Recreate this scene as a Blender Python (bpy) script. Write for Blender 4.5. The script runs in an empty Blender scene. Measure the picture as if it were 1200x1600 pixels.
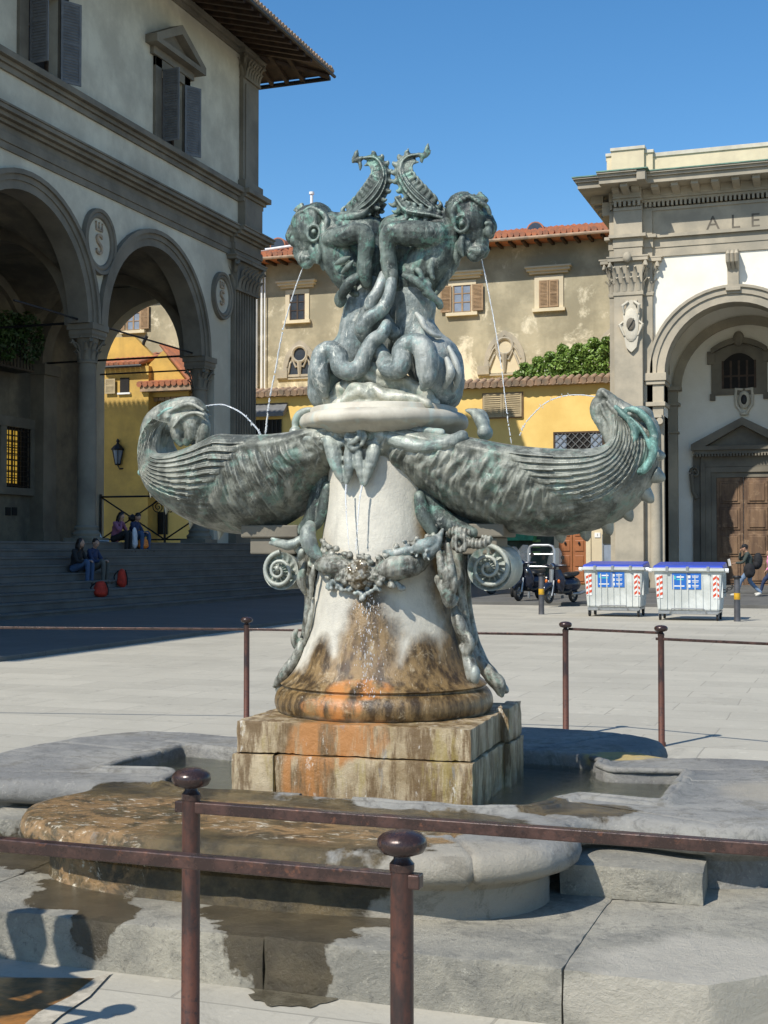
import bpy, bmesh, math, random
import numpy as np
from mathutils import Vector, Matrix, noise
random.seed(7)
R=math.radians
TH=R(19.4); PITCH=R(1.58); FPX=2100.0; EYE=1.6
scene=bpy.context.scene
# ---------------- camera, sky, sun, exposure ----------------
cam=bpy.data.cameras.new("camera"); camo=bpy.data.objects.new("camera",cam)
scene.collection.objects.link(camo); scene.camera=camo
cam.sensor_fit='VERTICAL'; cam.sensor_height=36.0; cam.lens=FPX/1600*36.0
cam.clip_start=0.05; cam.clip_end=3000
camo.location=(0,0,EYE); camo.rotation_euler=(R(90)+PITCH,0,TH)
SUND=Vector((0.36,0.85,-1.0)).normalized()      # direction the light travels
w=bpy.data.worlds.new("World"); scene.world=w; w.use_nodes=True
wn=w.node_tree.nodes; bg=wn['Background']
sky=wn.new('ShaderNodeTexSky'); sky.sky_type='NISHITA'; sky.sun_disc=False
sky.sun_elevation=math.asin(-SUND.z); sky.sun_rotation=math.atan2(-SUND.x,-SUND.y)
sky.air_density=1.0; sky.dust_density=0.25; sky.ozone_density=2.6; sky.altitude=50
hs=wn.new('ShaderNodeHueSaturation'); hs.inputs['Saturation'].default_value=1.28; hs.inputs['Hue'].default_value=.498
w.node_tree.links.new(sky.outputs[0],hs.inputs['Color']); w.node_tree.links.new(hs.outputs[0],bg.inputs[0]); bg.inputs[1].default_value=0.145
sl=bpy.data.lights.new("sun",'SUN'); sl.energy=5.0; sl.angle=R(0.5); sl.color=(1.0,0.95,0.86)
so=bpy.data.objects.new("sun",sl); scene.collection.objects.link(so)
so.rotation_euler=SUND.to_track_quat('-Z','Y').to_euler()
scene.view_settings.view_transform='Standard'; scene.view_settings.look='None'
scene.view_settings.exposure=0.12; scene.view_settings.gamma=1.0
# ---------------- projection helpers (survey of the photograph) ----------------
def ray(px,py):
    x=(px-600)/FPX; y=(800-py)/FPX
    Y=math.cos(PITCH)-y*math.sin(PITCH); Z=math.sin(PITCH)+y*math.cos(PITCH)
    return x*math.cos(TH)-Y*math.sin(TH), x*math.sin(TH)+Y*math.cos(TH), Z
def onz(px,py,z):
    u,v,q=ray(px,py); t=(z-EYE)/q; return Vector((u*t,v*t,z))
def onv(px,py,V):
    u,v,q=ray(px,py); t=V/v; return Vector((u*t,V,EYE+q*t))
def onu(px,py,U):
    u,v,q=ray(px,py); t=U/u; return Vector((U,v*t,EYE+q*t))
# ---------------- objects ----------------
COL=scene.collection
def wpos(o):
    p=Vector((0,0,0))
    while o: p+=o.location; o=o.parent
    return p
def tag(o,label=None,cat=None,group=None,kind=None):
    if label: o['label']=label
    if cat: o['category']=cat
    if group: o['group']=group
    if kind: o['kind']=kind
    return o
def thing(name,loc,label=None,cat=None,group=None,rz=0.0):
    o=bpy.data.objects.new(name,None); COL.objects.link(o); o.location=loc
    o.rotation_euler=(0,0,rz); o.empty_display_size=.1
    return tag(o,label,cat,group)
def copy_tree(o,parent=None):
    c=o.copy(); COL.objects.link(c); c.parent=parent
    for ch in list(o.children): copy_tree(ch,c)
    return c
class MB:
    def __init__(s): s.v=[]; s.f=[]; s.rz=0.0; s.o=Vector((0,0,0))
    def add(s,vs,fs):
        n=len(s.v)
        s.v+= [tuple(p) for p in vs]
        s.f+=[tuple(i+n for i in f) for f in fs]; return s
    def box(s,x0,x1,y0,y1,z0,z1):
        if x0>x1:x0,x1=x1,x0
        if y0>y1:y0,y1=y1,y0
        if z0>z1:z0,z1=z1,z0
        return s.add([(x0,y0,z0),(x1,y0,z0),(x1,y1,z0),(x0,y1,z0),(x0,y0,z1),(x1,y0,z1),(x1,y1,z1),(x0,y1,z1)],
          [(0,3,2,1),(4,5,6,7),(0,1,5,4),(1,2,6,5),(2,3,7,6),(3,0,4,7)])
    def prism(s,pts,axis,a0,a1):
        # pts: 2D outline; axis 'z': (x,y), 'y': (x,z), 'x': (y,z)
        n=len(pts)
        def P(p,a):
            return (p[0],p[1],a) if axis=='z' else ((p[0],a,p[1]) if axis=='y' else (a,p[0],p[1]))
        vs=[P(p,a0) for p in pts]+[P(p,a1) for p in pts]
        fs=[tuple(range(n))[::-1],tuple(range(n,2*n))]+[(i,(i+1)%n,n+(i+1)%n,n+i) for i in range(n)]
        return s.add(vs,fs)
    def tube(s,pts,rad,n=12,sy=1.0,up=None,cap=True):
        # swept tube through pts with radii; sy scales along 'up' (flattened section)
        pts=[Vector(p) for p in pts]; m=len(pts)
        if not hasattr(rad,'__len__'): rad=[rad]*m
        T=[]
        for i in range(m):
            a=pts[max(i-1,0)]; b=pts[min(i+1,m-1)]; t=(b-a)
            T.append(t.normalized() if t.length>1e-9 else Vector((0,0,1)))
        N=Vector(up) if up is not None else (Vector((0,0,1)) if abs(T[0].z)<.9 else Vector((0,1,0)))
        vs=[]
        for i in range(m):
            if up is not None: N=Vector(up)
            N=(N-T[i]*N.dot(T[i]))
            if N.length<1e-6: N=T[i].orthogonal()
            N.normalize(); B=T[i].cross(N)
            for k in range(n):
                a=2*math.pi*k/n
                vs.append(pts[i]+(N*math.cos(a)*sy+B*math.sin(a))*rad[i])
        fs=[(i*n+k,i*n+(k+1)%n,(i+1)*n+(k+1)%n,(i+1)*n+k) for i in range(m-1) for k in range(n)]
        if cap: fs+=[tuple(range(n))[::-1],tuple(range((m-1)*n,m*n))]
        return s.add(vs,fs)
    def cyl(s,x,y,z0,z1,r0,r1=None,n=20):
        return s.tube([(x,y,z0),(x,y,z1)],[r0,r0 if r1 is None else r1],n)
    def lathe(s,cx,cy,prof,n=32,ex=1.0,ey=1.0,cap=True):
        vs=[];m=len(prof)
        for (r,z) in prof:
            for k in range(n):
                a=2*math.pi*k/n; vs.append((cx+r*ex*math.cos(a),cy+r*ey*math.sin(a),z))
        fs=[(i*n+k,i*n+(k+1)%n,(i+1)*n+(k+1)%n,(i+1)*n+k) for i in range(m-1) for k in range(n)]
        if cap: fs+=[tuple(range(n))[::-1],tuple(range((m-1)*n,m*n))]
        return s.add(vs,fs)
    def ell(s,c,r,n=14,m=9,rot=None):
        c=Vector(c); vs=[];fs=[]
        if not hasattr(r,'__len__'): r=(r,r,r)
        for i in range(m+1):
            ph=math.pi*i/m
            for k in range(n):
                a=2*math.pi*k/n
                p=Vector((r[0]*math.sin(ph)*math.cos(a),r[1]*math.sin(ph)*math.sin(a),r[2]*math.cos(ph)))
                if i in(0,m): p=Vector((1e-5*math.cos(a),1e-5*math.sin(a),r[2]*math.cos(ph)))
                if rot is not None: p=rot@p
                vs.append(c+p)
        fs=[(i*n+k,(i+1)*n+k,(i+1)*n+(k+1)%n,i*n+(k+1)%n) for i in range(m) for k in range(n)]
        fs+=[tuple(range(n)),tuple(range(m*n,(m+1)*n))[::-1]]
        return s.add(vs,fs)
    def cone(s,a,b,r,n=8):
        return s.tube([a,(Vector(a)+Vector(b))/2,b],[r,r*.55,r*.04],n)
    def quad(s,a,b,c,d): return s.add([a,b,c,d],[(0,1,2,3)])
    def build(s,name,mat,parent=None,smooth=None,bevel=0,label=None,fix=True):
        if parent is not None and s.rz==0: off=wpos(parent)
        else: off=Vector((0,0,0))
        me=bpy.data.meshes.new(name)
        me.from_pydata([(p[0]-off.x,p[1]-off.y,p[2]-off.z) for p in s.v],[],s.f)
        if fix:
            bm=bmesh.new(); bm.from_mesh(me); bmesh.ops.recalc_face_normals(bm,faces=bm.faces); bm.to_mesh(me); bm.free()
        me.materials.append(mat)
        if smooth is not None:
            me.polygons.foreach_set('use_smooth',[True]*len(me.polygons)); me.set_sharp_from_angle(angle=R(smooth))
        me.update()
        o=bpy.data.objects.new(name,me); COL.objects.link(o)
        if parent is not None: o.parent=parent
        if bevel:
            b=o.modifiers.new('bevel','BEVEL'); b.width=bevel; b.segments=2; b.limit_method='ANGLE'; b.angle_limit=R(35)
        if label: o['label']=label
        return o
def remesh(o,voxel,smooth=2,disp=None,fac=.5):
    m=o.modifiers.new('r','REMESH'); m.mode='VOXEL'; m.voxel_size=voxel; m.adaptivity=0
    if smooth:
        m2=o.modifiers.new('s','SMOOTH'); m2.iterations=smooth; m2.factor=fac
    dg=bpy.context.evaluated_depsgraph_get(); dg.update()
    ev=o.evaluated_get(dg); me=bpy.data.meshes.new_from_object(ev)
    old=o.data; o.modifiers.clear()
    mats=list(old.materials)
    me.materials.clear()
    for q in mats: me.materials.append(q)
    o.data=me; me.name=old.name; bpy.data.meshes.remove(old)
    if disp:
        n=len(me.vertices); me.update()
        co=np.empty(n*3); me.vertices.foreach_get('co',co); no=np.empty(n*3); me.vertices.foreach_get('normal',no)
        co=co.reshape(-1,3); no=no.reshape(-1,3); off=wpos(o)
        d=np.array([disp(Vector(c)+off) for c in co])
        co+=no*d[:,None]; me.vertices.foreach_set('co',co.ravel()); me.update()
    me.polygons.foreach_set('use_smooth',[True]*len(me.polygons)); me.update()
    return o
def smoothpath(pts,k=6):
    # Catmull-Rom through points (tuples of any length)
    P=[np.array(p,float) for p in pts]; out=[]
    for i in range(len(P)-1):
        p0=P[max(i-1,0)];p1=P[i];p2=P[i+1];p3=P[min(i+2,len(P)-1)]
        for j in range(k):
            t=j/k
            out.append(.5*((2*p1)+(-p0+p2)*t+(2*p0-5*p1+4*p2-p3)*t*t+(-p0+3*p1-3*p2+p3)*t**3))
    out.append(P[-1]); return out
# ---------------- materials ----------------
class NT:
    def __init__(s,name,rough=.8,metal=0.0,spec=.5):
        s.m=bpy.data.materials.new(name); s.m.use_nodes=True; s.t=s.m.node_tree; s.N=s.t.nodes
        s.b=s.N['Principled BSDF']; s.b.inputs['Roughness'].default_value=rough; s.b.inputs['Metallic'].default_value=metal
        s.b.inputs['Specular IOR Level'].default_value=spec
        s.co=s.N.new('ShaderNodeTexCoord').outputs['Object']
    def link(s,a,b): s.t.links.new(a,b)
    def setin(s,sock,v):
        if isinstance(v,bpy.types.NodeSocket): s.link(v,sock)
        elif isinstance(v,(tuple,list)) and len(v)==3 and sock.type=='RGBA': sock.default_value=(*v,1)
        else: sock.default_value=v
    def noise(s,scale,detail=5,rough=.55,vec=None,dist=0.0,out=0):
        n=s.N.new('ShaderNodeTexNoise'); n.inputs['Scale'].default_value=scale; n.inputs['Detail'].default_value=detail
        n.inputs['Roughness'].default_value=rough; n.inputs['Distortion'].default_value=dist
        s.link(vec if vec is not None else s.co,n.inputs['Vector']); return n.outputs[out]
    def vor(s,scale,vec=None,feat='F1',out='Distance'):
        n=s.N.new('ShaderNodeTexVoronoi'); n.feature=feat; n.inputs['Scale'].default_value=scale
        s.link(vec if vec is not None else s.co,n.inputs['Vector']); return n.outputs[out]
    def scale(s,v,sc,rot=(0,0,0),loc=(0,0,0)):
        n=s.N.new('ShaderNodeMapping'); n.inputs['Scale'].default_value=sc; n.inputs['Rotation'].default_value=rot; n.inputs['Location'].default_value=loc
        s.link(v,n.inputs['Vector']); return n.outputs[0]
    def math(s,op,a,b=0.0,c=0.0,clamp=False):
        n=s.N.new('ShaderNodeMath'); n.operation=op; n.use_clamp=clamp
        s.setin(n.inputs[0],a); s.setin(n.inputs[1],b); s.setin(n.inputs[2],c); return n.outputs[0]
    def vm(s,op,a,b):
        n=s.N.new('ShaderNodeVectorMath'); n.operation=op; s.setin(n.inputs[0],a); s.setin(n.inputs[1],b)
        return n.outputs['Value'] if op in('LENGTH','DISTANCE','DOT_PRODUCT') else n.outputs[0]
    def sep(s,v):
        n=s.N.new('ShaderNodeSeparateXYZ'); s.link(v,n.inputs[0]); return n.outputs
    def ramp(s,f,a,b):   # smoothstep-ish linear map a..b to 0..1
        n=s.N.new('ShaderNodeMapRange'); n.interpolation_type='SMOOTHSTEP'; s.setin(n.inputs[0],f); n.inputs[1].default_value=a; n.inputs[2].default_value=b
        return n.outputs[0]
    def mix(s,f,a,b,mode='MIX'):
        n=s.N.new('ShaderNodeMix'); n.data_type='RGBA'; n.blend_type=mode
        s.setin(n.inputs[0],f); s.setin(n.inputs[6],a); s.setin(n.inputs[7],b); return n.outputs[2]
    def color(s,c): s.setin(s.b.inputs['Base Color'],c); return s
    def rough(s,c): s.setin(s.b.inputs['Roughness'],c); return s
    def bump(s,h,strength=.4,dist=.01,prev=None):
        n=s.N.new('ShaderNodeBump'); n.inputs['Strength'].default_value=strength; n.inputs['Distance'].default_value=dist
        s.setin(n.inputs['Height'],h)
        if prev is not None: s.link(prev,n.inputs['Normal'])
        s.link(n.outputs[0],s.b.inputs['Normal']); return n.outputs[0]
    def blobs(s,bl,nz=.35,scale=4,soft=.12,vec=None,detail=5):
        # mask: union of ellipsoids (centre, radii) with noisy edges -> 1 inside
        g=s.N.new('ShaderNodeNewGeometry').outputs['Position']; v=vec if vec is not None else g; acc=None
        for c,r in bl:
            d=s.vm('SUBTRACT',v,tuple(c)); d=s.vm('DIVIDE',d,tuple(r)); d=s.vm('LENGTH',d,(0,0,0))
            acc=d if acc is None else s.math('MINIMUM',acc,d)
        n=s.noise(scale,detail,.6,vec=v); n=s.math('SUBTRACT',n,.5); n=s.math('MULTIPLY',n,nz*2)
        acc=s.math('ADD',acc,n); m=s.ramp(acc,1+soft,1-soft)
        return m
def simple(name,col,rough=.7,metal=0.0,var=.25,ns=3.0,bump=.25,bs=30,dist=.004,col2=None,spec=.5):
    t=NT(name,rough,metal,spec)
    c2=col2 if col2 else tuple(x*(1-var*2) for x in col)
    f=t.noise(ns,6,.6); f=t.ramp(f,.3,.7)
    t.color(t.mix(f,c2,col))
    if bump: t.bump(t.noise(bs,5,.6),bump,dist)
    return t.m
def plaster(name,col,dirt,ns=.35,streak=True,bump=.15,amount=1.0,col3=None):
    t=NT(name,.9,0,.2)
    a=t.ramp(t.noise(ns,8,.65),.38,.66)
    c=t.mix(a,dirt,col)
    if streak:
        st=t.noise(1.0,6,.6,vec=t.scale(t.co,(1.6,1.6,.12)))
        c=t.mix(t.math('MULTIPLY',t.ramp(st,.5,.75),.55*amount),c,dirt)
    if col3: c=t.mix(t.math('MULTIPLY',t.ramp(t.math('ADD',t.noise(.55,10,.72,dist=.3),t.math('MULTIPLY',t.sep(t.co)[2],-.022)),.26,.38),.85),c,col3)
    c=t.mix(t.math('MULTIPLY',t.ramp(t.noise(9,6,.7),.55,.8),.25),c,tuple(x*.6 for x in dirt))
    t.color(c); t.bump(t.noise(6,8,.7),bump,.03); return t.m
M={}
M['pietra']=simple('pietra_serena',(.205,.182,.14),.85,var=.2,ns=.8,bs=8,bump=.3,dist=.02)
M['pietra_church']=plaster('church_sandstone',(.47,.41,.31),(.31,.28,.22),ns=.5,bump=.1,amount=.6)
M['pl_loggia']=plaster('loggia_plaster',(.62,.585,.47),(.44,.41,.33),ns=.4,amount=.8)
M['pl_in']=plaster('loggia_inner_plaster',(.24,.205,.145),(.11,.10,.08),ns=.5)  # base tone lowered so the arcade interior reads in deeper shade
M['pl_olive']=plaster('olive_plaster',(.47,.41,.28),(.30,.265,.18),ns=.5,col3=(.76,.68,.50))
M['pl_yellow']=plaster('yellow_plaster',(.84,.60,.21),(.72,.48,.15),ns=.3,amount=.5)
M['pl_white']=plaster('white_plaster',(.84,.81,.72),(.74,.70,.60),ns=.3,amount=.5,bump=.05)
M['pl_cream']=plaster('cream_plaster',(.72,.62,.42),(.55,.47,.33),ns=.3)
M['terracotta']=simple('terracotta_tiles',(.50,.17,.075),.85,var=.25,ns=2.5,bs=14,col2=(.28,.13,.08))
M['tile_old']=simple('lichened_tiles',(.42,.27,.17),.9,var=.25,ns=3,bs=14,col2=(.22,.17,.12))
M['darkwood']=simple('dark_wood',(.07,.04,.022),.7,var=.3,ns=3,bs=20)
M['shutter']=simple('grey_shutter',(.15,.155,.16),.6,ns=4,var=.15)
M['shutter_brown']=simple('brown_shutter',(.36,.23,.12),.6,ns=4,var=.15)
M['glass']=simple('window_glass',(.05,.06,.075),.08,bump=0,var=.1)
M['glass_blue']=simple('reflecting_glass',(.25,.30,.38),.15,bump=0,var=.1)
M['dark']=simple('dark_interior',(.015,.013,.012),.9,bump=0,var=.1)
M['iron']=simple('dark_iron',(.02,.02,.022),.5,.3,ns=10)
M['steel']=simple('galvanised_steel',(.36,.37,.37),.4,.6,ns=10,var=.1)
M['white']=simple('white_paint',(.8,.8,.78),.5,ns=4,var=.05)
M['copper']=simple('green_copper',(.16,.30,.22),.6,ns=3)
M['stone_white']=simple('pale_stone',(.62,.57,.46),.8,var=.12,ns=2)
# rusty painted iron
t=NT('rusted_rail_paint',.45,.25); f=t.ramp(t.noise(14,8,.7),.42,.66)
c=t.mix(f,(.04,.024,.021),(.085,.042,.032)); c=t.mix(t.ramp(t.noise(90,4,.6),.55,.75),c,(.03,.02,.02)); c=t.mix(t.math('MULTIPLY',t.ramp(t.noise(30,6,.7),.58,.66),.7),c,(.17,.07,.04))
sp=t.ramp(t.vor(120),.10,.04); c=t.mix(t.math('MULTIPLY',sp,.5),c,(.3,.24,.2))
t.color(c); t.rough(t.mix(f,(.24,)*3,(.5,)*3)); t.bump(t.noise(110,6,.6),.35,.002); M['rail']=t.m
t=NT('rusted_post_paint',.45,.25); zz=t.sep(t.co)[2]
f=t.ramp(t.math('ADD',t.noise(7,8,.7,vec=t.scale(t.co,(1,1,.35))),t.math('MULTIPLY',zz,-.25)),.22,.42)
c=t.mix(f,(.038,.025,.023),(.115,.043,.027)); c=t.mix(t.ramp(t.noise(70,4,.6),.5,.75),c,(.035,.022,.02)); t.color(c)
t.rough(t.mix(f,(.28,)*3,(.6,)*3)); t.bump(t.noise(90,6,.6),.4,.002); M['post']=t.m
# paving: big grey flagstones
def paving(name,base,joint,sx,sy,wet=None):
    t=NT(name,.82)
    n=t.N.new('ShaderNodeTexBrick'); n.offset=.5; n.offset_frequency=2
    v=t.vm('ADD',t.co,t.vm('MULTIPLY',t.noise(.9,4,.6,out=1),(.05,.05,0)))
    t.link(v,n.inputs['Vector']); n.inputs['Scale'].default_value=1.0
    n.inputs['Brick Width'].default_value=sx; n.inputs['Row Height'].default_value=sy
    n.inputs['Mortar Size'].default_value=.007; n.inputs['Mortar Smooth'].default_value=.3; n.inputs['Bias'].default_value=0
    n.inputs['Color1'].default_value=(*base,1); n.inputs['Color2'].default_value=(*[x*.86 for x in base],1); n.inputs['Mortar'].default_value=(*joint,1)
    c=n.outputs['Color']
    c=t.mix(t.math('MULTIPLY',t.ramp(t.noise(.5,8,.65),.4,.7),.5),c,tuple(x*.7 for x in base))
    c=t.mix(t.math('MULTIPLY',t.ramp(t.noise(26,6,.7),.5,.75),.45),c,tuple(x*.62 for x in base))
    c=t.mix(t.math('MULTIPLY',t.ramp(t.noise(5,8,.75),.56,.7),.5),c,tuple(min(1,x*1.35) for x in base))
    c=t.mix(t.math('MULTIPLY',t.ramp(t.noise(.9,10,.8,dist=1.2),.55,.68),.55),c,tuple(x*.55 for x in base)); c=t.mix(t.math('MULTIPLY',t.ramp(t.vor(3.1),.10,.05),.5),c,tuple(x*.4 for x in base))
    t.color(c)
    h=t.math('ADD',t.math('MULTIPLY',n.outputs['Fac'],-1.0),t.math('MULTIPLY',t.noise(18,8,.7),.9))
    t.bump(h,.45,.012); return t.m
M['paving']=paving('square_flagstones',(.44,.41,.335),(.29,.27,.22),1.15,.62)
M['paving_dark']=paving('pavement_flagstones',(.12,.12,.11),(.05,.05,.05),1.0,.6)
M['step']=simple('step_stone',(.125,.122,.112),.85,ns=1.2,var=.15,bs=12,dist=.01)  # albedo lowered to put part of the steps' shade into the colour
# ======================= SETTING =======================
def structure(o): o['kind']='structure'; return o
g=MB(); g.add([(-600,-60,0),(600,-60,0),(600,900,0),(-600,900,0)],[(0,1,2,3)])
structure(g.build('ground',M['paving']))
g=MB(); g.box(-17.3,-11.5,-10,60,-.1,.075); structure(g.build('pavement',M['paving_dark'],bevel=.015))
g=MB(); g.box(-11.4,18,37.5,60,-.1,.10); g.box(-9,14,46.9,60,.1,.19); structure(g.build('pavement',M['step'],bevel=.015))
# broad stone steps in front of the loggia
U0=-20.6
st=MB(); nst=9; rise=1.80/nst
for i in range(nst):
    u0=-17.25-i*.36
    st.box(-34 if i==nst-1 else u0-.39,u0,5,45.4+(nst-1-i)*.35,(i)*rise+(.001 if i else -.05),(i+1)*rise)
    st.box(u0-.02,u0+.025,5,45.4+(nst-1-i)*.35,(i+1)*rise-.05,(i+1)*rise-.002)
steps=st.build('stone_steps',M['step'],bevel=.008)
tag(steps,'broad flight of grey stone steps in the shade below the arcade','steps')
ZF=1.80
# ---------------- architectural helpers ----------------
def arcpts(c,zs,r,n=28,a0=180,a1=0):
    return [(c+r*math.cos(R(a0+(a1-a0)*i/n)),zs+r*math.sin(R(a0+(a1-a0)*i/n))) for i in range(n+1)]
def arch_panel(mb,axis,t0,t1,c,r,zs,l,rt,ztop,n=28):
    mb.prism([(l,zs)]+arcpts(c,zs,r,n)+[(rt,zs),(rt,ztop),(l,ztop)],axis,t0,t1)
def arch_ring(mb,axis,t0,t1,c,r0,r1,zs,n=28):
    mb.prism(arcpts(c,zs,r1,n)+arcpts(c,zs,r0,n)[::-1],axis,t0,t1)
def leaf(mb,base,out,h,w,curl):
    # acanthus leaf leaning outward: curved tapering flat tube
    b=Vector(base); o=Vector(out).normalized(); s=o.cross(Vector((0,0,1)))
    pts=[b,b+Vector((0,0,h*.35))+o*curl*.12,b+Vector((0,0,h*.72))+o*curl*.35,b+Vector((0,0,h))+o*curl,b+Vector((0,0,h*.88))+o*curl*1.25]
    mb.tube(pts,[w*.55,w*.6,w*.55,w*.38,w*.15],8,sy=.35,up=o)
def corinthian(mb,cx,cy,z0,z1,r,square=None,n=8):
    h=z1-z0
    if square: hx,hy=square
    else: hx=hy=r
    ex,ey=hx/r,hy/r
    if square:
        mb.box(cx-hx,cx+hx,cy-hy,cy+hy,z0,z1-h*.14); mb.box(cx-hx*1.06,cx+hx*1.06,cy-hy*1.06,cy+hy*1.06,z0-.06,z0+.02)
    else: mb.lathe(cx,cy,[(r*1.08,z0-.05),(r*1.12,z0),(r*.97,z0+.03),(r*.98,z0+h*.5),(r*1.25,z1-h*.14)],20)
    k=1.42
    mb.box(cx-hx*k,cx+hx*k,cy-hy*k,cy+hy*k,z1-h*.14,z1-h*.04); mb.box(cx-hx*(k+.07),cx+hx*(k+.07),cy-hy*(k+.07),cy+hy*(k+.07),z1-h*.04,z1)
    pos=[]
    if square:
        for f in (-1,1):
            m=max(2,int(round(hx*2/(r*.75))))
            for i in range(m): pos.append(((-hx+hx*2*(i+.5)/m),f*hy,0,f))
            m=max(2,int(round(hy*2/(r*.75))))
            for i in range(m): pos.append((f*hx,(-hy+hy*2*(i+.5)/m),f,0))
    else:
        for i in range(n):
            a=2*math.pi*(i+.5)/n; pos.append((r*math.cos(a),r*math.sin(a),math.cos(a),math.sin(a)))
    for j,(x,y,ox,oy) in enumerate(pos):
        leaf(mb,(cx+x,cy+y,z0+.02),(ox,oy,0),h*.38,r*.44,r*.50)
        leaf(mb,(cx+x*.98+oy*r*.3*(1 if square else 0),cy+y*.98+ox*r*.3*(1 if square else 0),z0+h*.25),(ox,oy,0),h*.44,r*.38,r*.62)
    for sx in(-1,1):
        for sy_ in(-1,1):
            c=Vector((cx+sx*hx*1.2,cy+sy_*hy*1.2,z1-h*.27)); o=Vector((sx,sy_,0)).normalized()
            mb.tube([c-o*r*.5-Vector((0,0,h*.22)),c-o*r*.1,c+o*r*.12+Vector((0,0,h*.07)),c+o*r*.2-Vector((0,0,h*.02)),c+o*r*.05-Vector((0,0,h*.05))],[r*.12,r*.2,r*.24,r*.22,r*.1],8)
    for (x,y) in ((0,-1),(0,1),(1,0),(-1,0)):
        mb.ell((cx+x*hx*1.36,cy+y*hy*1.36,z1-h*.1),(r*.16,r*.16,r*.16),8,6)
def text_mesh(name,body,size,mat,parent,loc,rot,depth=.02,align='CENTER'):
    cu=bpy.data.curves.new(name,'FONT'); cu.body=body; cu.size=size; cu.extrude=depth; cu.align_x=align; cu.align_y='CENTER'
    o=bpy.data.objects.new(name,cu); COL.objects.link(o)
    dg=bpy.context.evaluated_depsgraph_get(); dg.update()
    me=bpy.data.meshes.new_from_object(o.evaluated_get(dg)); bpy.data.objects.remove(o); bpy.data.curves.remove(cu)
    me.materials.clear(); me.materials.append(mat)
    o=bpy.data.objects.new(name,me); COL.objects.link(o); o.parent=parent
    o.location=Vector(loc)-(wpos(parent) if parent else Vector((0,0,0))); o.rotation_euler=rot
    return o
FACE_V=(R(90),0,0)            # text facing the camera side (-v)
FACE_U=(R(90),0,R(90))        # text facing +u
# ======================= LEFT LOGGIA =======================
LG=thing('loggia_building',(U0,35,0),'shaded arcaded building with round arches, medallions and a deep overhanging eave','building')
PI_=M['pietra']; VC=[16.1,23.1,30.1,37.1]; ZS=8.05; RA=3.0
wl=MB()
for c in VC: arch_panel(wl,'x',U0-.6,U0,c,RA,ZS,c-3.5,c+3.5,12.0)
wl.box(U0-.6,U0,5,12.6,ZF,12.0); wl.box(U0-.6,U0,40.6,44.2,ZS,12.0)
wl.box(U0-.6,U0,41.1,44.2,ZF,ZS)
for a,b,z0,z1 in []: pass
# upper wall with window openings
WV=[37.95,30.75,23.7,16.7]; ZW0,ZW1=14.38,16.7
edges=[5]+[x for c in sorted(WV) for x in (c-.75,c+.75)]+[44.2]
wl.box(U0-.5,U0,5,44.2,12.002,ZW0); wl.box(U0-.5,U0,5,44.2,ZW1,19.75)
for i in range(0,len(edges),2): wl.box(U0-.5,U0,edges[i],edges[i+1],ZW0+.001,ZW1-.001)
# end wall (north-west end) with open arch
EC=U0-3.4
arch_panel(wl,'y',43.6,44.2,EC,2.75,ZS,U0-6.9,U0-.6,12.0); wl.box(U0-6.9,EC-2.75,43.6,44.2,ZF,ZS); wl.box(EC+2.75,U0-.6,43.6,44.2,ZF,ZS)
wl.box(-45,U0-.5,43.7,44.19,12.002,19.7)
wl.build('wall',M['pl_loggia'],LG)
# interior: back wall, vaults, transverse arches
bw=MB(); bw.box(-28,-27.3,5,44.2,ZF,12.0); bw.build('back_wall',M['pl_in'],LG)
vt=MB()
for c in VC:
    n=22; vs=[];fs=[]
    for i in range(n+1):
        for j in range(n+1):
            y=c-3.5+7*i/n; x=-27.3+6.2*j/n; ly=(y-c)/3.5; lx=(x+24.2)/3.1
            z=ZS+max(3.05*math.sqrt(max(0,1-ly*ly)),3.0*math.sqrt(max(0,1-lx*lx)))
            vs.append((x,y,z))
    fs=[(i*(n+1)+j,(i+1)*(n+1)+j,(i+1)*(n+1)+j+1,i*(n+1)+j+1) for i in range(n) for j in range(n)]
    vt.add(vs,fs)
vt.box(-28,U0-.6,5,44.2,11.75,12.0); vt.box(-28,U0-.6,40.6,43.6,11.3,11.7)
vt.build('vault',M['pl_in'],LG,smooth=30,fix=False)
ar=MB()
for c in [40.6,33.6,26.6,19.6,12.6]:
    arch_ring(ar,'y',c-.28,c+.28,-24.2,2.7,3.06,ZS); ar.box(-27.3,-26.75,c-.4,c+.4,ZF,ZS)
    ar.box(-27.35,-26.65,c-.5,c+.5,ZS-.35,ZS+.02); ar.box(-27.35,-26.65,c-.5,c+.5,ZF,ZF+.4)
for c in VC: arch_ring(ar,'x',-27.3,-27.12,c,2.65,3.0,ZS)
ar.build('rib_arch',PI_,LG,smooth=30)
tie=MB()
for c in [40.6,33.6,26.6]: tie.tube([(-27.2,c,ZS+.1),(U0-.3,c,ZS+.1)],.035,8)
for c in (40.6,33.6): pass
tie.tube([(U0-.3,30,ZS+.1),(U0-.3,40.6,ZS+.1)],.03,8); tie.tube([(-27.2,43.9,ZS+.1),(U0-.5,43.9,ZS+.1)],.03,8)
tie.build('tie_rod',M['iron'],LG)
# archivolts
for c in VC:
    a=MB(); arch_ring(a,'x',U0-.62,U0+.05,c,RA-.03,RA+.2,ZS); arch_ring(a,'x',U0-.05,U0+.09,c,RA+.2,RA+.36,ZS); arch_ring(a,'x',U0-.05,U0+.16,c,RA+.36,RA+.49,ZS)
    a.build('archivolt',PI_,LG,smooth=30)
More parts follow.
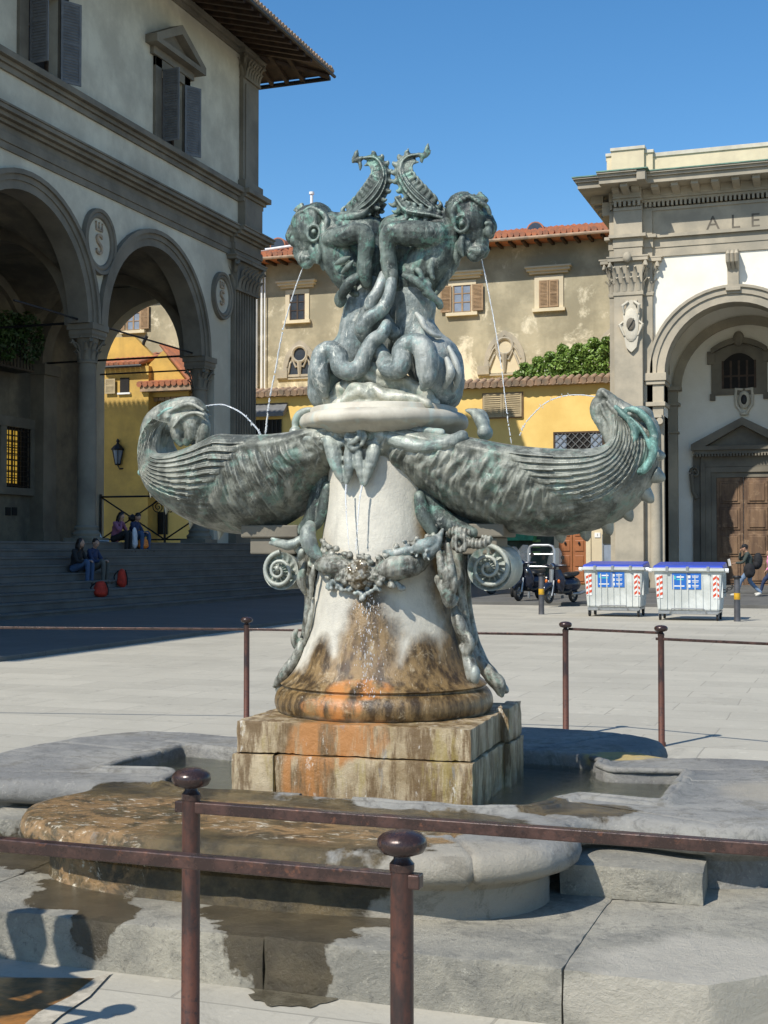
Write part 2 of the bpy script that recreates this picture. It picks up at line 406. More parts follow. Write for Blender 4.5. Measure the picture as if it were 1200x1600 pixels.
# columns
def column(v):
    m=MB(); m.lathe(U0-.3,v,[(.44,ZF),(.44,ZF+.14),(.40,ZF+.16),(.42,ZF+.24),(.36,ZF+.3),(.33,ZF+.34),(.36,ZF+.42),(.29,ZF+.48),(.275,ZF+.6),(.275,ZF+3),(.24,7.0)],28)
    m.box(U0-.76,U0+.16,v-.46,v+.46,ZF-.001,ZF+.12)
    c=m.build('column',PI_,LG,smooth=35)
    k=MB(); corinthian(k,U0-.3,v,7.0,7.75,.26); k.box(U0-.68,U0+.1,v-.40,v+.40,7.75,7.88); k.box(U0-.72,U0+.14,v-.44,v+.44,7.88,ZS+.01)
    k.build('capital',PI_,c,smooth=40)
for v in (40.6,33.6,26.6,19.6,12.6): column(v)
# giant fluted corner pilaster, its capital, the upper pilaster
pm=MB(); pv0,pv1=42.35,44.1
pm.box(U0,U0+.28,pv0-.12,pv1+.22,ZF,ZF+.7); pm.box(U0,U0+.2,pv0,pv1+.1,ZF+.7,ZF+1.0)
nf=8; wv=(pv1-pv0)/nf
pm.box(U0,U0+.10,pv0,pv1+.1,ZF+1.0,10.7)
for i in range(nf+1): pm.box(U0+.1,U0+.17,pv0+i*(pv1-pv0-.07)/nf,pv0+i*(pv1-pv0-.07)/nf+.07,ZF+1.0,10.7)
for i in range(5): pm.box(U0-.02-i*.13,U0+.03-i*.13,pv1+.1,pv1+.17,ZF+1.0,10.7)
pl=pm.build('pilaster',PI_,LG)
k=MB(); corinthian(k,U0-.1,(pv0+pv1)/2+.05,10.72,11.86,.42,square=(.34,.88)); k.build('capital',PI_,pl,smooth=40)
pm=MB(); pm.box(U0,U0+.3,42.9,44.35,12.9,14.0); pm.box(U0,U0+.16,43.0,44.3,14.4,18.4); pm.box(U0,U0+.3,42.9,44.4,14.36,14.7)
pm.box(U0+.1,U0+.2,43.15,44.15,14.7,18.2)
pl=pm.build('pilaster',PI_,LG,bevel=.01)
k=MB(); corinthian(k,U0-.05,43.65,18.42,19.35,.3,square=(.28,.62)); k.build('capital',PI_,pl,smooth=40)
# entablature, string course, cornice under the eave
e=MB()
for z0,z1,p in [(11.87,12.06,.06),(12.06,12.3,.1),(12.3,12.5,.05),(12.5,12.6,.16),(12.6,12.72,.3),(12.72,12.84,.42),(12.84,12.9,.46)]:
    e.box(U0-.001,U0+p,5,44.2+p,z0,z1); e.box(U0+.0,U0+p+.16,42.2,44.2+p+.17,z0+.002,z1+.002)
e.build('entablature',PI_,LG,bevel=.012)
e=MB()
for z0,z1,p in [(13.9,14.06,.08),(14.06,14.18,.16),(14.18,14.36,.3)]:
    e.box(U0-.001,U0+p,5,44.2+p,z0,z1); e.box(U0,U0+p+.2,42.8,44.3+p+.1,z0+.002,z1+.002)
e.build('string_course',PI_,LG,bevel=.012)
e=MB()
for z0,z1,p in [(19.2,19.36,.1),(19.36,19.55,.22)]: e.box(U0-.001,U0+p,5,44.2+p,z0,z1)
e.build('cornice',PI_,LG,bevel=.012)
# roof with exposed rafters and tile ends
UE,VE,ZE=U0+2.4,45.8,19.1; SL=.27
def rz_(u): return ZE+(UE-u)*SL
rf=MB(); A=[(UE,0,ZE+.12),(UE,VE,ZE+.12),(-45,VE,ZE+.12),(-45,0,ZE+.12)]; B=[(p[0],p[1],p[2]-.09) for p in A]
hu=(UE-45)/2; hz=ZE+.12+(UE-hu)*SL; hv=VE-(UE-hu)
vs=A+[(hu,hv,hz),(hu,0,hz)]+B+[(hu,hv,hz-.09),(hu,0,hz-.09)]
fs=[(0,1,4,5),(1,2,4),(2,3,5,4),(6,11,10,7),(7,10,8),(8,10,11,9),(0,6,7,1),(1,7,8,2),(2,8,9,3)]
rf.add(vs,fs); roof=rf.build('roof',M['darkwood'],LG,fix=False)
ra=MB(); v=8.0
while v<44.3:
    ra.add([(x,y,rz_(x)+dz) for x in(U0-.1,UE-.06) for y in(v,v+.15) for dz in(-.12,.02)],[(0,1,3,2),(4,6,7,5),(0,4,5,1),(2,3,7,6),(0,2,6,4),(1,5,7,3)]); v+=.62
u=UE-1.2
while u>-44:
    ra.add([(x,y,ZE+(VE-y)*SL+dz) for y in(44.1,VE-.05) for x in(u,u+.15) for dz in(-.12,.02)],[(0,1,3,2),(4,6,7,5),(0,4,5,1),(2,3,7,6),(0,2,6,4),(1,5,7,3)]); u-=.62
ra.tube([(U0,44.2,ZE+.5),(UE-.06,VE-.06,ZE-.03)],.12,8)
ra.build('rafter',M['darkwood'],roof)
ti=MB(); v=6.0
while v<VE:
    L_=min(3.5,max(.2,VE-v)); ti.tube([(UE+.06,v,ZE+.17),(UE-L_,v,ZE+.17+(L_+.06)*SL)],.11,8); v+=.25
u=UE
while u>-44:
    L_=min(3.0,max(.2,UE-u)); ti.tube([(u,VE+.06,ZE+.17),(u,VE-L_,ZE+.17+(L_+.06)*SL)],.11,8); u-=.25
ti.build('roof_tiles',M['tile_old'],roof,smooth=50)
gt=MB(); gt.tube([(UE-.1,VE+.14,ZE-.04),(-30,VE+.14,ZE-.12)],.085,10); gt.tube([(UE+.1,6,ZE-.02),(UE+.1,VE+.1,ZE-.02)],.06,8)
for i in range(6): gt.box(UE-1.1-i*1.3,UE-1.06-i*1.3,VE-.02,VE+.08,ZE-.1,ZE+.12)
gt.build('gutter',M['iron'],roof)
# medallions with a red S under a crown
for v in (40.6+.05,33.6,26.6,19.6):
    c=Vector((U0,v,10.45)); m=MB()
    if abs(v-40.65)<.01: c=Vector((U0,41.55,10.3))
    rr=.86 if v<40 else .74
    prof=[(0.02,.04),(.7,.04),(.72,.09),(.8,.12),(.86,.09),(.88,.13),(.98,.14),(1.0,.0)]
    vs=[];fs=[];n=36
    for r_,d in prof:
        for k in range(n):
            a=2*math.pi*k/n; vs.append((U0+d,c.y+math.cos(a)*r_*rr,c.z+math.sin(a)*r_*rr*1.12))
    fs=[(i*n+k,i*n+(k+1)%n,(i+1)*n+(k+1)%n,(i+1)*n+k) for i in range(len(prof)-1) for k in range(n)]+[tuple(range(n))]
    m.add(vs,fs); md=m.build('medallion',M['pl_in'] if 0 else M['pl_loggia'],LG,smooth=30)
    ring=MB(); ring.add(vs[n:],[(i*n+k,i*n+(k+1)%n,(i+1)*n+(k+1)%n,(i+1)*n+k) for i in range(len(prof)-2) for k in range(n)]); 
    for i,q in enumerate(ring.v): ring.v[i]=(q[0]+.012,q[1],q[2])
    ring.build('ring',PI_,md,smooth=30)
    red=simple('terracotta_letter',(.42,.32,.22),.7,ns=5,bump=0) if 'tl' not in M else M['tl']; M['tl']=red
    text_mesh('letter','S',1.0*rr,red,md,(U0+.07,c.y,c.z-.12*rr),FACE_U,.03)
    cr=MB(); z=c.z+.36*rr
    cr.box(U0+.05,U0+.09,c.y-.2*rr,c.y+.2*rr,z,z+.07*rr)
    for q in (-.17,0,.17): cr.tube([(U0+.07,c.y+q*rr,z+.05*rr),(U0+.07,c.y+q*1.2*rr,z+.26*rr)],[.04*rr,.015*rr],6)
    for q in (-.2,0,.2): cr.ell((U0+.07,c.y+q*rr,z+.28*rr),.04*rr,6,5)
    cr.build('crown_emblem',red,md)
# upper windows with pediments and shutters
def louvre(mb,origin,du,w,h,n,th=.04):
    # shutter leaf: origin bottom hinge, direction du (unit, horizontal), slats
    o=Vector(origin); d=Vector(du).normalized(); nrm=d.cross(Vector((0,0,1)))
    def bx(a0,a1,z0,z1,t=th):
        ps=[]
        for s_ in(-.5,.5):
            for a in(a0,a1):
                for z in(z0,z1): ps.append(o+d*a+Vector((0,0,z))+nrm*s_*t)
        mb.add(ps,[(0,1,3,2),(4,6,7,5),(0,4,5,1),(2,3,7,6),(0,2,6,4),(1,5,7,3)])
    f=.07
    bx(0,f,0,h); bx(w-f,w,0,h); bx(f,w-f,0,f); bx(f,w-f,h-f,h); bx(f,w-f,h*.48,h*.48+f)
    bx(f,w-f,f,h-f,th*.15)
    for i in range(n):
        z=f+(h-2*f)*(i+.5)/n; s=(h-2*f)/n
        ps=[]
        for a in(f,w-f): ps+= [o+d*a+Vector((0,0,z-s*.45))+nrm*th*.6,o+d*a+Vector((0,0,z+s*.45))-nrm*th*.6,o+d*a+Vector((0,0,z+s*.45+.012))-nrm*th*.6,o+d*a+Vector((0,0,z-s*.45+.012))+nrm*th*.6]
        mb.add(ps,[(0,1,5,4),(1,2,6,5),(2,3,7,6),(3,0,4,7),(0,3,2,1),(4,5,6,7)])
for c in WV:
    m=MB()
    for s in(-1,1): m.box(U0,U0+.1,c+s*.75,c+s*1.15,ZW0,ZW1+.3)
    m.box(U0,U0+.1,c-1.15,c+1.15,ZW1,ZW1+.301); m.box(U0,U0+.14,c-1.35,c+1.35,ZW1+.303,ZW1+.55)
    wd=m.build('window',PI_,LG,bevel=.01)
    p=MB(); p.box(U0,U0+.42,c-1.65,c+1.65,ZW1+.55,ZW1+.72)
    zb=ZW1+.72
    p.prism([(c-1.65,zb),(c-1.3,zb),(c,zb+.62),(c+1.3,zb),(c+1.65,zb),(c+1.65,zb+.08),(c,zb+.92),(c-1.65,zb+.08)],'x',U0,U0+.42)
    p.prism([(c-1.3,zb),(c+1.3,zb),(c,zb+.62)],'x',U0,U0+.12)
    p.build('pediment',PI_,wd)
    q=MB(); q.box(U0-.4,U0-.35,c-.75,c+.75,ZW0,ZW1); q.build('pane',M['dark'],wd)
    q=MB()
    for s in(-1,0,1): q.box(U0-.34,U0-.28,c+s*.7-.05,c+s*.7+.05,ZW0,ZW1)
    q.box(U0-.345,U0-.285,c-.75,c+.75,ZW0+1.3,ZW0+1.38); q.build('window_frame',M['darkwood'],wd)
    q=MB(); a=R(62); louvre(q,(U0+.12,c-.72,ZW0+.02),(1,-.10,0),.60,ZW1-ZW0-.04,26); q.build('shutter',M['shutter'],wd)
    q=MB(); louvre(q,(U0+.12,c+.72,ZW0+.02),(.5,.86,0),.62,ZW1-ZW0-.04,26); q.build('shutter',M['shutter'],wd)
# interior wall furniture: grilled window with warm light, lintel, balcony with plant
WA,WB=onu(4,700,-27.3).y,onu(42,700,-27.3).y; WZ0,WZ1=onu(20,762,-27.3).z,onu(20,668,-27.3).z
wg=MB(); wg.box(-27.3,-27.12,WA-.35,WA,WZ0,WZ1); wg.box(-27.3,-27.12,WB,WB+.35,WZ0,WZ1); wg.box(-27.3,-27.1,WA-.45,WB+.45,WZ1,WZ1+.35); wg.box(-27.3,-27.1,WA-.45,WB+.45,WZ0-.25,WZ0)
wd=wg.build('window',PI_,LG,bevel=.01)
q=MB(); q.box(-27.3,-27.27,WA,WB,WZ0,WZ1); q.build('pane',M['dark'],wd)
t=NT('lit_amber_glass'); t.b.inputs['Emission Color'].default_value=(1,.62,.08,1); t.b.inputs['Emission Strength'].default_value=.35; t.color((.3,.2,.05)); M['amber']=t.m
for a in(WA+.15,WA+.55):
    q=MB()
    for k in range(9): q.box(-27.26,-27.24,a,a+.26,WZ0+.15+k*(WZ1-WZ0-.2)/9,WZ0+.02+(k+.9)*(WZ1-WZ0-.2)/9+.1)
    q.build('lit_pane',M['amber'],wd)
q=MB()
for i in range(9): q.box(-27.2,-27.17,WA+i*(WB-WA)/8-.015,WA+i*(WB-WA)/8+.015,WZ0,WZ1)
for i in range(12): q.box(-27.185,-27.155,WA,WB,WZ0+.05+i*(WZ1-WZ0)/12,WZ0+.075+i*(WZ1-WZ0)/12)
q.build('grille',M['iron'],wd)
q=MB()
for px in (12,22):
    p=onu(px,799,-27.3); q=MB(); q.box(-27.31,-27.27,p.y-.14,p.y+.14,p.z-.14,p.z+.14); q.build('wall_vent',M['dark'],LG)
# balcony with hanging plants inside, far left
BV=onu(10,560,-26.9).y; BZ=onu(10,575,-26.9).z; bv=BV-29.9; bz=BZ-6.6
bal=thing('balcony_planter',(-26.9,BV,BZ),'small iron balcony with trailing plants high on the inner arcade wall','planter')
q=MB(); q.box(-27.25,-26.5,29.0+bv,30.9+bv,6.55+bz,6.62+bz)
for i in range(11): q.box(-26.52,-26.49,29.0+i*.185+bv,29.03+i*.185+bv,6.62+bz,7.6+bz)
q.box(-26.53,-26.48,29.0+bv,30.9+bv,7.6+bz,7.64+bz); q.build('railing',M['iron'],bal)
def foliage(mb,centers,n,size,seed=1,flat=1.0):
    rnd=random.Random(seed)
    for _ in range(n):
        c,r=rnd.choice(centers)
        while True:
            d=Vector((rnd.uniform(-1,1),rnd.uniform(-1,1),rnd.uniform(-1,1)))
            if d.length<=1: break
        d=d.normalized()*(d.length**.45)
        p=Vector(c)+Vector((d.x*r[0],d.y*r[1],d.z*r[2]))
        a=Vector((rnd.uniform(-1,1),rnd.uniform(-1,1),rnd.uniform(-.5,1))).normalized(); b=a.orthogonal().normalized()
        b=(Matrix.Rotation(rnd.uniform(0,6.28),3,a)@b); s=size*rnd.uniform(.6,1.3); cc=a.cross(b)
        mb.add([p-b*s,p+cc*s*.42,p+b*s,p-cc*s*.42],[(0,1,2,3)])
def leafmat(name,c1,c2,c3=None):
    t=NT(name,.55); f=t.noise(2.2,4,.6); g_=t.noise(40,2,.5)
    c=t.mix(t.ramp(f,.35,.65),c1,c2)
    if c3: c=t.mix(t.ramp(g_,.56,.62),c,c3)
    t.color(c); t.b.inputs['Subsurface Weight'].default_value=0
    return t.m
M['leaf']=leafmat('jasmine_leaves',(.07,.14,.02),(.19,.31,.05),(.34,.44,.12)); M['leaf_dark']=leafmat('dark_leaves',(.02,.05,.012),(.05,.10,.02))
q=MB(); foliage(q,[((-26.6,29.6+bv,7.9+bz),(.5,1.1,.55)),((-26.5,30.6+bv,7.7+bz),(.4,.7,.9)),((-26.5,29.3+bv,7.4+bz),(.3,.5,.7))],1600,.10,3); q.build('foliage',M['leaf_dark'],bal,fix=False)
# ======================= YELLOW AND OLIVE HOUSES =======================
VY=56.0; VO=60.0
OL=thing('tall_plastered_house',(-25,VO,0),'tall ochre plaster house with red tiled roof, shuttered windows and gothic arches','building')
zE=onv(763,377,VO-1.2).z
m=MB(); m.box(-52,-4,VO,VO+9,0,zE+.3); m.build('wall',M['pl_olive'],OL)
rr_=MB(); vE=VO-1.2
rr_.add([(x,y,z) for x in(-52,-4.5) for (y,z) in((vE,zE),(vE,zE+.12),(VO+1.5,zE+.95),(VO+7,zE+.4),(VO+7,zE),(VO+1,zE))],[(0,1,2,3,4,5),(11,10,9,8,7,6),(0,6,7,1),(1,7,8,2),(2,8,9,3),(0,5,11,6)])
rf=rr_.build('roof',M['terracotta'],OL)
q=MB(); u=-50.0; sl=(.95-.12)/(VO+1.5-vE); rnd=random.Random(4)
while u<-4.6:
    k=6
    for i in range(k):
        a0=i/k; a1=(i+1.12)/k; y0=vE-.08+(VO+1.5-vE)*a0; y1=vE-.08+(VO+1.5-vE)*a1
        z0=zE+.16+(y0-vE)*sl+rnd.uniform(0,.04); z1=zE+.12+(y1-vE)*sl
        q.tube([(u+rnd.uniform(-.02,.02),y0,z0+.03),(u,y1,z1)],[.13,.10],8)
    u+=.27
q.build('roof_tiles',M['terracotta'],rf,smooth=50)
q=MB()
for i in range(80): q.box(-52+i*.6,-51.88+i*.6,vE+.1,VO,zE-.13,zE-.002)
q.build('rafter',M['darkwood'],rf)
q=MB(); q.tube([(-52,vE-.1,zE+.0),(-4.6,vE-.1,zE+.0)],.08,8); q.build('gutter',M['tile_old'],rf)
for px,py in((838,357),(437,381)):
    p=onv(px,py,VO+.5); q=MB(); q.tube([(p.x,p.y-.25,p.z-.15),(p.x,p.y+1.2,p.z-.15)],.42,16); d=q.build('skylight',M['terracotta'],rf,smooth=40)
    q=MB(); q.tube([(p.x,p.y-.27,p.z-.15),(p.x,p.y-.255,p.z-.15)],.36,16); q.build('pane',M['glass'],d)
p=onv(487,300,VO+2.2); q=MB(); q.tube([(p.x,p.y,zE+1.3),(p.x,p.y,p.z-.1)],.075,10); q.tube([(p.x,p.y,p.z-.12),(p.x,p.y,p.z)],.13,10); q.build('vent_pipe',M['white'],OL,smooth=40)
q=MB(); a=onv(400,390,VO); b=onv(455,378,VO-.8); q.tube([(a.x,VO-.9,zE+.45),(b.x,VO-.3,zE+.75)],.07,8); q.build('ridge_pipe',M['white'],OL)
def win_v(par,px0,px1,py0,py1,V,shut,frame_m,pane_m,hood=True,nm='window'):
    a=onv(px0,py1,V); b=onv(px1,py0,V); u0,u1=a.x,b.x; z0,z1=a.z,b.z; fw=.22
    m=MB()
    m.box(u0-fw,u0,V-.06,V+.02,z0-.05,z1+fw); m.box(u1,u1+fw,V-.06,V+.02,z0-.05,z1+fw); m.box(u0-.001,u1+.001,V-.061,V+.02,z1,z1+fw-.002)
    m.box(u0-fw*1.4,u1+fw*1.4,V-.2,V+.02,z0-.2,z0-.05)
    wd=m.build(nm,frame_m,par)
    if hood:
        h=MB(); h.box(u0-.55,u1+.55,V-.28,V,z1+.42,z1+.55); h.box(u0-.62,u1+.62,V-.36,V,z1+.55,z1+.63); h.box(u0-.45,u1+.45,V-.16,V,z1+.3,z1+.42); h.build('hood',frame_m,wd)
    q=MB(); q.box(u0,u1,V-.012,V,z0,z1); q.build('pane',pane_m,wd)
    q=MB(); uc=(u0+u1)/2
    for x in (u0+.03,uc,u1-.03): q.box(x-.04,x+.04,V-.035,V-.013,z0,z1)
    for t_ in (0,.36,.69,1): q.box(u0,u1,V-.033,V-.014,max(z0,z0+(z1-z0)*t_-.02),min(z1,z0+(z1-z0)*t_+.02))
    q.build('window_frame',M['shutter_brown'] if shut!='none' else M['darkwood'],wd)
    W=(u1-u0)
    if shut=='open':
        for s,x in((-1,u0),(1,u1)):
            q=MB(); louvre(q,(x+s*.05,V-.12,z0),(s,0,0),W/2+.08,z1-z0,18); q.build('shutter',M['shutter_brown'],wd)
    if shut=='closed':
        for s,x in((1,u0),(-1,u1)):
            q=MB(); louvre(q,(x,V-.09,z0),(s,0,0),W/2-.01,z1-z0,18); q.build('shutter',M['shutter_brown'],wd)
    return wd
win_v(OL,453,477,459,500,VO,'none',M['pl_cream'],M['glass'])
win_v(OL,708,737,445,488,VO,'open',M['pl_cream'],M['glass_blue'])
win_v(OL,843,873,437,481,VO,'closed',M['pl_cream'],M['glass'])
win_v(OL,198,220,477,516,VO,'open',M['pl_cream'],M['glass_blue'],hood=False)
# gothic window tracery
def gothic(px,glazed,hwp=26,pyt=532,pyb=590):
    a=onv(px-hwp,pyb,VO); b=onv(px+hwp,pyb,VO); top=onv(px,pyt,VO).z; uc=(a.x+b.x)/2; hw=(b.x-a.x)/2; z0=a.z; H_=top-z0; zs=z0+H_*.25
    r=(hw*hw+(top-zs)**2)/(2*hw)
    def og(hw_,rr,zs_,n=12):
        # pointed arch outline from left foot over apex to right foot
        L=[];h=math.sqrt(max(0,rr*rr-(rr-hw_)**2)); a1=math.asin(min(1,h/rr))
        for i in range(n+1):
            t_=a1*i/n; L.append((uc+rr-hw_-rr*math.cos(t_),zs_+rr*math.sin(t_)))
        return L+[(2*uc-x,z) for x,z in L[::-1][1:]]
    o=og(hw,r,zs); i_=og(hw-.22,r-.22,zs)
    m=MB(); m.prism([(uc-hw,z0)]+o+[(uc+hw,z0)]+[(uc+hw-.22,z0)]+i_[::-1]+[(uc-hw+.22,z0)],'y',VO-.07,VO+.05)
    w_=m.build('window',M['pietra_church'],OL,smooth=30)
    q=MB(); q.prism([(uc-hw+.2,z0)]+og(hw-.2,r-.2,zs)+[(uc+hw-.2,z0)],'y',VO-.02,VO-.004); q.build('pane',M['glass'] if glazed else M['pl_cream'],w_)
    q=MB(); cz=z0+H_*.62
    ring=[(uc+math.cos(R(t_))*.38,VO-.06,cz+math.sin(R(t_))*.38) for t_ in range(0,361,20)]; q.tube(ring,.075,6)
    q.tube([(uc,VO-.06,cz-.35),(uc,VO-.06,z0)],[.16,.05] if not glazed else [.14,.07],6)
    for s in(-1,1):
        q.tube([(uc,VO-.06,cz-.55),(uc+s*.2,VO-.06,cz-.62),(uc+s*.4,VO-.06,cz-.2),(uc+s*.5,VO-.06,cz-.42),(uc+s*(hw-.3),VO-.06,cz-.85),(uc+s*(hw-.22),VO-.06,cz-1.05)],.055,6)
        q.tube([(uc+s*.36,VO-.06,cz+.05),(uc+s*.55,VO-.06,cz-.15),(uc+s*(hw-.2),VO-.06,cz-.6)],.05,6)
        if glazed: q.tube([(uc+s*(hw-.2),VO-.06,z0),(uc+s*(hw-.2),VO-.06,zs)],.07,6)
    if glazed: q.box(uc-hw,uc+hw,VO-.09,VO-.02,z0,z0+.12)
    q.build('tracery',M['pietra_church'],w_,smooth=40)
    q=MB(); q.box(uc-hw-.3,uc-hw+.25,VO-.16,VO,z0-.05,z0+.35); q.box(uc-hw-.3,uc+hw+.1,VO-.1,VO,z0-.12,z0-.05); q.build('sill',M['pietra_church'],w_)
gothic(469,True); gothic(789,False,32,516,584); gothic(962,False,32,508,576)
q=MB(); 
for px,r_ in((402,.10),(411,.05),(416,.04)):
    a=onv(px,418,VO); q.tube([(a.x,VO-.15,a.z),(a.x,VO-.15,8.9)],r_,8)
q.build('downpipe',M['white'],OL)
# yellow lower house
YE=thing('yellow_house',(-25,VY,0),'low yellow plaster house with a tiled ledge, louvred and latticed windows','building')
zY=onv(790,603,VY).z
m=MB(); m.box(-50,-2.5,VY,VO-.002,0,zY); m.build('wall',M['pl_yellow'],YE)
q=MB(); u=-49.8; rnd=random.Random(2)
while u<-3:
    q.tube([(u,VY-.42,zY+.02+rnd.uniform(0,.05)),(u+rnd.uniform(-.03,.03),VY+.5,zY+.33)],[.15,.12],8); u+=.32
q.prism([(VY-.38,zY-.06),(VY-.38,zY),(VY+.6,zY+.28),(VY+.6,zY-.06)],'x',-50,-2.5)
rf=q.build('tiled_ledge',M['tile_old'],YE,smooth=50)
# right louvred window
a=onv(756,653,VY); b=onv(816,614,VY); m=MB(); m.box(a.x-.05,b.x+.05,VY-.06,VY,a.z-.05,b.z+.05); wd=m.build('window',M['shutter_brown'],YE)
uc=(a.x+b.x)/2
M['shutter_ochre']=simple('ochre_shutter',(.42,.33,.19),.6,ns=4,var=.1)
for x0,x1 in((a.x,uc-.01),(uc+.01,b.x)):
    q=MB(); louvre(q,(x0,VY-.10,a.z),(1,0,0),x1-x0,b.z-a.z,10,th=.06); q.build('shutter',M['shutter_ochre'],wd)
def latticed(px0,px1,py0,py1):
    a=onv(px0,py1,VY); b=onv(px1,py0,VY); m=MB(); m.box(a.x-.08,a.x,VY-.05,VY,a.z,b.z); m.box(b.x,b.x+.08,VY-.05,VY,a.z,b.z); m.box(a.x-.08,b.x+.08,VY-.05,VY,b.z,b.z+.08); m.box(a.x-.08,b.x+.08,VY-.08,VY,a.z-.08,a.z)
    wd=m.build('window',M['darkwood'],YE)
    q=MB(); q.box(a.x,b.x,VY-.012,VY,a.z,b.z); q.build('pane',M['dark'],wd)
    w_=b.x-a.x
    for xa,xb in((a.x,a.x+w_*.24),(b.x-w_*.24,b.x)): q=MB(); q.box(xa,xb,VY-.025,VY-.013,a.z+.2,b.z-.05); q.build('curtain',M['glass_blue'],wd)
    q=MB(); h=b.z-a.z; s=.33; k=-h
    while k<w_:
        for sg in(1,-1):
            pts=[]
            x0=max(k,0); x1=min(k+h,w_)
            if x1-x0>.05:
                z0=(x0-k); z1=(x1-k)
                if sg<0: z0,z1=h-z0,h-z1
                q.tube([(a.x+x0,VY-.06,a.z+z0),(a.x+x1,VY-.06,a.z+z1)],.016,5)
        k+=s
    q.build('lattice',M['white'] if 0 else M['steel'],wd)
latticed(868,941,676,760)
def awning_win(px0,px1,py0,py1,aw=True):
    a=onv(px0,py1,VY); b=onv(px1,py0,VY); m=MB(); m.box(a.x,b.x,VY-.03,VY,a.z,b.z); wd=m.build('window',M['dark'],YE)
    q=MB()
    for i in range(8): q.box(a.x+(b.x-a.x)*i/7-.02,a.x+(b.x-a.x)*i/7+.02,VY-.07,VY-.04,a.z,b.z)
    q.build('grille',M['iron'],wd)
    if aw:
        q=MB(); q.prism([(VY,b.z+.35),(VY-.5,b.z+.1),(VY-.5,b.z+.25),(VY,b.z+.75)],'x',a.x-.15,b.x+.3); q.build('canopy',M['shutter'],wd)
awning_win(393,440,655,700); awning_win(248,262,800,835,False); awning_win(130,186,706,730,False)
# small front annexe with its own tiled gables, seen through the arcade
M['pl_ochre_shade']=plaster('shade_toned_ochre_plaster',(.64,.41,.11),(.44,.29,.09),ns=.5)  # ochre darkened below the house yellow, putting deeper shade into the annexe colour
AN=thing('yellow_annexe',(-33,54,0),'small yellow annexe with terracotta tiled gable roofs seen through the arch','building')
VA=55.1
def P3(px,py,V=VA): return onv(px,py,V)
a=P3(128,590); b=P3(232,592); m=MB(); z1=P3(200,573).z
lo=P3(128,600).x; hi=P3(232,600).x
m.box(lo-8,hi,VA,VY-.01,0,z1)
c1=P3(223,573); c2=P3(253,540); c3=P3(290,592)
m.prism([(c1.x,P3(223,620).z),(c1.x,c1.z),(c2.x,c2.z-.1),(c3.x,c3.z),(c3.x,P3(223,620).z)],'y',VA+.3,VY-.01)
m.prism([(P3(128,560).x-3,z1),(P3(128,560).x-3,P3(128,520).z),(P3(195,522).x,P3(195,522).z),(P3(232,560).x,P3(232,560).z),(P3(232,573).x,z1)],'y',VA+1.2,VY-.01)
m.build('wall',M['pl_ochre_shade'],AN)
q=MB()
x=P3(165,570).x; x1=P3(228,570).x
while x<x1:
    q.tube([(x,VA-.4,P3(200,571).z),(x+.25,VA+2.0,P3(200,545).z)],[.13,.11],8); x+=.27
x=c2.x
d=(Vector((c3.x,0,c3.z))-Vector((c2.x,0,c2.z)))
for i in range(14):
    yy=VA-.1+i*.25; q.tube([(c2.x,yy,c2.z+.05),(c3.x+.25,yy,c3.z-.05)],.1,7)
x=P3(222,600).x
while x<P3(318,600).x:
    q.tube([(x,VA-.3,P3(260,600).z),(x,VA+1.2,P3(260,590).z)],[.14,.11],8); x+=.3
q.build('roof',M['terracotta'],AN,smooth=50)
q=MB(); q.box(P3(222,600).x,P3(316,600).x,VA-.2,VA+1.2,P3(260,611).z,P3(260,600).z-.03)
q.build('eave',M['tile_old'],AN)
q=MB(); pts=[P3(213,520),P3(208,530),P3(206,538),P3(194,548),P3(193,557)]
q.tube([p+Vector((0,1.0,0)) for p in pts],.08,8); q.tube([(x_,VA-.42,P3(200,574).z) for x_ in(P3(165,570).x,P3(228,570).x)],.07,8)
q.build('drainpipe',M['iron'],AN,smooth=40)
a=P3(188,614); b=P3(202,590); q=MB(); q.box(a.x,b.x,VA-.04,VA,a.z,b.z); wd=q.build('window',M['dark'],AN)
q=MB(); q.box(a.x-.1,b.x+.1,VA-.12,VA,a.z-.08,a.z); q.build('sill',M['white'],wd)
q=MB(); a=P3(166,616); b=P3(182,592); louvre(q,(a.x,VA-.12,a.z),(1,0,0),b.x-a.x,b.z-a.z,10); q.build('shutter',M['shutter_ochre'],AN)
# jasmine hedge on the ledge
HG=thing('jasmine_hedge',(-12,VY+1.2,zY),'dense green flowering jasmine hedge spilling over the tiled ledge of the yellow house','hedge')
cs=[]; rnd=random.Random(11)
for px,py,rx,ry in [(940,575,26,26),(925,565,26,24),(905,567,28,24),(885,568,26,22),(870,578,24,18),(850,578,26,16),(832,583,20,12),(900,588,40,10),(860,590,40,9),(940,592,25,12),(915,553,20,14),(890,558,16,12),(905,547,10,9),(815,588,12,8),(800,595,9,5),(948,550,14,12),(843,566,9,7),(861,560,8,9),(880,548,7,9),(929,538,9,9),(950,535,8,7),(822,574,6,5),(790,598,8,3)]:
    p=onv(px,py,VY+1.3); k=.0274; cs.append(((p.x,p.y,p.z),(rx*k,.75,ry*k)))
q=MB(); foliage(q,cs,24000,.095,5); q.build('foliage',M['leaf'],HG,fix=False)
t=NT('jasmine_flowers',.6); t.color((.75,.72,.60))
q=MB(); foliage(q,cs,900,.06,9); q.build('flowers',t.m,HG,fix=False)
q=MB(); rnd=random.Random(8)
for i in range(24):
    c,r_=rnd.choice(cs); q.tube([(c[0],c[1]+.2,zY+.2),(c[0]+rnd.uniform(-.2,.2),c[1],c[2]),(c[0]+rnd.uniform(-.4,.4),c[1],c[2]+r_[2]*.9)],[.03,.02,.008],5)
q.build('stems',M['darkwood'],HG)
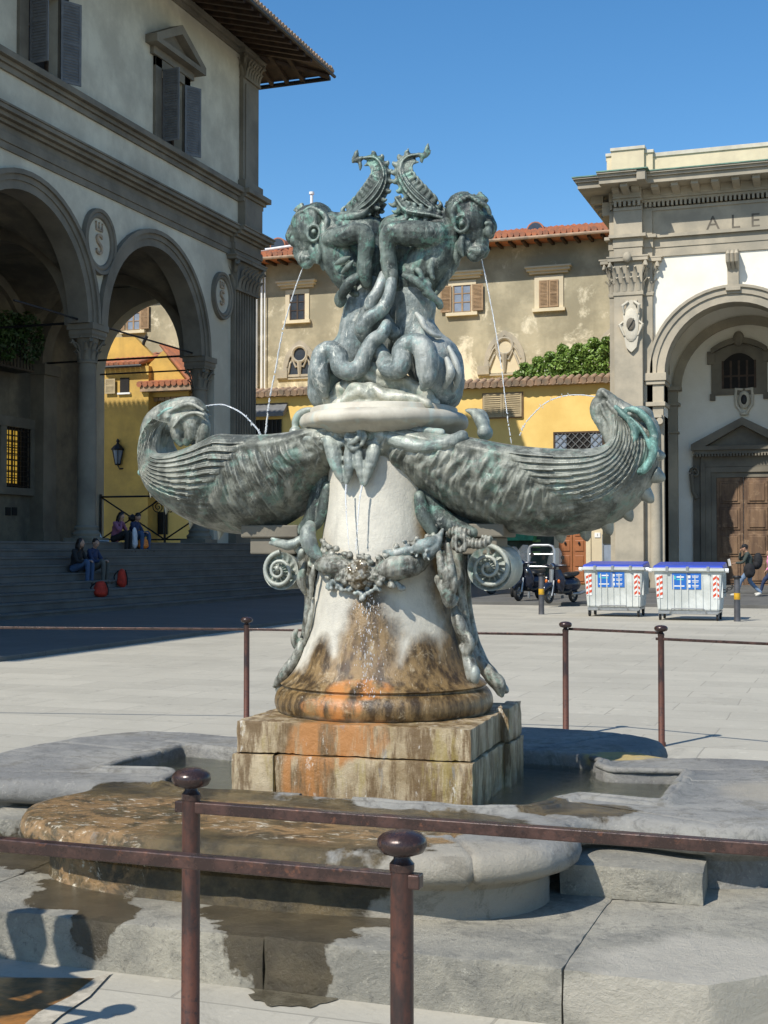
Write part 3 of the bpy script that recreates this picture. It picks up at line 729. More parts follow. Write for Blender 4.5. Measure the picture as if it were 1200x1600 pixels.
# street-level: wooden double door, shop, pale base band
q=MB(); a=onv(845,760,VY); b=onv(950,812,VY)
DR=MB(); a=onv(874,912,VY); b=onv(916,800,VY); 
DR.box(a.x-.2,a.x,VY-.1,VY,0,b.z+.2); DR.box(b.x,b.x+.2,VY-.1,VY,0,b.z+.2); DR.box(a.x,b.x,VY-.1,VY,b.z,b.z+.2)
door=DR.build('door',M['pl_cream'],YE)
M['redwood']=simple('varnished_door',(.36,.13,.045),.5,ns=3,var=.15,bs=20)
uc=(a.x+b.x)/2
for x0,x1 in((a.x,uc-.01),(uc+.01,b.x)):
    q=MB(); q.box(x0,x1,VY-.06,VY-.001,.15,b.z)
    hh=b.z/5
    for i in range(5): q.box(x0+.1,x1-.1,VY-.09,VY-.06,.25+i*hh,.25+i*hh+hh-.18)
    lf=q.build('door_leaf',M['redwood'],door,bevel=.015)
    q=MB(); q.ell(((x0+x1)/2,VY-.13,1.3+.55),(.05,.05,.07),8,6); q.build('door_knocker',M['iron'],lf)
    q=MB(); q.box((x0+x1)/2-.16,(x0+x1)/2+.16,VY-.1,VY-.092,2.15+.55,2.45+.55); q.build('notice',M['white'],lf)
q=MB(); a=onv(920,905,VY); b=onv(944,820,VY); q.box(a.x,b.x+.2,VY-.04,VY-.001,0,b.z); q.build('wall_facing',M['pl_cream'],YE)
q=MB(); a=onv(944,905,VY); b=onv(957,835,VY); q.box(a.x,b.x+.6,VY-.1,VY-.042,0,b.z+.5); sh=q.build('shop_window',M['glass_blue'],YE)
q=MB(); q.box(a.x-.06,a.x,VY-.14,VY-.05,0,b.z); q.build('frame',M['steel'],sh)
q=MB(); z=onv(950,840,VY).z; q.box(a.x-.03,b.x+.6,VY-.15,VY-.1,z-.25,z+.45); sg=q.build('shop_sign',simple('dark_sign',(.05,.05,.03),.5,bump=0),sh)
text_mesh('sign_text','ERE',.28,M['white'],sg,(a.x+.32,VY-.16,z+.25),FACE_V,.005); text_mesh('sign_text','VI.',.28,M['white'],sg,(a.x+.45,VY-.16,z-.06),FACE_V,.005)
p=onv(934,836,VY); q=MB(); q.box(p.x-.12,p.x+.12,VY-.07,VY-.042,p.z-.1,p.z+.1); pl=q.build('number_plate',M['white'],YE); text_mesh('number','1',.15,M['dark'],pl,(p.x,VY-.075,p.z),FACE_V,.002)
# shop shutters behind the scooters, green canopy
q=MB(); a=onv(800,915,VY); b=onv(868,836,VY); q.box(a.x-6,b.x,VY-.05,VY-.001,0,b.z)
sf=q.build('shop_front',simple('shop_green',(.05,.075,.05),.6,ns=6,var=.3),YE)
q=MB(); p=onv(828,838,VY); q.box(p.x-1,p.x+.3,VY-.6,VY-.05,p.z-.18,p.z+.15); q.build('canopy',simple('green_awning',(.05,.32,.17),.6),sf)
q=MB(); 
for i in range(9): q.box(onv(833,900,VY).x,onv(845,900,VY).x,VY-.08,VY-.051,1.4+i*.25,1.5+i*.25)
q.build('display',simple('green_display',(.25,.42,.12),.6),sf)
# wall lantern in the side street, by the arch
LN=thing('wall_lantern',tuple(onv(185,715,54.5)),'black iron wall lantern on a scrolled bracket against the yellow wall','lantern')
p=onv(184,712,VY-1.0); q=MB()
q.lathe(p.x,p.y,[(.10,p.z-.45),(.14,p.z-.42),(.15,p.z-.38)],8); q.lathe(p.x,p.y,[(.30,p.z+.25),(.32,p.z+.3),(.2,p.z+.45),(.08,p.z+.55),(.05,p.z+.62),(.09,p.z+.68),(.02,p.z+.8)],8)
for k in range(6):
    a=2*math.pi*k/6; q.tube([(p.x+.14*math.cos(a),p.y+.14*math.sin(a),p.z-.4),(p.x+.28*math.cos(a),p.y+.28*math.sin(a),p.z+.27)],.02,5)
q.build('lamp_frame',M['iron'],LN); 
q=MB(); q.lathe(p.x,p.y,[(.12,p.z-.38),(.26,p.z+.25)],8); q.build('lamp_glass',M['glass_blue'],LN)
q=MB(); q.tube([(p.x,p.y,p.z-.45),(p.x+.1,p.y,p.z-.62),(p.x+.5,p.y+.4,p.z-.55),(p.x+.8,VY,p.z-.55)],.04,6); q.tube([(p.x+.3,p.y+.2,p.z-.6),(p.x+.5,p.y+.5,p.z-.85),(p.x+.8,VY,p.z-.95)],.03,6); q.build('bracket',M['iron'],LN)
# iron gate closing the arch at the end of the loggia
GT=thing('iron_gate',(EC,43.9,ZF),'low wrought iron barrier with crossed bars closing the end arch of the arcade','gate')
q=MB(); g0,g1=EC-2.7,EC+2.7; zt=ZF+1.75
q.tube([(g0,43.9,zt),(g1,43.9,zt)],.035,6); q.tube([(g0,43.9,ZF+.15),(g1,43.9,ZF+.15)],.03,6)
for x in(g0,EC,g1): q.tube([(x,43.9,ZF),(x,43.9,zt+(.45 if x==EC else .1))],.045,6)
q.ell((EC,43.9,zt+.5),(.08,.08,.12),8,6)
for s in(-1,1):
    x0,x1=(g0,EC) if s<0 else (EC,g1)
    q.tube([(x0,43.9,ZF+.15),(x1,43.9,zt)],.03,6); q.tube([(x0,43.9,zt),(x1,43.9,ZF+.15)],.03,6)
    cx=(x0+x1)/2; q.lathe(cx,43.9,[(.02,ZF+.8),(.16,ZF+.9),(.16,ZF+1.0),(.02,ZF+1.1)],8)
    sp=[(cx-s*.0+.28*(1-t_/26)*math.cos(t_*.6)-s*1.1,43.85,ZF+1.35+.28*(1-t_/26)*math.sin(t_*.6)) for t_ in range(24)]
    q.tube(sp,.02,5)
q.build('bars',M['iron'],GT)
# ======================= CHURCH PORTICO (right) =======================
VB=50.0; PC=M['pietra_church']
CH=thing('church_portico',(-4,VB,0),'sunlit church portico with giant pilaster, carved cornice and tall round arch','building')
uA=onv(955,700,VB).x; uB=onv(964,700,VB).x; uC=onv(1008,700,VB).x; uD=onv(1022,700,VB).x
ARC=-4.15; BAY=2*(ARC-(uB+uC)/2)
zSp=8.07; rin=2.5
def zz(py,V=VB,px=980): return onv(px,py,V).z
zA0,zA1,zF1,zK=12.4,13.2,14.1,15.05
m=MB(); arch_panel(m,'y',VB,VB+.9,ARC,rin,zSp,uD-.2,2*ARC-uD+.2,zA0+.1); 
m.box(uD-.2,ARC-rin,VB,VB+.9,0,zSp); m.box(ARC+rin,2*ARC-uD+.2,VB,VB+.9,0,zSp)
arch_panel(m,'y',VB,VB+.9,ARC+BAY,rin,zSp,2*ARC-uD+.2,ARC+BAY*1.5,zA0+.1); m.box(2*ARC-uD+.2,ARC+BAY-rin,VB,VB+.9,0,zSp); m.box(ARC+BAY+rin,ARC+BAY*1.5,VB,VB+.9,0,zSp)
m.build('wall',M['pl_white'],CH)
m=MB(); m.box(uA+.02,uD,VB+.02,VB+12,0,zF1+.5); m.box(uA,ARC+BAY*1.5,VB+.9,VB+12,zA0,zF1+.4); m.build('side_wall',PC,CH)
# inner porch: back wall, ceiling vault, inner pilasters
VI=54.5
m=MB(); m.box(uD,ARC+BAY*1.5,VI,VI+.5,0,zA0); m.build('back_wall',M['pl_white'],CH)
m=MB(); 
for cc in(ARC,ARC+BAY):
    n=20; vs=[]
    for i in range(n+1):
        for j in range(n+1):
            x=cc-BAY/2+BAY*i/n; y=VB+.9+(VI-VB-.9)*j/n; lx=(x-cc)/(BAY/2); ly=(y-(VB+.9+VI)/2)/((VI-VB-.9)/2)
            vs.append((x,y,zSp-.2+max(3.35*math.sqrt(max(0,1-lx*lx)),2.9*math.sqrt(max(0,1-ly*ly)))))
    m.add(vs,[(i*(n+1)+j,(i+1)*(n+1)+j,(i+1)*(n+1)+j+1,i*(n+1)+j+1) for i in range(n) for j in range(n)])
m.build('vault',M['pl_white'],CH,smooth=30,fix=False)
m=MB(); pin=onv(1060,700,VI).x
for cc in(ARC,):
    for s in(-1,1):
        x=cc+s*(cc-pin) if s>0 else pin
        m.box(min(x,x-s*-1.1) if s<0 else x,max(x,x-s*-1.1) if s<0 else x+1.1,VI-.35,VI,0,6.6) if 0 else None
x0=pin-1.15
for a,b in((x0,pin),(2*ARC-pin,2*ARC-pin+1.15)):
    m=MB()
    m.box(a,b,VI-.35,VI-.001,0,7.3); m.box(a-.1,b+.1,VI-.45,VI-.001,7.3,7.42); m.box(a-.16,b+.16,VI-.55,VI-.001,7.9,8.05); m.box(a,b,VI-.38,VI-.001,7.42,7.9)
    m.box(a-.06,b+.06,VI-.42,VI-.001,6.2,6.28)
    m.box(a-.12,b+.12,VI-.47,VI-.001,0,.6)
    m.build('pilaster',PC,CH,bevel=.01)
m=MB(); rb=abs(ARC-pin)+.0; cB=onv(1165,560,VI).x
rb=cB-onv(1064,610,VI).x
arch_ring(m,'y',VI-.12,VI,cB,rb-.02,rb+.33,onv(1064,610,VI).z); m.build('lunette_arch',PC,CH,smooth=30)
# main pilaster
def big_pil(x0,x1,x2,x3):
    m=MB(); m.box(x0,x3,VB-.2,VB+.05,0,11.05); m.box(x1,x2,VB-.5,VB-.2,0,11.05)
    m.box(x1-.12,x2+.12,VB-.62,VB,0,.55); m.box(x1-.07,x2+.07,VB-.57,VB,.55,.8); m.box(x1-.04,x2+.04,VB-.54,VB,10.95,11.06); m.box(x0-.03,x3+.03,VB-.24,VB,10.95,11.055)
    p=m.build('pilaster',PC,CH,bevel=.012)
    k=MB(); corinthian(k,(x1+x2)/2,VB-.2,11.08,12.4,.34,square=((x2-x1)/2,.3)); corinthian(k,(x0+x3)/2,VB-.0,11.08,12.39,.3,square=((x3-x0)/2,.2))
    k.ell(((x1+x2)/2,VB-.72,12.32),(.16,.12,.2),10,8)
    k.build('capital',PC,p,smooth=40)
    for z0,z1,d in[(zA0,zA0+.33,.0),(zA0+.33,zA0+.68,.03),(zA0+.68,zA1-.12,.06),(zA1-.12,zA1,.16),(zA1,zF1,.0)]:
        e.box(x1-d,x2+d,VB-.5-d,VB,z0+.0011,z1); e.box(x0-d,x3+d,VB-.2-d,VB,z0+.0015,z1-.001)
    return p
e=MB(); right=ARC+BAY*1.5
for z0,z1,d in[(zA0,zA0+.33,.06),(zA0+.33,zA0+.68,.09),(zA0+.68,zA1-.12,.12),(zA1-.12,zA1,.22),(zA1,zF1,.06)]:
    e.box(uD-.01,right,VB-d,VB+.9,z0,z1)
pil=big_pil(uA,uB,uC,uD); big_pil(uA+BAY,uB+BAY,uC+BAY,uD+BAY)
e.build('entablature',PC,CH,bevel=.01)
# cornice: dentils, modillions, corona, copper flashing
def cornice_run(x0,x1,V,left_ret):
    c=MB()
    c.box(x0,x1,V-.12,V+.9,zF1+.001,zF1+.12)
    nd=int((x1-x0)/.16)
    for i in range(nd): c.box(x0+(x1-x0)*(i+.2)/nd,x0+(x1-x0)*(i+.75)/nd,V-.24,V-.12,zF1+.14,zF1+.32)
    c.box(x0,x1,V-.2,V+.9,zF1+.32,zF1+.42); c.box(x0,x1,V-.28,V+.9,zF1+.42,zF1+.5)
    nm=max(1,int(round((x1-x0)/.72)))
    for i in range(nm):
        xc=x0+(x1-x0)*(i+.5)/nm
        c.prism([(V-.28,zF1+.52),(V-.28,zF1+.78),(V-1.0,zF1+.78),(V-1.0,zF1+.66),(V-.8,zF1+.6),(V-.55,zF1+.58)],'x',xc-.13,xc+.13)
    c.box(x0,x1,V-.3,V+.9,zF1+.5,zF1+.78)
    c.box(x0-left_ret,x1,V-1.15,V+.9,zF1+.78,zF1+1.0); c.box(x0-left_ret*1.08,x1,V-1.25,V+.9,zF1+1.0,zF1+1.1); c.box(x0-left_ret*1.15,x1,V-1.33,V+.9,zF1+1.1,zF1+1.16)
    return c
co=cornice_run(uA,right,VB,1.0); o=co.build('cornice',PC,CH,bevel=.008)
c2=cornice_run(uB,uC,VB-.42,.35); 
for s in(0,BAY):
    c3=MB(); c3.v=[(x+s,y,z+.0025) for x,y,z in c2.v]; c3.f=c2.f; c3.box(uC+s-.01,uC+s+.3,VB-1.7,VB,zF1+.79,zF1+1.14); c3.build('cornice_break',PC,o,bevel=.008)
q=MB(); 
for i in range(4): q.box(uA-.75,uA-.28,VB+.1+i*.75,VB+.35+i*.75,zF1+.5,zF1+.78)
q.box(uA-.3,uA,VB,VB+6,zF1+.0,zF1+.5); q.box(uA-1.0,uA+.1,VB,VB+8,zF1+.785,zF1+1.09); q.build('cornice_return',PC,o)
q=MB(); q.box(uA-1.18,right,VB-1.36,VB+.9,zF1+1.162,zF1+1.2); q.box(uB-.42,uC+.4,VB-1.78,VB,zF1+1.165,zF1+1.205); q.build('copper_flashing',M['copper'],o)
q=MB(); zc=zF1+1.2; q.box(uA-.1,right,VB+.05,VB+.6,zc,zc+.85); q.box(uA+.1,uC+.05,VB-.25,VB+.5,zc+.002,zc+1.12); q.box(uA-.1,uC+.35,VB-.1,VB+.55,zc+.001,zc+.98)
pp=q.build('parapet',M['pl_cream'],CH); 
q=MB(); q.box(uA-.15,right,VB,VB+.65,zc+.852,zc+1.0); q.box(uA+.06,uC+.09,VB-.3,VB+.55,zc+1.122,zc+1.24); q.box(uA-.14,uC+.39,VB-.15,VB+.6,zc+.982,zc+1.1); q.build('coping',M['stone_white'],pp,bevel=.01)
M['letter']=simple('incised_letter',(.15,.13,.10),.8,bump=0)
for ch,px,py in(('A',1114,349),('L',1149,347),('E',1180,345)):
    p=onv(px,py,VB-.06); text_mesh('letter',ch,.72,M['letter'],CH,(p.x,VB-.062,p.z),FACE_V,.004)
for i,ch in enumerate('XANDER'): text_mesh('letter',ch,.72,M['letter'],CH,(p.x+.8*(i+1),VB-.062,p.z),FACE_V,.004)
for cc in (ARC,ARC+BAY):
    m=MB(); arch_ring(m,'y',VB-.14,VB+.02,cc,rin-.02,rin+.28,zSp); arch_ring(m,'y',VB-.2,VB+.02,cc,rin+.28,rin+.5,zSp); arch_ring(m,'y',VB-.27,VB,cc,rin+.5,rin+.6,zSp); arch_ring(m,'y',VB+.0,VB+.9,cc,rin-.015,rin+.05,zSp)
    m.build('archivolt',PC,CH,smooth=30)
    for s in(-1,1):
        xj=cc+s*rin; xo=cc+s*(rin+.62); a,b=min(xj,xo),max(xj,xo); j=s*-.12
        m=MB(); m.box(a,b,VB-.22,VB+.95,0,6.5); m.box(a-.1,b+.1,VB-.32,VB+1.0,zSp-.28,zSp); m.box(a-.05,b+.05,VB-.27,VB+1,zSp-.42,zSp-.28); m.box(a,b,VB-.2,VB+.94,7.0,zSp-.42); m.box(a-.06,b+.06,VB-.3,VB+1,6.85,7.0)
        m.box(a+.02,b-.02,VB-.2,VB+.93,6.5,6.85)
        p_=m.build('arch_pier',PC,CH,bevel=.01)
        k=MB(); xc=(a+b)/2
        k.lathe(xc,VB-.28,[(.24,0),(.24,.3),(.20,.45),(.2,3),(.17,6.0),(.2,6.05),(.18,6.1)],20)
        k.box(xc-.27,xc+.27,VB-.56,VB-.05,6.4,6.5)
        for s2 in(-1,1): k.tube([(xc+s2*.2,VB-.56,6.27),(xc+s2*.2,VB-.05,6.27)],.12,12)
        k.build('half_column',M['pietra_church'],p_,smooth=35)
    m=MB(); zt=zA0+.02; zb=zSp+rin+.45
    m.prism([(VB,zb),(VB-.25,zb+.05),(VB-.28,zb+.6),(VB-.5,zt-.3),(VB-.52,zt-.02),(VB,zt)],'x',cc-.2,cc+.2)
    for s2 in(-.15,0,.15): m.tube([(cc+s2,VB-.3,zb+.7),(cc+s2,VB-.5,zt-.45),(cc+s2,VB-.62,zt-.2),(cc+s2,VB-.52,zt-.08)],[.05,.09,.08,.04],8)
    m.box(cc-.26,cc+.26,VB-.3,VB,zb-.08,zb+.05)
    m.build('keystone',PC,CH,bevel=.01)
# cartouche on the pilaster
p=onv(987,508,VB-.5); c=MB(); pts=[]
out=[(0,1.0),(.28,.92),(.42,1.0),(.34,.7),(.62,.45),(.55,.2),(.95,-.02),(.62,-.2),(.5,-.55),(.38,-.9),(.12,-1.05),(0,-1.1)]
sh=[(p.x+x*.5,p.z+z*.92) for x,z in out]+[(p.x-x*.5,p.z+z*.92) for x,z in out[::-1][1:-1]]
c.prism(sh,'y',VB-.62,VB-.5); c.ell((p.x,VB-.62,p.z-.02),(.30,.1,.62),14,10)
for s in(-1,1):
    c.tube([(p.x+s*.1,VB-.64,p.z+.85),(p.x+s*.3,VB-.68,p.z+.7),(p.x+s*.26,VB-.64,p.z+.4)],[.05,.07,.03],7); c.tube([(p.x+s*.3,VB-.64,p.z+.1),(p.x+s*.42,VB-.66,p.z),(p.x+s*.25,VB-.64,p.z-.4)],[.04,.06,.03],7)
ca=c.build('cartouche',M['stone_white'],pil,bevel=.03)
c=MB(); c.ell((p.x,VB-.73,p.z),(.16,.04,.24),10,8); c.tube([(p.x-.1,VB-.76,p.z-.15),(p.x+.02,VB-.78,p.z+.05),(p.x+.12,VB-.76,p.z+.2)],[.03,.05,.02],6); c.build('emblem',M['pietra'],ca,smooth=40)
# doorway under the arch: frame, pediment, door leaves
dc=onv(1162,800,VI).x; dl=onv(1120,800,VI).x; hw=dc-dl; dt=onv(1162,746,VI).z
m=MB()
for s in(-1,1):
    for k,(w0,w1,d) in enumerate([(0,.2,.12),(.2,.42,.2),(.42,.6,.26)]): m.box(dc+s*(hw+w0),dc+s*(hw+w1),VI-d,VI,0,dt+w1)
for w0,w1,d in[(0,.2,.12),(.2,.42,.2)]: m.box(dc-hw-w0-.001,dc+hw+w0+.001,VI-d-.001,VI,dt+w0,dt+w1)
m.box(dc-hw-.6,dc+hw+.6,VI-.2,VI,dt+.43,dt+.95)
dr=m.build('doorway',M['pietra'],CH,bevel=.01)
zp=onv(1162,702,VI-.5).z
m=MB(); tipu=dc-onv(1080,692,VI-.4).x
m.box(dc-tipu+.1,dc+tipu-.1,VI-.45,VI,zp-.15,zp); m.box(dc-tipu,dc+tipu,VI-.55,VI,zp,zp+.16)
nd=30
for i in range(nd): m.box(dc-tipu+.2+(2*tipu-.4)*i/nd,dc-tipu+.27+(2*tipu-.4)*i/nd,VI-.5,VI-.3,zp-.25,zp-.15)
za=onv(1162,652,VI-.4).z; zb=zp+.16; ti=tipu
m.prism([(dc-ti,zb),(dc-ti+.55,zb),(dc,za-.3),(dc+ti-.55,zb),(dc+ti,zb),(dc+ti,zb+.08),(dc,za),(dc-ti,zb+.08)],'y',VI-.55,VI)
m.prism([(dc-ti+.5,zb),(dc+ti-.5,zb),(dc,za-.28)],'y',VI-.15,VI)
for s in(-1,1):
    m.box(dc+s*(hw+.62),dc+s*(hw+.9),VI-.15,VI,1.0,zp-.2)
    sp=[(dc+s*(hw+.82)+s*.2*(1-t_/18)*math.cos(t_*.65),VI-.25,zp-.85+.22*(1-t_/18)*math.sin(t_*.65)) for t_ in range(16)]; m.tube(sp,.05,6); m.tube([(dc+s*(hw+.95),VI-.25,zp-.9),(dc+s*(hw+.9),VI-.2,zp-1.6),(dc+s*(hw+.75),VI-.2,zp-1.9)],[.09,.08,.1],8)
m.build('pediment',M['pietra'],dr,bevel=.008)
t=NT('old_door_wood',.7); f=t.noise(1.0,6,.65,vec=t.scale(t.co,(3,3,.5))); c_=t.mix(t.ramp(f,.35,.65),(.09,.05,.028),(.20,.12,.065)); c_=t.mix(t.math('MULTIPLY',t.ramp(t.noise(3,8,.75),.52,.66),.6),c_,(.30,.20,.12)); t.color(c_); t.bump(t.noise(20,6,.6,vec=t.scale(t.co,(1,1,.15))),.3,.01); M['door']=t.m
for s in(-1,1):
    q=MB(); a,b=sorted((dc+s*.01,dc+s*hw)); q.box(a,b,VI-.09,VI-.0,0.15,dt)
    cx=[a+.14+(b-a-.2)*0,a+.14+(b-a-.28)*.0]
    rows=4; rh=(dt-.25)/rows
    for r_ in range(rows):
        z0=.27+r_*rh; z1=z0+rh-.16
        x0_,x1_=a+.12,b-.12
        q.box(x0_,x1_,VI-.13,VI-.09,z0,z1); q.box(x0_+.06,x1_-.06,VI-.105,VI-.1,z0+.06,z1-.06) if 0 else None
        q.box(x0_+.09,x1_-.09,VI-.17,VI-.13,z0+.09,z1-.09)
    q.build('door_leaf',M['door'],dr,bevel=.02)
# arched window over the door, cartouche
m=MB(); wc=onv(1155,590,VI).x; a=onv(1130,608,VI); wt=onv(1155,552,VI).z; w_=wc-a.x
def seg(w,h): return [(wc-w,a.z)]+[(wc-w+2*w*i/12,h-.35*((i-6)/6)**2) for i in range(13)]+[(wc+w,a.z)]
o_=[(wc-w_-.45,a.z-.25)]+[(wc-w_-.45+2*(w_+.45)*i/12,wt+.35-.4*((i-6)/6)**2) for i in range(13)]+[(wc+w_+.45,a.z-.25)]
m.prism(o_,'y',VI-.1,VI)
m.prism([(x,z+.25) for x,z in o_[1:-1]]+[(x,z+.02) for x,z in o_[1:-1][::-1]],'y',VI-.3,VI)
for s in(-1,1): m.box(wc+s*(w_+.3),wc+s*(w_+.6),VI-.18,VI,wt-.4,wt+.1); m.box(wc+s*(w_+.3),wc+s*(w_+.5),VI-.16,VI,a.z-.45,a.z-.2)
m.ell((wc,VI-.25,wt+.55),(.22,.15,.3),10,8)
wd=m.build('window',M['pietra'],CH,bevel=.01)
q=MB(); q.prism(seg(w_,wt),'y',VI-.115,VI-.103); q.build('pane',M['dark'],wd)
q=MB()
for i in range(5): x=wc-w_+2*w_*i/4; q.box(x-.04,x+.04,VI-.14,VI-.116,a.z,wt-.3)
q.box(wc-w_,wc+w_,VI-.142,VI-.118,a.z+.45,a.z+.52); q.build('glazing_bars',M['darkwood'],wd)
p=onv(1163,625,VI); q=MB(); q.ell((p.x,VI-.1,p.z),(.24,.14,.36),12,8)
for s in(-1,1): q.tube([(p.x+s*.05,VI-.15,p.z+.4),(p.x+s*.3,VI-.15,p.z+.42),(p.x+s*.32,VI-.15,p.z+.15),(p.x+s*.3,VI-.12,p.z-.2),(p.x+s*.1,VI-.12,p.z-.5)],[.05,.08,.06,.06,.05],8)
q.ell((p.x,VI-.12,p.z-.55),(.18,.1,.08),8,6); c_=q.build('cartouche',M['stone_white'],CH,smooth=40)
q=MB(); q.ell((p.x,VI-.22,p.z),(.12,.04,.2),8,6); q.build('emblem',M['iron'],c_,smooth=40)
# ======================= FOUNTAIN: PLATFORM AND BASIN =======================
CU,CV=-2.30,6.63
def W2(u,v): return (CU+u,CV+v)
# -- materials --
def stone_mat(name,dry,patch,wetc,wet,dry_rough=.85,rust=None,rustc=(.40,.20,.06),light=None,nz=.62,ns=7.5):
    t=NT(name,dry_rough)
    c=t.mix(t.ramp(t.noise(1.6,8,.7),.38,.64),patch,dry)
    c=t.mix(t.math('MULTIPLY',t.ramp(t.noise(8,10,.75,dist=.6),.52,.66),.65),c,tuple(x*.62 for x in patch))
    c=t.mix(t.math('MULTIPLY',t.ramp(t.noise(38,6,.7),.55,.72),.5),c,tuple(min(1,x*1.35) for x in dry))
    c=t.mix(t.math('MULTIPLY',t.ramp(t.vor(60),.16,.04),.6),c,(.06,.055,.045)); c=t.mix(t.math('MULTIPLY',t.ramp(t.noise(17,10,.85,dist=1.2),.55,.62),.6),c,(.12,.115,.10)); c=t.mix(t.math('MULTIPLY',t.ramp(t.noise(23,10,.85,dist=.8,vec=t.scale(t.co,(1,1,1),loc=(7,1,3))),.57,.63),.55),c,(.52,.49,.41))
    r=t.math('ADD',dry_rough,0.0)
    h=t.noise(24,9,.72)
    if light:
        m=t.blobs(light,.4,3); c=t.mix(t.math('MULTIPLY',m,.7),c,(.50,.46,.38))
    if rust:
        m=t.blobs(rust,.5,5); mm=t.math('MULTIPLY',m,t.ramp(t.noise(9,8,.75),.35,.6)); c=t.mix(mm,c,rustc)
    if wet:
        m=t.blobs(wet,nz,ns,.05)
        wc=t.mix(t.ramp(t.noise(6,8,.7),.35,.65),wetc,tuple(x*1.9 for x in wetc))
        c=t.mix(t.math('MULTIPLY',m,.93),c,wc); r=t.mix(m,(dry_rough,)*3,(.16,.16,.16))
    t.color(c); t.rough(r); h=t.math('ADD',h,t.math('MULTIPLY',t.noise(6,10,.8,dist=.8),1.4)); h=t.math('ADD',h,t.math('MULTIPLY',t.noise(70,6,.8),.5)); t.bump(h,.8,.018); return t.m
def rel(u,v,z,ru,rv,rz): return ((CU+u,CV+v,z),(ru,rv,rz))
def px_blob(px,py,z,rx,ry,rz=.12):  # ellipse around the surface point seen there
    p=onz(px,py,z); return ((p.x,p.y,p.z),(rx*1.25,ry*1.35,rz*1.3))
PLW=[px_blob(90,1350,.19,.5,.10),px_blob(180,1345,.19,.5,.12),px_blob(330,1330,.19,.6,.07),px_blob(560,1345,.19,.5,.08),px_blob(480,1340,.19,.5,.09),px_blob(530,1390,.19,.26,.22),px_blob(220,1370,.19,.3,.18),px_blob(110,1340,.19,.32,.22),px_blob(60,1335,.19,.45,.10),px_blob(190,1375,.19,.26,.20),px_blob(240,1345,.19,.5,.13),px_blob(125,1400,.19,.17,.16,.10),px_blob(160,1440,.16,.10,.12,.12),
     px_blob(400,1330,.19,.9,.07),px_blob(380,1385,.19,.25,.08),px_blob(520,1370,.19,.38,.16),px_blob(500,1420,.19,.28,.20),px_blob(560,1400,.19,.22,.18),
     ((onz(463,1500,.1).x,4.5,.1),(.17,.22,.24)),((onz(470,1440,.19).x,4.62,.19),(.26,.26,.2)),((onz(500,1400,.19).x,4.8,.19),(.36,.22,.2)),px_blob(440,1572,0,.17,.10,.10)]
M['platform']=stone_mat('platform_stone',(.40,.37,.295),(.235,.225,.19),(.05,.038,.02),PLW,light=[px_blob(700,1330,.19,.5,.10),px_blob(1160,1560,.1,.5,.35)])
M['basin']=stone_mat('basin_stone',(.34,.33,.295),(.25,.245,.225),(.045,.033,.018),
   [rel(-1.0,-1.05,.45,.42,.45,.5),rel(-.7,-1.45,.42,.45,.45,.5),rel(.2,-1.62,.42,.95,.36,.5),rel(-.6,-1.0,.4,.4,.3,.6),rel(.75,-1.25,.42,.5,.42,.4),rel(1.15,-.75,.44,.30,.22,.1)],
   rust=[rel(-.5,-1.35,.5,.7,.35,.4),rel(.1,-1.5,.48,.75,.3,.4),rel(-.9,-1.55,.4,.5,.3,.3)],light=[rel(1.9,.1,.46,.5,.5,.2)],nz=.6,ns=5)
# wet basin gets rust and lime crust on top of the wet film
t=NT('basin_wet_stone',.3)
c=t.mix(t.ramp(t.noise(1.6,8,.7),.38,.64),(.19,.187,.175),(.29,.28,.25)); c=t.mix(t.math('MULTIPLY',t.ramp(t.noise(9,10,.8,dist=.8),.5,.62),.65),c,(.125,.12,.11)); c=t.mix(t.math('MULTIPLY',t.ramp(t.noise(40,8,.8),.55,.66),.5),c,(.42,.40,.35)); tn=t.blobs([rel(.95,-1.75,.40,.5,.22,.2),rel(.6,-1.6,.2,.9,.4,.2),rel(2.1,.0,.46,.4,.35,.2)],.4,5,.3); c=t.mix(t.math('MULTIPLY',tn,.75),c,(.34,.305,.24)); c=t.mix(t.math('MULTIPLY',t.ramp(t.noise(3.2,10,.8,dist=.6),.52,.60),.5),c,(.13,.115,.085))
wetm=t.blobs([rel(-.15,-1.3,.4,.85,.42,.5),rel(-.92,-1.1,.45,.36,.34,.5),rel(-.72,-1.5,.42,.5,.42,.5),rel(-.1,-1.62,.42,.85,.4,.5),rel(-.6,-1.0,.4,.4,.3,.6),rel(.6,-1.2,.42,.38,.3,.4),rel(1.12,-.72,.44,.28,.2,.1)],.5,5,.06)
rs=t.blobs([rel(-.45,-1.38,.5,.85,.34,.4),rel(.15,-1.45,.48,.75,.30,.4),rel(-.95,-1.75,.4,.6,.35,.25)],.4,5,.2)
wc=t.mix(t.ramp(t.noise(5,8,.7),.38,.62),(.045,.036,.02),(.13,.095,.045))
wc=t.mix(t.math('MULTIPLY',rs,t.ramp(t.noise(6,9,.75,dist=.8),.42,.58)),wc,(.31,.19,.085))
wc=t.mix(t.math('MULTIPLY',rs,t.ramp(t.noise(13,9,.8,dist=.5,vec=t.scale(t.co,(1,2.2,1))),.56,.62)),wc,(.72,.66,.52))
ym=t.blobs([rel(1.05,.85,.46,.22,.14,.12)],.35,5,.1); ym=t.math('MULTIPLY',ym,t.ramp(t.noise(9,8,.75),.38,.5)); c=t.mix(t.math('MULTIPLY',ym,.7),c,(.50,.36,.10))
c=t.mix(wetm,c,wc); t.color(c)
t.rough(t.mix(wetm,(.85,)*3,(.2,.2,.2)))
b1=t.bump(t.math('ADD',t.noise(30,10,.78),t.math('MULTIPLY',t.noise(7,8,.7),1.2)),.75,.016); M['basin']=t.m
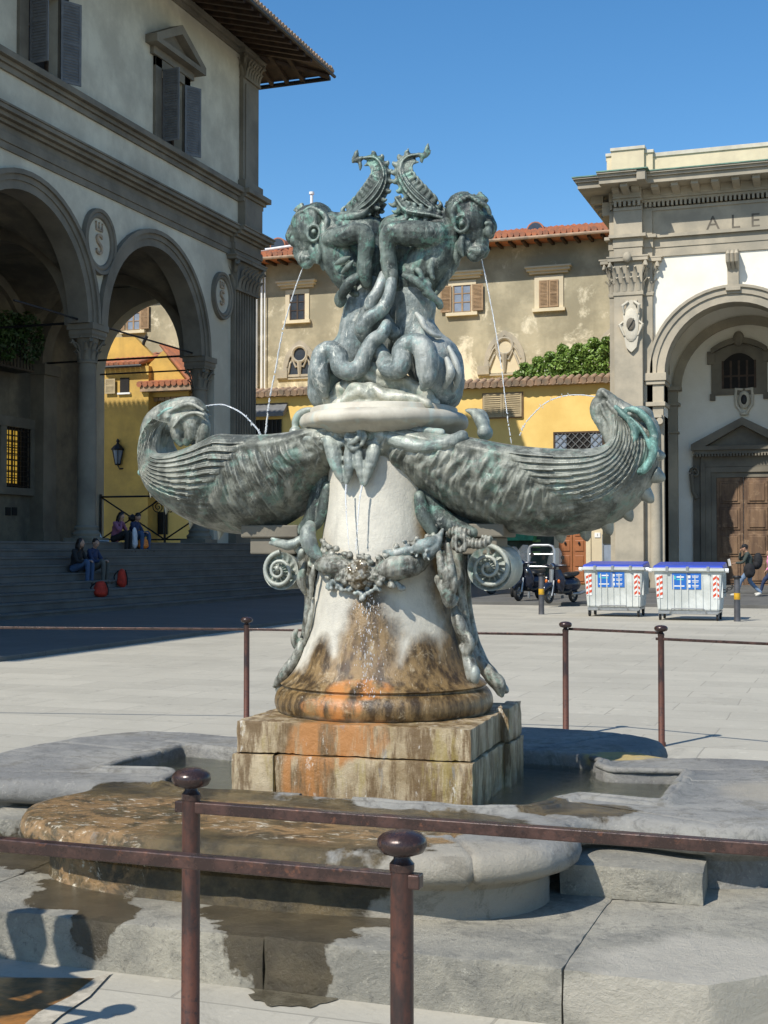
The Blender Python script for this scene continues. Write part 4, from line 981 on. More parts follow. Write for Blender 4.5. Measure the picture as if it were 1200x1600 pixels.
# -- platform: octagonal slab, laid in separate blocks --
PF=thing('fountain_platform',(CU,CV,0),'low octagonal stone platform of big worn slabs, wet in patches, under the fountain','platform')
oct_=[(-1.95,-2.13),(1.83,-2.13),(2.95,-1.0),(2.95,1.0),(1.83,2.13),(-1.95,2.13),(-3.05,1.0),(-3.05,-1.0)]
def clip_poly(poly,xa,xb):
    def cut(P,x,keep):
        out=[]
        for i in range(len(P)):
            a,b=P[i],P[(i+1)%len(P)]
            ia=(a[0]>=x) if keep=='r' else (a[0]<=x); ib=(b[0]>=x) if keep=='r' else (b[0]<=x)
            if ia: out.append(a)
            if ia!=ib:
                t_=(x-a[0])/(b[0]-a[0]); out.append((x,a[1]+(b[1]-a[1])*t_))
        return out
    return cut(cut(poly,xa,'r'),xb,'l')
seams=[-3.2,-1.15,.27-.02,1.35,2.2,3.2]
def worn(o,amt=.006,sc=6,cuts=None):
    # subdivide and roughen edges of a slab so no edge is machine-straight
    bm=bmesh.new(); bm.from_mesh(o.data)
    bmesh.ops.triangulate(bm,faces=bm.faces)
    for _ in range(7):
        L=[e for e in bm.edges if e.calc_length()>(cuts or .09)]
        if not L: break
        bmesh.ops.subdivide_edges(bm,edges=L,cuts=1); bmesh.ops.triangulate(bm,faces=[f for f in bm.faces if len(f.verts)>3])
    off=wpos(o); bm.normal_update()
    for vv in bm.verts:
        p=vv.co+off; n=noise.noise_vector(p*sc)+noise.noise_vector(p*sc*3)*.4
        # edge vertices chip inwards
        sharp=any(len(e.link_faces)==2 and e.calc_face_angle(0)>.6 for e in vv.link_edges)
        k=amt*(1.0 if not sharp else 1.2)
        vv.co+=n*k
        if sharp: vv.co-=vv.normal*(amt*1.6*max(0,.4+noise.noise(p*9)+.6*noise.noise(p*23)))
    bm.to_mesh(o.data); bm.free(); o.data.polygons.foreach_set('use_smooth',[True]*len(o.data.polygons)); o.data.set_sharp_from_angle(angle=R(38))
for a,b in zip(seams[:-1],seams[1:]):
    P=clip_poly(oct_,a+.0005,b-.0005)
    q=MB(); q.prism([W2(*p) for p in P],'z',-.05,.19+random.uniform(-.004,.004)); o=q.build('platform_slab',M['platform'],PF); worn(o,.005,4,.07)
# -- lobed basin: wall and overhanging rounded rim --
rim_half=[(0,-1.90),(.45,-1.89),(.85,-1.82),(1.10,-1.66),(1.22,-1.45),(1.24,-1.25),(1.18,-1.06),(1.26,-.90),(1.50,-.93),(1.68,-.97),(1.95,-.90),(2.15,-.68),(2.27,-.35),(2.30,0)]
right=[p for p in rim_half]+[(x,-y) for x,y in rim_half[::-1][1:]]
outline=right+[(-x,y) for x,y in right[::-1][1:-1]]
def resample(P,k=5):
    n=len(P); out=[]
    for i in range(n):
        p0,p1,p2,p3=[np.array(P[j%n],float) for j in(i-1,i,i+1,i+2)]
        for j in range(k):
            t_=j/k; out.append(tuple(.5*((2*p1)+(-p0+p2)*t_+(2*p0-5*p1+4*p2-p3)*t_*t_+(-p0+3*p1-3*p2+p3)*t_**3)))
    return out
OUT=resample(outline,5)
inner_q=[(1.44,-.46),(1.30,-.44),(1.16,-.38),(1.05,-.40),(.98,-.50),(.97,-.64),(.90,-.76),(.80,-.82),(.72,-.86)]
INQ=[(1.44,0)]+inner_q[:] 
ih=[(x,y) for x,y in INQ[::-1]]                              # from front towards right
q4=ih+[(x,-y) for x,y in ih[::-1][1:]]
INN=q4+[(-x,y) for x,y in q4[::-1]]
def ang(p): return math.atan2(p[1],p[0])
def offset(P,d):
    n=len(P); out=[]
    for i in range(n):
        a=Vector(P[i-1]);b=Vector(P[(i+1)%n]); t_=(b-a)
        if t_.length<1e-9: out.append(P[i]); continue
        t_.normalize(); nrm=Vector((t_.y,-t_.x)); out.append((P[i][0]+nrm.x*d,P[i][1]+nrm.y*d))
    return out
def ray_poly(P,th):
    d=(math.cos(th),math.sin(th)); best=None; n=len(P)
    for i in range(n):
        a=P[i];b=P[(i+1)%n]; ex,ey=b[0]-a[0],b[1]-a[1]; den=d[0]*ey-d[1]*ex
        if abs(den)<1e-12: continue
        t_=(a[0]*ey-a[1]*ex)/den; s=(a[0]*d[1]-a[1]*d[0])/den
        if t_>0 and -1e-9<=s<=1+1e-9: best=t_ if best is None else max(best,t_)
    return (d[0]*best,d[1]*best)
BA=thing('fountain_basin',(CU,CV,.19),'lobed grey stone basin with rounded overhanging rim, stained brown where water spills over its front','basin')
NA=720
angs=[2*math.pi*i/NA for i in range(NA)]
po=[ray_poly(OUT,a) for a in angs]; pi=[ray_poly(INN,a) for a in angs]
def smooth_ring(P,k):
    for _ in range(k): P=[((P[i-1][0]+P[i][0]*2+P[(i+1)%len(P)][0])/4,(P[i-1][1]+P[i][1]*2+P[(i+1)%len(P)][1])/4) for i in range(len(P))]
    return P
po=smooth_ring(po,3); pi=smooth_ring(pi,2)
rings=[]  # (polygon, z)
def lerp(a,b,t_): return (a[0]+(b[0]-a[0])*t_,a[1]+(b[1]-a[1])*t_)
ro=lambda d:offset(po,d)
ri=lambda d:offset(pi,d)
prof=[(ro(-.16),.25),(ro(-.10),.335),(ro(-.03),.345),(ro(-.005),.365),(ro(.005),.395),(ro(-.004),.425),(ro(-.022),.449),(ro(-.06),.459)]
mid=[([lerp(a,b,.35) for a,b in zip(ro(-.06),ri(.06))],.456),([lerp(a,b,.7) for a,b in zip(ro(-.06),ri(.06))],.450)]
inn=[(ri(.07),.445),(ri(.06),.458),(ri(.03),.462),(ri(.005),.452),(ri(0),.43),(ri(0),.05)]
SEG=prof+mid+inn
q=MB()
for P,z in SEG: q.v+=[(CU+x,CV+y,z) for x,y in P]
for j in range(len(SEG)-1):
    q.f+=[(j*NA+i,j*NA+(i+1)%NA,(j+1)*NA+(i+1)%NA,(j+1)*NA+i) for i in range(NA)]
rim=q.build('basin_rim',M['basin'],BA,fix=False)
# seams between rim blocks + worn relief
seam_a=[R(x) for x in(-158,-140,-118,-62,-42,-27,8,38,62,118,142,172)]
bm=bmesh.new(); bm.from_mesh(rim.data); bmesh.ops.recalc_face_normals(bm,faces=bm.faces)
bm.normal_update()
for vv in bm.verts:
    a=math.atan2(vv.co.y,vv.co.x); d=min(abs(((a-s+math.pi)%(2*math.pi))-math.pi) for s in seam_a)
    p=vv.co+Vector((CU,CV,.19))
    k=.003*noise.noise(p*5)+.003*noise.noise(p*14)
    blk=sum(1 for s in seam_a if a>s); k+=.004*math.sin(blk*12.9)
    if d<.004 and vv.co.z>.0: k-=.012
    vv.co+=vv.normal*k
bm.to_mesh(rim.data); bm.free()
rim.data.polygons.foreach_set('use_smooth',[True]*len(rim.data.polygons)); rim.data.set_sharp_from_angle(angle=R(60))
q=MB(); P1=smooth_ring(ro(-.12),2)
lv=[.15,.2,.24,.28,.34]
for z in lv: q.v+=[(CU+x,CV+y,z) for x,y in (P1 if z>.16 else smooth_ring(ro(-.10),2))]
for j in range(len(lv)-1): q.f+=[(j*NA+i,j*NA+(i+1)%NA,(j+1)*NA+(i+1)%NA,(j+1)*NA+i) for i in range(NA)]
wallo=q.build('basin_wall',M['basin'],BA,smooth=40); 
q=MB(); q.prism([(CU+x*1.02,CV+y*1.02) for x,y in pi[::6]],'z',.02,.08); q.build('basin_floor',simple('algae_floor',(.10,.10,.045),.7,ns=3,col2=(.04,.05,.02)),BA)
# water in the basin
t=NT('basin_water',.02); t.b.inputs['Transmission Weight'].default_value=1.0; t.b.inputs['IOR'].default_value=1.33; t.color((.80,.86,.70))
n1=t.noise(7,4,.6,vec=t.scale(t.co,(1,2.2,1))); n2=t.noise(26,4,.6,vec=t.scale(t.co,(1,1.8,1))); t.bump(t.math('ADD',n1,t.math('MULTIPLY',n2,.4)),1.0,.075); M['water']=t.m
q=MB(); P=[(CU+x*.999,CV+y*.999) for x,y in pi[::3]]; q.add([(x,y,.385) for x,y in P],[tuple(range(len(P)))]); wa=q.build('water',M['water'],None,fix=False); wa['kind']='structure'
# corner step blocks between the lobes
for s,lab in((1,'right'),(-1,'left')):
    q=MB(); pts=[(1.14,-1.17),(1.71,-1.15),(1.68,-.5),(1.14,-.5)]
    q.prism([W2(s*x if s>0 else -x-.02,y) for x,y in pts],'z',.185,.315)
    o=q.build('step_block',M['platform']); worn(o,.004,5,.06)
    tag(o,'dark grey stone step block '+('beside the right end of the front basin lobe' if s>0 else 'by the left end of the front basin lobe'),'step block','step blocks between the basin lobes')
# foreground drain stained orange
q=MB(); a=onz(0,1545,0); b=onz(0,1600,0)
t=NT('rust_stained_paving',.3); f=t.noise(4,8,.7,dist=.6); c=t.mix(t.ramp(f,.4,.6),(.08,.05,.02),(.34,.15,.04)); c=t.mix(t.ramp(t.noise(3,8,.7),.56,.66),c,(.28,.24,.16)); t.color(c); t.bump(t.noise(20,6,.6),.3,.01)
pts=[onz(150,1530,0),onz(110,1560,0),onz(60,1585,0),onz(20,1620,0),onz(-160,1640,0),onz(-260,1560,0),onz(-100,1528,0)]
q.add([(p.x,p.y,.004) for p in pts],[tuple(range(len(pts)))]); st_=q.build('ground',t.m,fix=False); st_['kind']='structure'
t=NT('lime_crust',.8); t.color(t.mix(t.ramp(t.noise(9,6,.7),.4,.6),(.30,.27,.21),(.48,.43,.34))); t.bump(t.noise(30,6,.6),.3,.01)
q=MB(); A_=[onz(175,1522,0),onz(140,1560,0),onz(95,1590,0),onz(50,1630,0)]; B_=[onz(150,1530,0),onz(110,1560,0),onz(60,1585,0),onz(20,1620,0)]
q.add([(p.x,p.y,.008) for p in A_+B_],[(0,1,5,4),(1,2,6,5),(2,3,7,6)]); st_=q.build('ground',t.m,fix=False); st_['kind']='structure'
# raised inner lip of the basin, running along the pool
q=MB(); N0=len(pi)
def lipseg(a0,a1):
    idx=[k for k in range(N0) if a0<=math.degrees(angs[k])<=a1]
    P=[pi[k] for k in idx][::2]; return smoothpath([(CU+x*1.012,CV+y*1.012,.452+.008*noise.noise(Vector((x*5,y*5,0)))) for x,y in P],1)
q.tube(lipseg(278,358),.024,10,sy=.8,up=(0,0,1)); q.tube(lipseg(2,40),.022,10,sy=.8,up=(0,0,1)); q.tube(lipseg(182,262),.022,10,sy=.8,up=(0,0,1))
q.build('inner_lip',M['basin'],BA,smooth=60)
# ======================= RAILINGS =======================
def post(parent,u,v,z0=0.0,H=.97):
    q=MB(); q.lathe(u,v,[(.034,z0),(.034,z0+.03),(.0265,z0+.04),(.0255,z0+H-.07)],20); p=q.build('post',M['post'],parent,smooth=40)
    q=MB(); q.lathe(u,v,[(.0275,z0+H-.075),(.0275,z0+H-.06),(.019,z0+H-.05),(.018,z0+H-.04),(.03,z0+H-.034)],20); q.build('collar',M['rail'],p,smooth=40)
    q=MB(); q.lathe(u,v,[(.004,z0+H-.0425),(.030,z0+H-.0405),(.048,z0+H-.034),(.0555,z0+H-.020),(.054,z0+H-.006),(.044,z0+H+.004),(.025,z0+H+.0105),(.003,z0+H+.0125)],32); q.build('knob',M['rail'],p,smooth=60)
    return p
def bar(parent,a,b,w=.030,h=.030,z=.87):
    q=MB(); a=Vector(a);b=Vector(b); d=(b-a).normalized(); n=Vector((-d.y,d.x))*w/2
    pts=[(a-n),(a+n),(b+n),(b-n)]
    q.prism([(p.x,p.y) for p in pts],'z',z,z+h); return q.build('rail',M['rail'],parent,bevel=.003)
def railing(label,pts,H=.97,w=.032,zr=None,group='iron railings round the fountain',ext=(.045,.045)):
    r=thing('railing',(pts[0][0],pts[0][1],0),label,'railing',group)
    for p in pts: post(r,p[0],p[1],0,H)
    for a,b in zip(pts[:-1],pts[1:]):
        a=Vector(a);b=Vector(b);d=(b-a).normalized(); bar(r,a-d*ext[0],b+d*ext[1],w,w,H-.112)
    return r
pA=onz(299,1207,.97); pB=onz(628,1306,.97)
dirB=Vector((1,-.0)); dirB=dirB.normalized()
railing('rusty brown iron railing with a mushroom knob, nearest but one, running off to the right',[(pA.x,pA.y),(pA.x+2.0,pA.y-.02)])
railing('nearest rusty iron railing, ending in a knob and running off to the left',[(pB.x,pB.y),(pB.x-1.95,pB.y+.02)])
railing('rusty iron railing just outside the left edge whose shadow falls on the paving',[(-2.78,3.33),(-4.3,3.33)])
f1=onz(883,1157,0); f2=onz(1031,1176,0); f3=onz(386,1118,0)
def at_ground(px,py_top,H=.97):
    # post whose knob is seen at py_top
    p=onz(px,py_top,H); return (p.x,p.y)
g1=onz(883,1160,0.0); g1=(g1.x,g1.y); 
def ratio_pt(px,pt,pb,H=.97):
    d=H*FPX/(pb-pt); X=(px-600)/FPX*d; return (X*math.cos(TH)-d*math.sin(TH), X*math.sin(TH)+d*math.cos(TH))
P883=ratio_pt(883,980,1157); P1032=ratio_pt(1032,977,1163); P386=ratio_pt(386,965,1131)
railing('iron railing behind the basin, left of the pedestal',[P386,(P386[0]-3.2,P386[1]-.75)],w=.022)
r_=railing('iron railing behind the fountain spanning from the left post to the first right-hand post',[P386,P883],w=.022) if 0 else None
rr0=railing('iron railing behind the basin, its long bar passing behind the pedestal',[P883],w=.022); bar(rr0,Vector(P883),Vector(P386),.022,.022,.858)
railing('iron railing behind the basin running off the right edge of the picture',[P1032,(P1032[0]+2.6,P1032[1]-.9)],w=.022)
rr1=thing('railing',(P883[0],P883[1],0),'short thin iron rail linking the two right-hand railing posts','railing','iron railings round the fountain')
bar(rr1,Vector(P883)+Vector((.02,.04)),Vector(P1032)-Vector((.0,-.04)),.022,.022,.905)
# ======================= BINS =======================
M['bin']=plaster('bin_plastic',(.66,.68,.65),(.46,.48,.45),ns=1.2,amount=.7); M['bin_lid']=simple('blue_lid_plastic',(.035,.07,.42),.35,ns=3,var=.08,bump=.05)
M['sticker']=simple('blue_sticker',(.02,.14,.50),.4,ns=3,var=.05,bump=0); M['red']=simple('red_reflective',(.62,.08,.03),.4,var=.05,bump=0); M['rubber']=simple('black_rubber',(.02,.02,.02),.7,bump=.1)
M['teal']=simple('teal_print',(.05,.45,.50),.5,bump=0,var=.02)
def make_bin(px,pyb,width,label,two):
    p=onz(px,pyb,0); w_=width; D=1.0; u0=p.x; v0=p.y
    r=thing('waste_bin',(u0+w_/2,v0+D/2,0),label,'waste bin','wheeled waste containers at the roadside')
    zb,zt=.22,1.12
    q=MB()
    def taper(a,z): # outline at height z
        k=(z-zb)/(zt-zb); i=.07*(1-k); return [(u0+i,v0+i),(u0+w_-i,v0+i),(u0+w_-i,v0+D-i),(u0+i,v0+D-i)]
    A=taper(0,zb);B=taper(0,zt); q.add([(x,y,zb) for x,y in A]+[(x,y,zt) for x,y in B],[(0,3,2,1),(4,5,6,7),(0,1,5,4),(1,2,6,5),(2,3,7,6),(3,0,4,7)])
    o=q.build('body',M['bin'],r,bevel=.035)
    q=MB()
    for k in range(9):
        x=u0+.12+(w_-.24)*k/8
        q.add([(x-.012,v0+.045,zb+.05),(x+.012,v0+.045,zb+.05),(x+.012,v0-.008,zt-.1),(x-.012,v0-.008,zt-.1),(x,v0+.042,zb+.05),(x,v0-.009,zt-.1)],[(0,4,5,3),(4,1,2,5)])
    for k in range(5):
        y=v0+.1+(D-.2)*k/4; q.box(u0+w_-.03,u0+w_+.004,y-.012,y+.012,zb+.3,zt-.08)
    q.build('ribs',M['bin'],o,fix=False)
    q=MB(); q.box(u0-.05,u0+w_+.05,v0-.06,v0+D+.05,zt-.02,zt+.05); q.build('rim',M['bin'],r,bevel=.015)
    q=MB(); z=zt+.055
    q.add([(u0-.03,v0-.03,z),(u0+w_+.03,v0-.03,z),(u0+w_+.03,v0+D+.03,z),(u0-.03,v0+D+.03,z),(u0,v0+.03,z+.06),(u0+w_,v0+.03,z+.06),(u0+w_,v0+D,z+.13),(u0,v0+D,z+.13)],[(0,3,2,1),(4,5,6,7),(0,1,5,4),(1,2,6,5),(2,3,7,6),(3,0,4,7)])
    ld=q.build('lid',M['bin_lid'],r,bevel=.02)
    q=MB()
    for x in(.2,.5,.8): q.box(u0+w_*x-.03,u0+w_*x+.03,v0-.075,v0-.02,zt-.03,zt+.09)
    q.build('lid_clasp',M['steel'],ld)
    for x in(-.09,w_+.09):
        q=MB(); q.tube([(u0+x-.04,v0+.12,zt+.0),(u0+x+.04,v0+.12,zt+.0)],.05,12); q.build('trunnion',M['white'],r,smooth=40)
    q=MB(); q.tube([(u0+.1,v0+.02,.16),(u0+w_-.1,v0+.02,.16)],.018,6); q.tube([(u0+.35,v0-.0,.16),(u0+.4,v0-.04,.27),(u0+w_-.4,v0-.04,.27),(u0+w_-.34,v0-.0,.16)],.014,6); q.box(u0+.08,u0+w_-.08,v0+.08,v0+D-.08,.17,.215)
    q.build('chassis',M['steel'],r)
    for x in(.12,w_-.12):
        for y in(.14,D-.14):
            q=MB(); q.tube([(u0+x-.022,v0+y,.09),(u0+x+.022,v0+y,.09)],.09,16); wh=q.build('wheel',M['rubber'],r,smooth=40)
            q=MB(); q.tube([(u0+x-.028,v0+y,.09),(u0+x+.028,v0+y,.09)],.035,10); q.box(u0+x-.035,u0+x-.025,v0+y-.03,v0+y+.03,.09,.2); q.box(u0+x+.025,u0+x+.035,v0+y-.03,v0+y+.03,.09,.2); q.build('hub',M['steel'],wh)
    def front(x0,x1,z0,z1,m,nm,d=.006,par=o):
        q=MB(); f=lambda z:v0+.07*(1-(z-zb)/(zt-zb))-d
        q.add([(x0,f(z0),z0),(x1,f(z0),z0),(x1,f(z1),z1),(x0,f(z1),z1),(x0,f(z0)+.004,z0),(x1,f(z0)+.004,z0),(x1,f(z1)+.004,z1),(x0,f(z1)+.004,z1)],[(0,1,2,3),(7,6,5,4),(0,4,5,1),(1,5,6,2),(2,6,7,3),(3,7,4,0)]); return q.build(nm,m,par)
    sx=u0+w_*.24 if two else u0+w_*.27
    for k in range(2):
        x=sx+k*.325; s=front(x,x+.31,zt-.42,zt-.06,M['sticker'],'sticker',.012)
        if k==0:
            for j,wd_ in enumerate((.16,.15)): front(x+.10,x+.10+wd_,zt-.16-j*.055,zt-.13-j*.055,M['white'] if j==0 else M['teal'],'print',.016,s)
            front(x+.03,x+.08,zt-.2,zt-.12,M['teal'],'print',.016,s); front(x+.03,x+.27,zt-.36,zt-.335,M['white'],'print',.016,s)
        else:
            for j in range(3):
                front(x+.03,x+.08,zt-.17-j*.105,zt-.105-j*.105,M['white'],'print',.016,s); front(x+.11,x+.26,zt-.13-j*.105,zt-.115-j*.105,M['white'],'print',.016,s); front(x+.12,x+.25,zt-.16-j*.105,zt-.148-j*.105,M['white'],'print',.016,s)
    for x0 in(u0+.06,u0+w_-.2):
        s=front(x0,x0+.13,zt-.62,zt-.1,M['white'],'warning_strip',.012)
        for j in range(4):
            q=MB(); z=zt-.6+j*.125
            f=lambda z:v0+.07*(1-(z-zb)/(zt-zb))-.017
            mid_=.065; pts=[(0,z),(mid_,z-.0+.05),(.13,z),(.13,z+.06),(mid_,z+.11),(0,z+.06)] if x0>u0+.5 else [(0,z),(.13,z+.06),(.13,z+.12),(0,z+.06)]
            q.add([(x0+a,f(b),b) for a,b in pts]+[(x0+a,f(b)+.004,b) for a,b in pts],[tuple(range(len(pts))),tuple(range(len(pts),2*len(pts)))[::-1]]+[(i,len(pts)+i,len(pts)+(i+1)%len(pts),(i+1)%len(pts)) for i in range(len(pts))]); q.build('red_stripe',M['red'],s)
    return r
make_bin(912,963,1.40,'grey wheeled bin with blue lid and two separate blue stickers, nearer the scooters',True)
make_bin(1022,969,1.50,'grey wheeled bin with blue lid and one joined wide sticker, nearer the church door',False)
# bollards
for px,pb,pt,lab in((846,960,896,'grey bollard with a yellow band standing in front of the scooters'),(1152,971,902,'grey bollard with a yellow band to the right of the bins')):
    p=onz(px,pb,0); t_=thing('bollard',(p.x,p.y,0),lab,'bollard','bollards along the road'); Hh=(pb-pt)/FPX*onz(px,pb,0).length*1.0
    q=MB(); q.lathe(p.x,p.y,[(.075,0),(.07,.05),(.065,Hh-.06)],16); q.build('shaft',simple('bollard_grey',(.12,.12,.13),.5,.3),t_,smooth=40)
    q=MB(); q.lathe(p.x,p.y,[(.07,Hh*.48),(.07,Hh*.62)],16); q.build('reflective_band',simple('yellow_band',(.75,.42,.02),.5,bump=0),t_,smooth=40)
    q=MB(); q.lathe(p.x,p.y,[(.09,Hh-.06),(.1,Hh-.03),(.08,Hh)],16); q.build('cap',M['iron'],t_,smooth=40)
p=onz(1152,971,0); q=MB(); a=Vector((p.x,p.y,.85)); b=Vector((p.x-.75,p.y+.4,.75))
for i in range(14):
    c_=a.lerp(b,i/13)-Vector((0,0,.16*math.sin(math.pi*i/13))); q.tube([c_+Vector((.05*math.cos(x)*(1 if i%2 else .3),.02*math.cos(x),.035*math.sin(x)))for x in [j*math.pi/4 for j in range(9)]],.009,5)
ch_=q.build('chain',M['iron']); tag(ch_,'sagging iron chain between the right bollard and the bin','chain')
# ======================= SCOOTERS, RACK =======================
M['scooter']=simple('dark_blue_paint',(.015,.022,.045),.2,.2,ns=3,bump=0); M['chrome']=simple('chrome',(.6,.6,.6),.15,.9,bump=0); M['amber2']=simple('orange_indicator',(.75,.18,.02),.3,bump=0); M['screen']=None
t=NT('clear_windscreen',.05); t.b.inputs['Alpha'].default_value=.16; t.color((.45,.5,.55)); M['screen']=t.m
M['seat']=simple('black_seat',(.015,.015,.015),.5); M['redp']=simple('dark_red_paint',(.16,.015,.02),.25,.1,bump=0)
def scooter(px,pb,rz,label,paint,vespa,scale=1.0):
    p=onz(px,pb,.1); r=thing('parked_scooter',(p.x,p.y,.1),label,'scooter','scooters parked in a row by the rack',rz)
    S=scale
    def B(q,nm,m,par=r,**k):
        q.rz=1; q.v=[(x*S,y*S,z*S) for x,y,z in q.v]; o=q.build(nm,m,par,**k); return o
    # front towards -y (camera)
    for y,nm in((-.62,1),(.62,0)):
        q=MB(); R0=.24 if not vespa else .21
        ring=[(0,y+R0*.80*math.cos(a),R0+R0*.80*math.sin(a)) for a in [2*math.pi*i/24 for i in range(25)]]; q.tube(ring,R0*.22,10,up=(1,0,0)); w_=B(q,'wheel',M['rubber'],smooth=50)
        q=MB(); q.tube([(-.05,y,R0),(.05,y,R0)],.06,12)
        for k in range(5): a=2*math.pi*k/5; q.tube([(0,y,R0),(0,y+R0*.68*math.cos(a),R0+R0*.68*math.sin(a))],.018,6)
        q.tube([(0,y+R0*.66*math.cos(a),R0+R0*.66*math.sin(a)) for a in [2*math.pi*i/20 for i in range(21)]],.016,6,up=(1,0,0)); B(q,'rim',M['steel'],w_,smooth=40)
    R0=.24 if not vespa else .21
    q=MB()
    for s in(-1,1): q.tube([(s*.085,-.62,R0),(s*.08,-.5,.62)],.025,8)
    B(q,'fork',M['steel'],smooth=40)
    q=MB(); ar=[(0,-.62+.30*math.cos(a),R0+.29*math.sin(a)) for a in [R(20+140*i/10) for i in range(11)]]; q.tube(ar,[.03,.06,.08,.09,.095,.095,.09,.085,.075,.05,.02],10,up=(1,0,0),sy=1.0); B(q,'front_mudguard',paint,smooth=60)
    # leg shield
    q=MB(); vs=[];n=10;m_=9
    for i in range(m_+1):
        z=.30+.62*i/m_; wd=.17+.10*math.sin(math.pi*min(1,i/m_*1.05))*(1 if not vespa else 1.15)
        for j in range(n+1):
            x=-1+2*j/n; vs.append((x*wd,-.44+.10*x*x+(.10*(1-i/m_)) ,z))
    nn=len(vs); vs+=[(x,y+.05,z) for x,y,z in vs]
    fs=[(i*(n+1)+j,i*(n+1)+j+1,(i+1)*(n+1)+j+1,(i+1)*(n+1)+j) for i in range(m_) for j in range(n)]
    fs+=[tuple(nn+k for k in f[::-1]) for f in fs]
    bd=[j for j in range(n+1)]+[(i)*(n+1)+n for i in range(1,m_+1)]+[m_*(n+1)+j for j in range(n-1,-1,-1)]+[i*(n+1) for i in range(m_-1,0,-1)]
    fs+=[(bd[k],nn+bd[k],nn+bd[(k+1)%len(bd)],bd[(k+1)%len(bd)]) for k in range(len(bd))]
    q.add(vs,fs); sh_=B(q,'leg_shield',paint,smooth=40)
    q=MB(); q.tube([(0,-.5,.5),(0,-.48,.92)],[.05,.07],8); B(q,'horn_cover',M['steel'] if vespa else paint,sh_,smooth=50)
    for s in(-1,1):
        q=MB(); q.ell((s*(.20 if vespa else .15),-.44,.60 if vespa else .80),(.04,.03,.055),8,6); B(q,'indicator',M['amber2'] if vespa else M['chrome'],sh_,smooth=50)
    q=MB(); q.tube(smoothpath([(0,-.35,.33),(0,0,.30),(0,.25,.34)],4),[.17]*9,10,sy=.35,up=(0,0,1)); B(q,'floorboard',M['seat'],smooth=50)
    q=MB(); q.ell((0,.50,.50),(.20,.42,.22),18,12); q.ell((0,.30,.45),(.15,.2,.25),14,10); B(q,'rear_body',paint,smooth=60)
    q=MB(); q.tube(smoothpath([(0,.15,.72),(0,.35,.76),(0,.6,.77),(0,.88,.82)],4),[.08,.12,.14,.15,.15,.15,.14,.14,.13,.12,.11,.09,.04],12,sy=.55,up=(0,0,1)); B(q,'seat',M['seat'],smooth=60)
    q=MB(); q.ell((0,-.42,1.0),(.11,.10,.10),14,10); q.tube([(-.30,-.36,1.03),(-.12,-.42,1.02),(.12,-.42,1.02),(.30,-.36,1.03)],[.022,.035,.035,.022],8); hb=B(q,'handlebar',paint,smooth=60)
    for s in(-1,1):
        q=MB(); q.tube([(s*.26,-.37,1.03),(s*.38,-.34,1.03)],.022,8); B(q,'grip',M['seat'],hb,smooth=50)
        q=MB(); q.tube([(s*.22,-.38,1.05),(s*.30,-.40,1.22)],.007,5); q.tube([(s*.30,-.42,1.24),(s*.30,-.40,1.24)],.055,12); B(q,'mirror',M['seat'],hb,smooth=50)
    q=MB(); q.tube([(0,-.53,1.0),(0,-.50,1.0)],[.065,.08],14); B(q,'headlight',M['chrome'],hb,smooth=40)
    q=MB(); vs=[];n=8;m_=8
    for i in range(m_+1):
        z=1.05+.45*i/m_; wd=.23*math.sqrt(max(.12,1-(i/m_)**3))
        for j in range(n+1):
            x=-1+2*j/n; vs.append((x*wd,-.46+.10*x*x+.13*i/m_,z))
    q.add(vs,[(i*(n+1)+j,i*(n+1)+j+1,(i+1)*(n+1)+j+1,(i+1)*(n+1)+j) for i in range(m_) for j in range(n)]); B(q,'windscreen',M['screen'],hb,smooth=60,fix=False)
    q=MB(); q.tube([(.12,.4,.24),(.18,.7,.26),(.18,.95,.30)],[.03,.05,.05],8); B(q,'exhaust',M['steel'],smooth=50)
    return r
scooter(827,938,R(-14),'dark scooter with a tall clear windscreen and silver fork, behind the left bollard',M['scooter'],False,1.08)
scooter(877,942,R(-20),'dark blue rounded scooter with orange indicators beside the bins',M['scooter'],True,1.02)
scooter(803,932,R(10),'dark red scooter half hidden behind the pedestal, leftmost in the row',M['redp'],False,1.05)
scooter(790,928,R(-35),'black scooter mostly hidden behind the carved volute',M['seat'],False,1.0)
# tall steel rack behind the scooters
a=onz(827,936,.1); V_=a.y+.9; a=onv(826,900,V_); b=onv(866,900,V_); zt=onv(846,852,V_).z
rk=thing('steel_rack',((a.x+b.x)/2,V_,0),'tall galvanised steel hoop frame with crossbars standing behind the scooters','rack')
q=MB(); q.tube([(a.x,V_,.0),(a.x,V_,zt-.15),(a.x+.05,V_,zt-.04),(a.x+.16,V_,zt),(b.x-.16,V_,zt),(b.x-.05,V_,zt-.04),(b.x,V_,zt-.15),(b.x,V_,.0)],.045,10); q.build('hoop',M['steel'],rk,smooth=40)
for k in(.42,.62,.84): q=MB(); q.tube([(a.x,V_,zt*k),(b.x,V_,zt*k)],.032,8); q.build('crossbar',M['steel'],rk,smooth=40)
q=MB(); q.box(b.x-.25,b.x+.25,V_-.2,V_+.2,0,.2); q.build('foot',M['step'],rk,bevel=.01)

t=NT('damp_paving',.25); t.color(t.mix(t.ramp(t.noise(5,8,.7),.4,.6),(.07,.06,.04),(.13,.115,.08))); t.bump(t.noise(20,6,.6),.3,.01)
c_=onz(452,1560,0); q=MB(); q.add([(c_.x+(.17+.05*noise.noise(Vector((math.cos(a)*2,math.sin(a)*2,1))))*math.cos(a),min(CV-2.135,c_.y+.04+(.13+.04*noise.noise(Vector((math.cos(a)*3,math.sin(a)*3,4))))*math.sin(a)),.004) for a in [2*math.pi*i/48 for i in range(48)]],[tuple(range(48))]); o=q.build('ground',t.m,fix=False); o['kind']='structure'
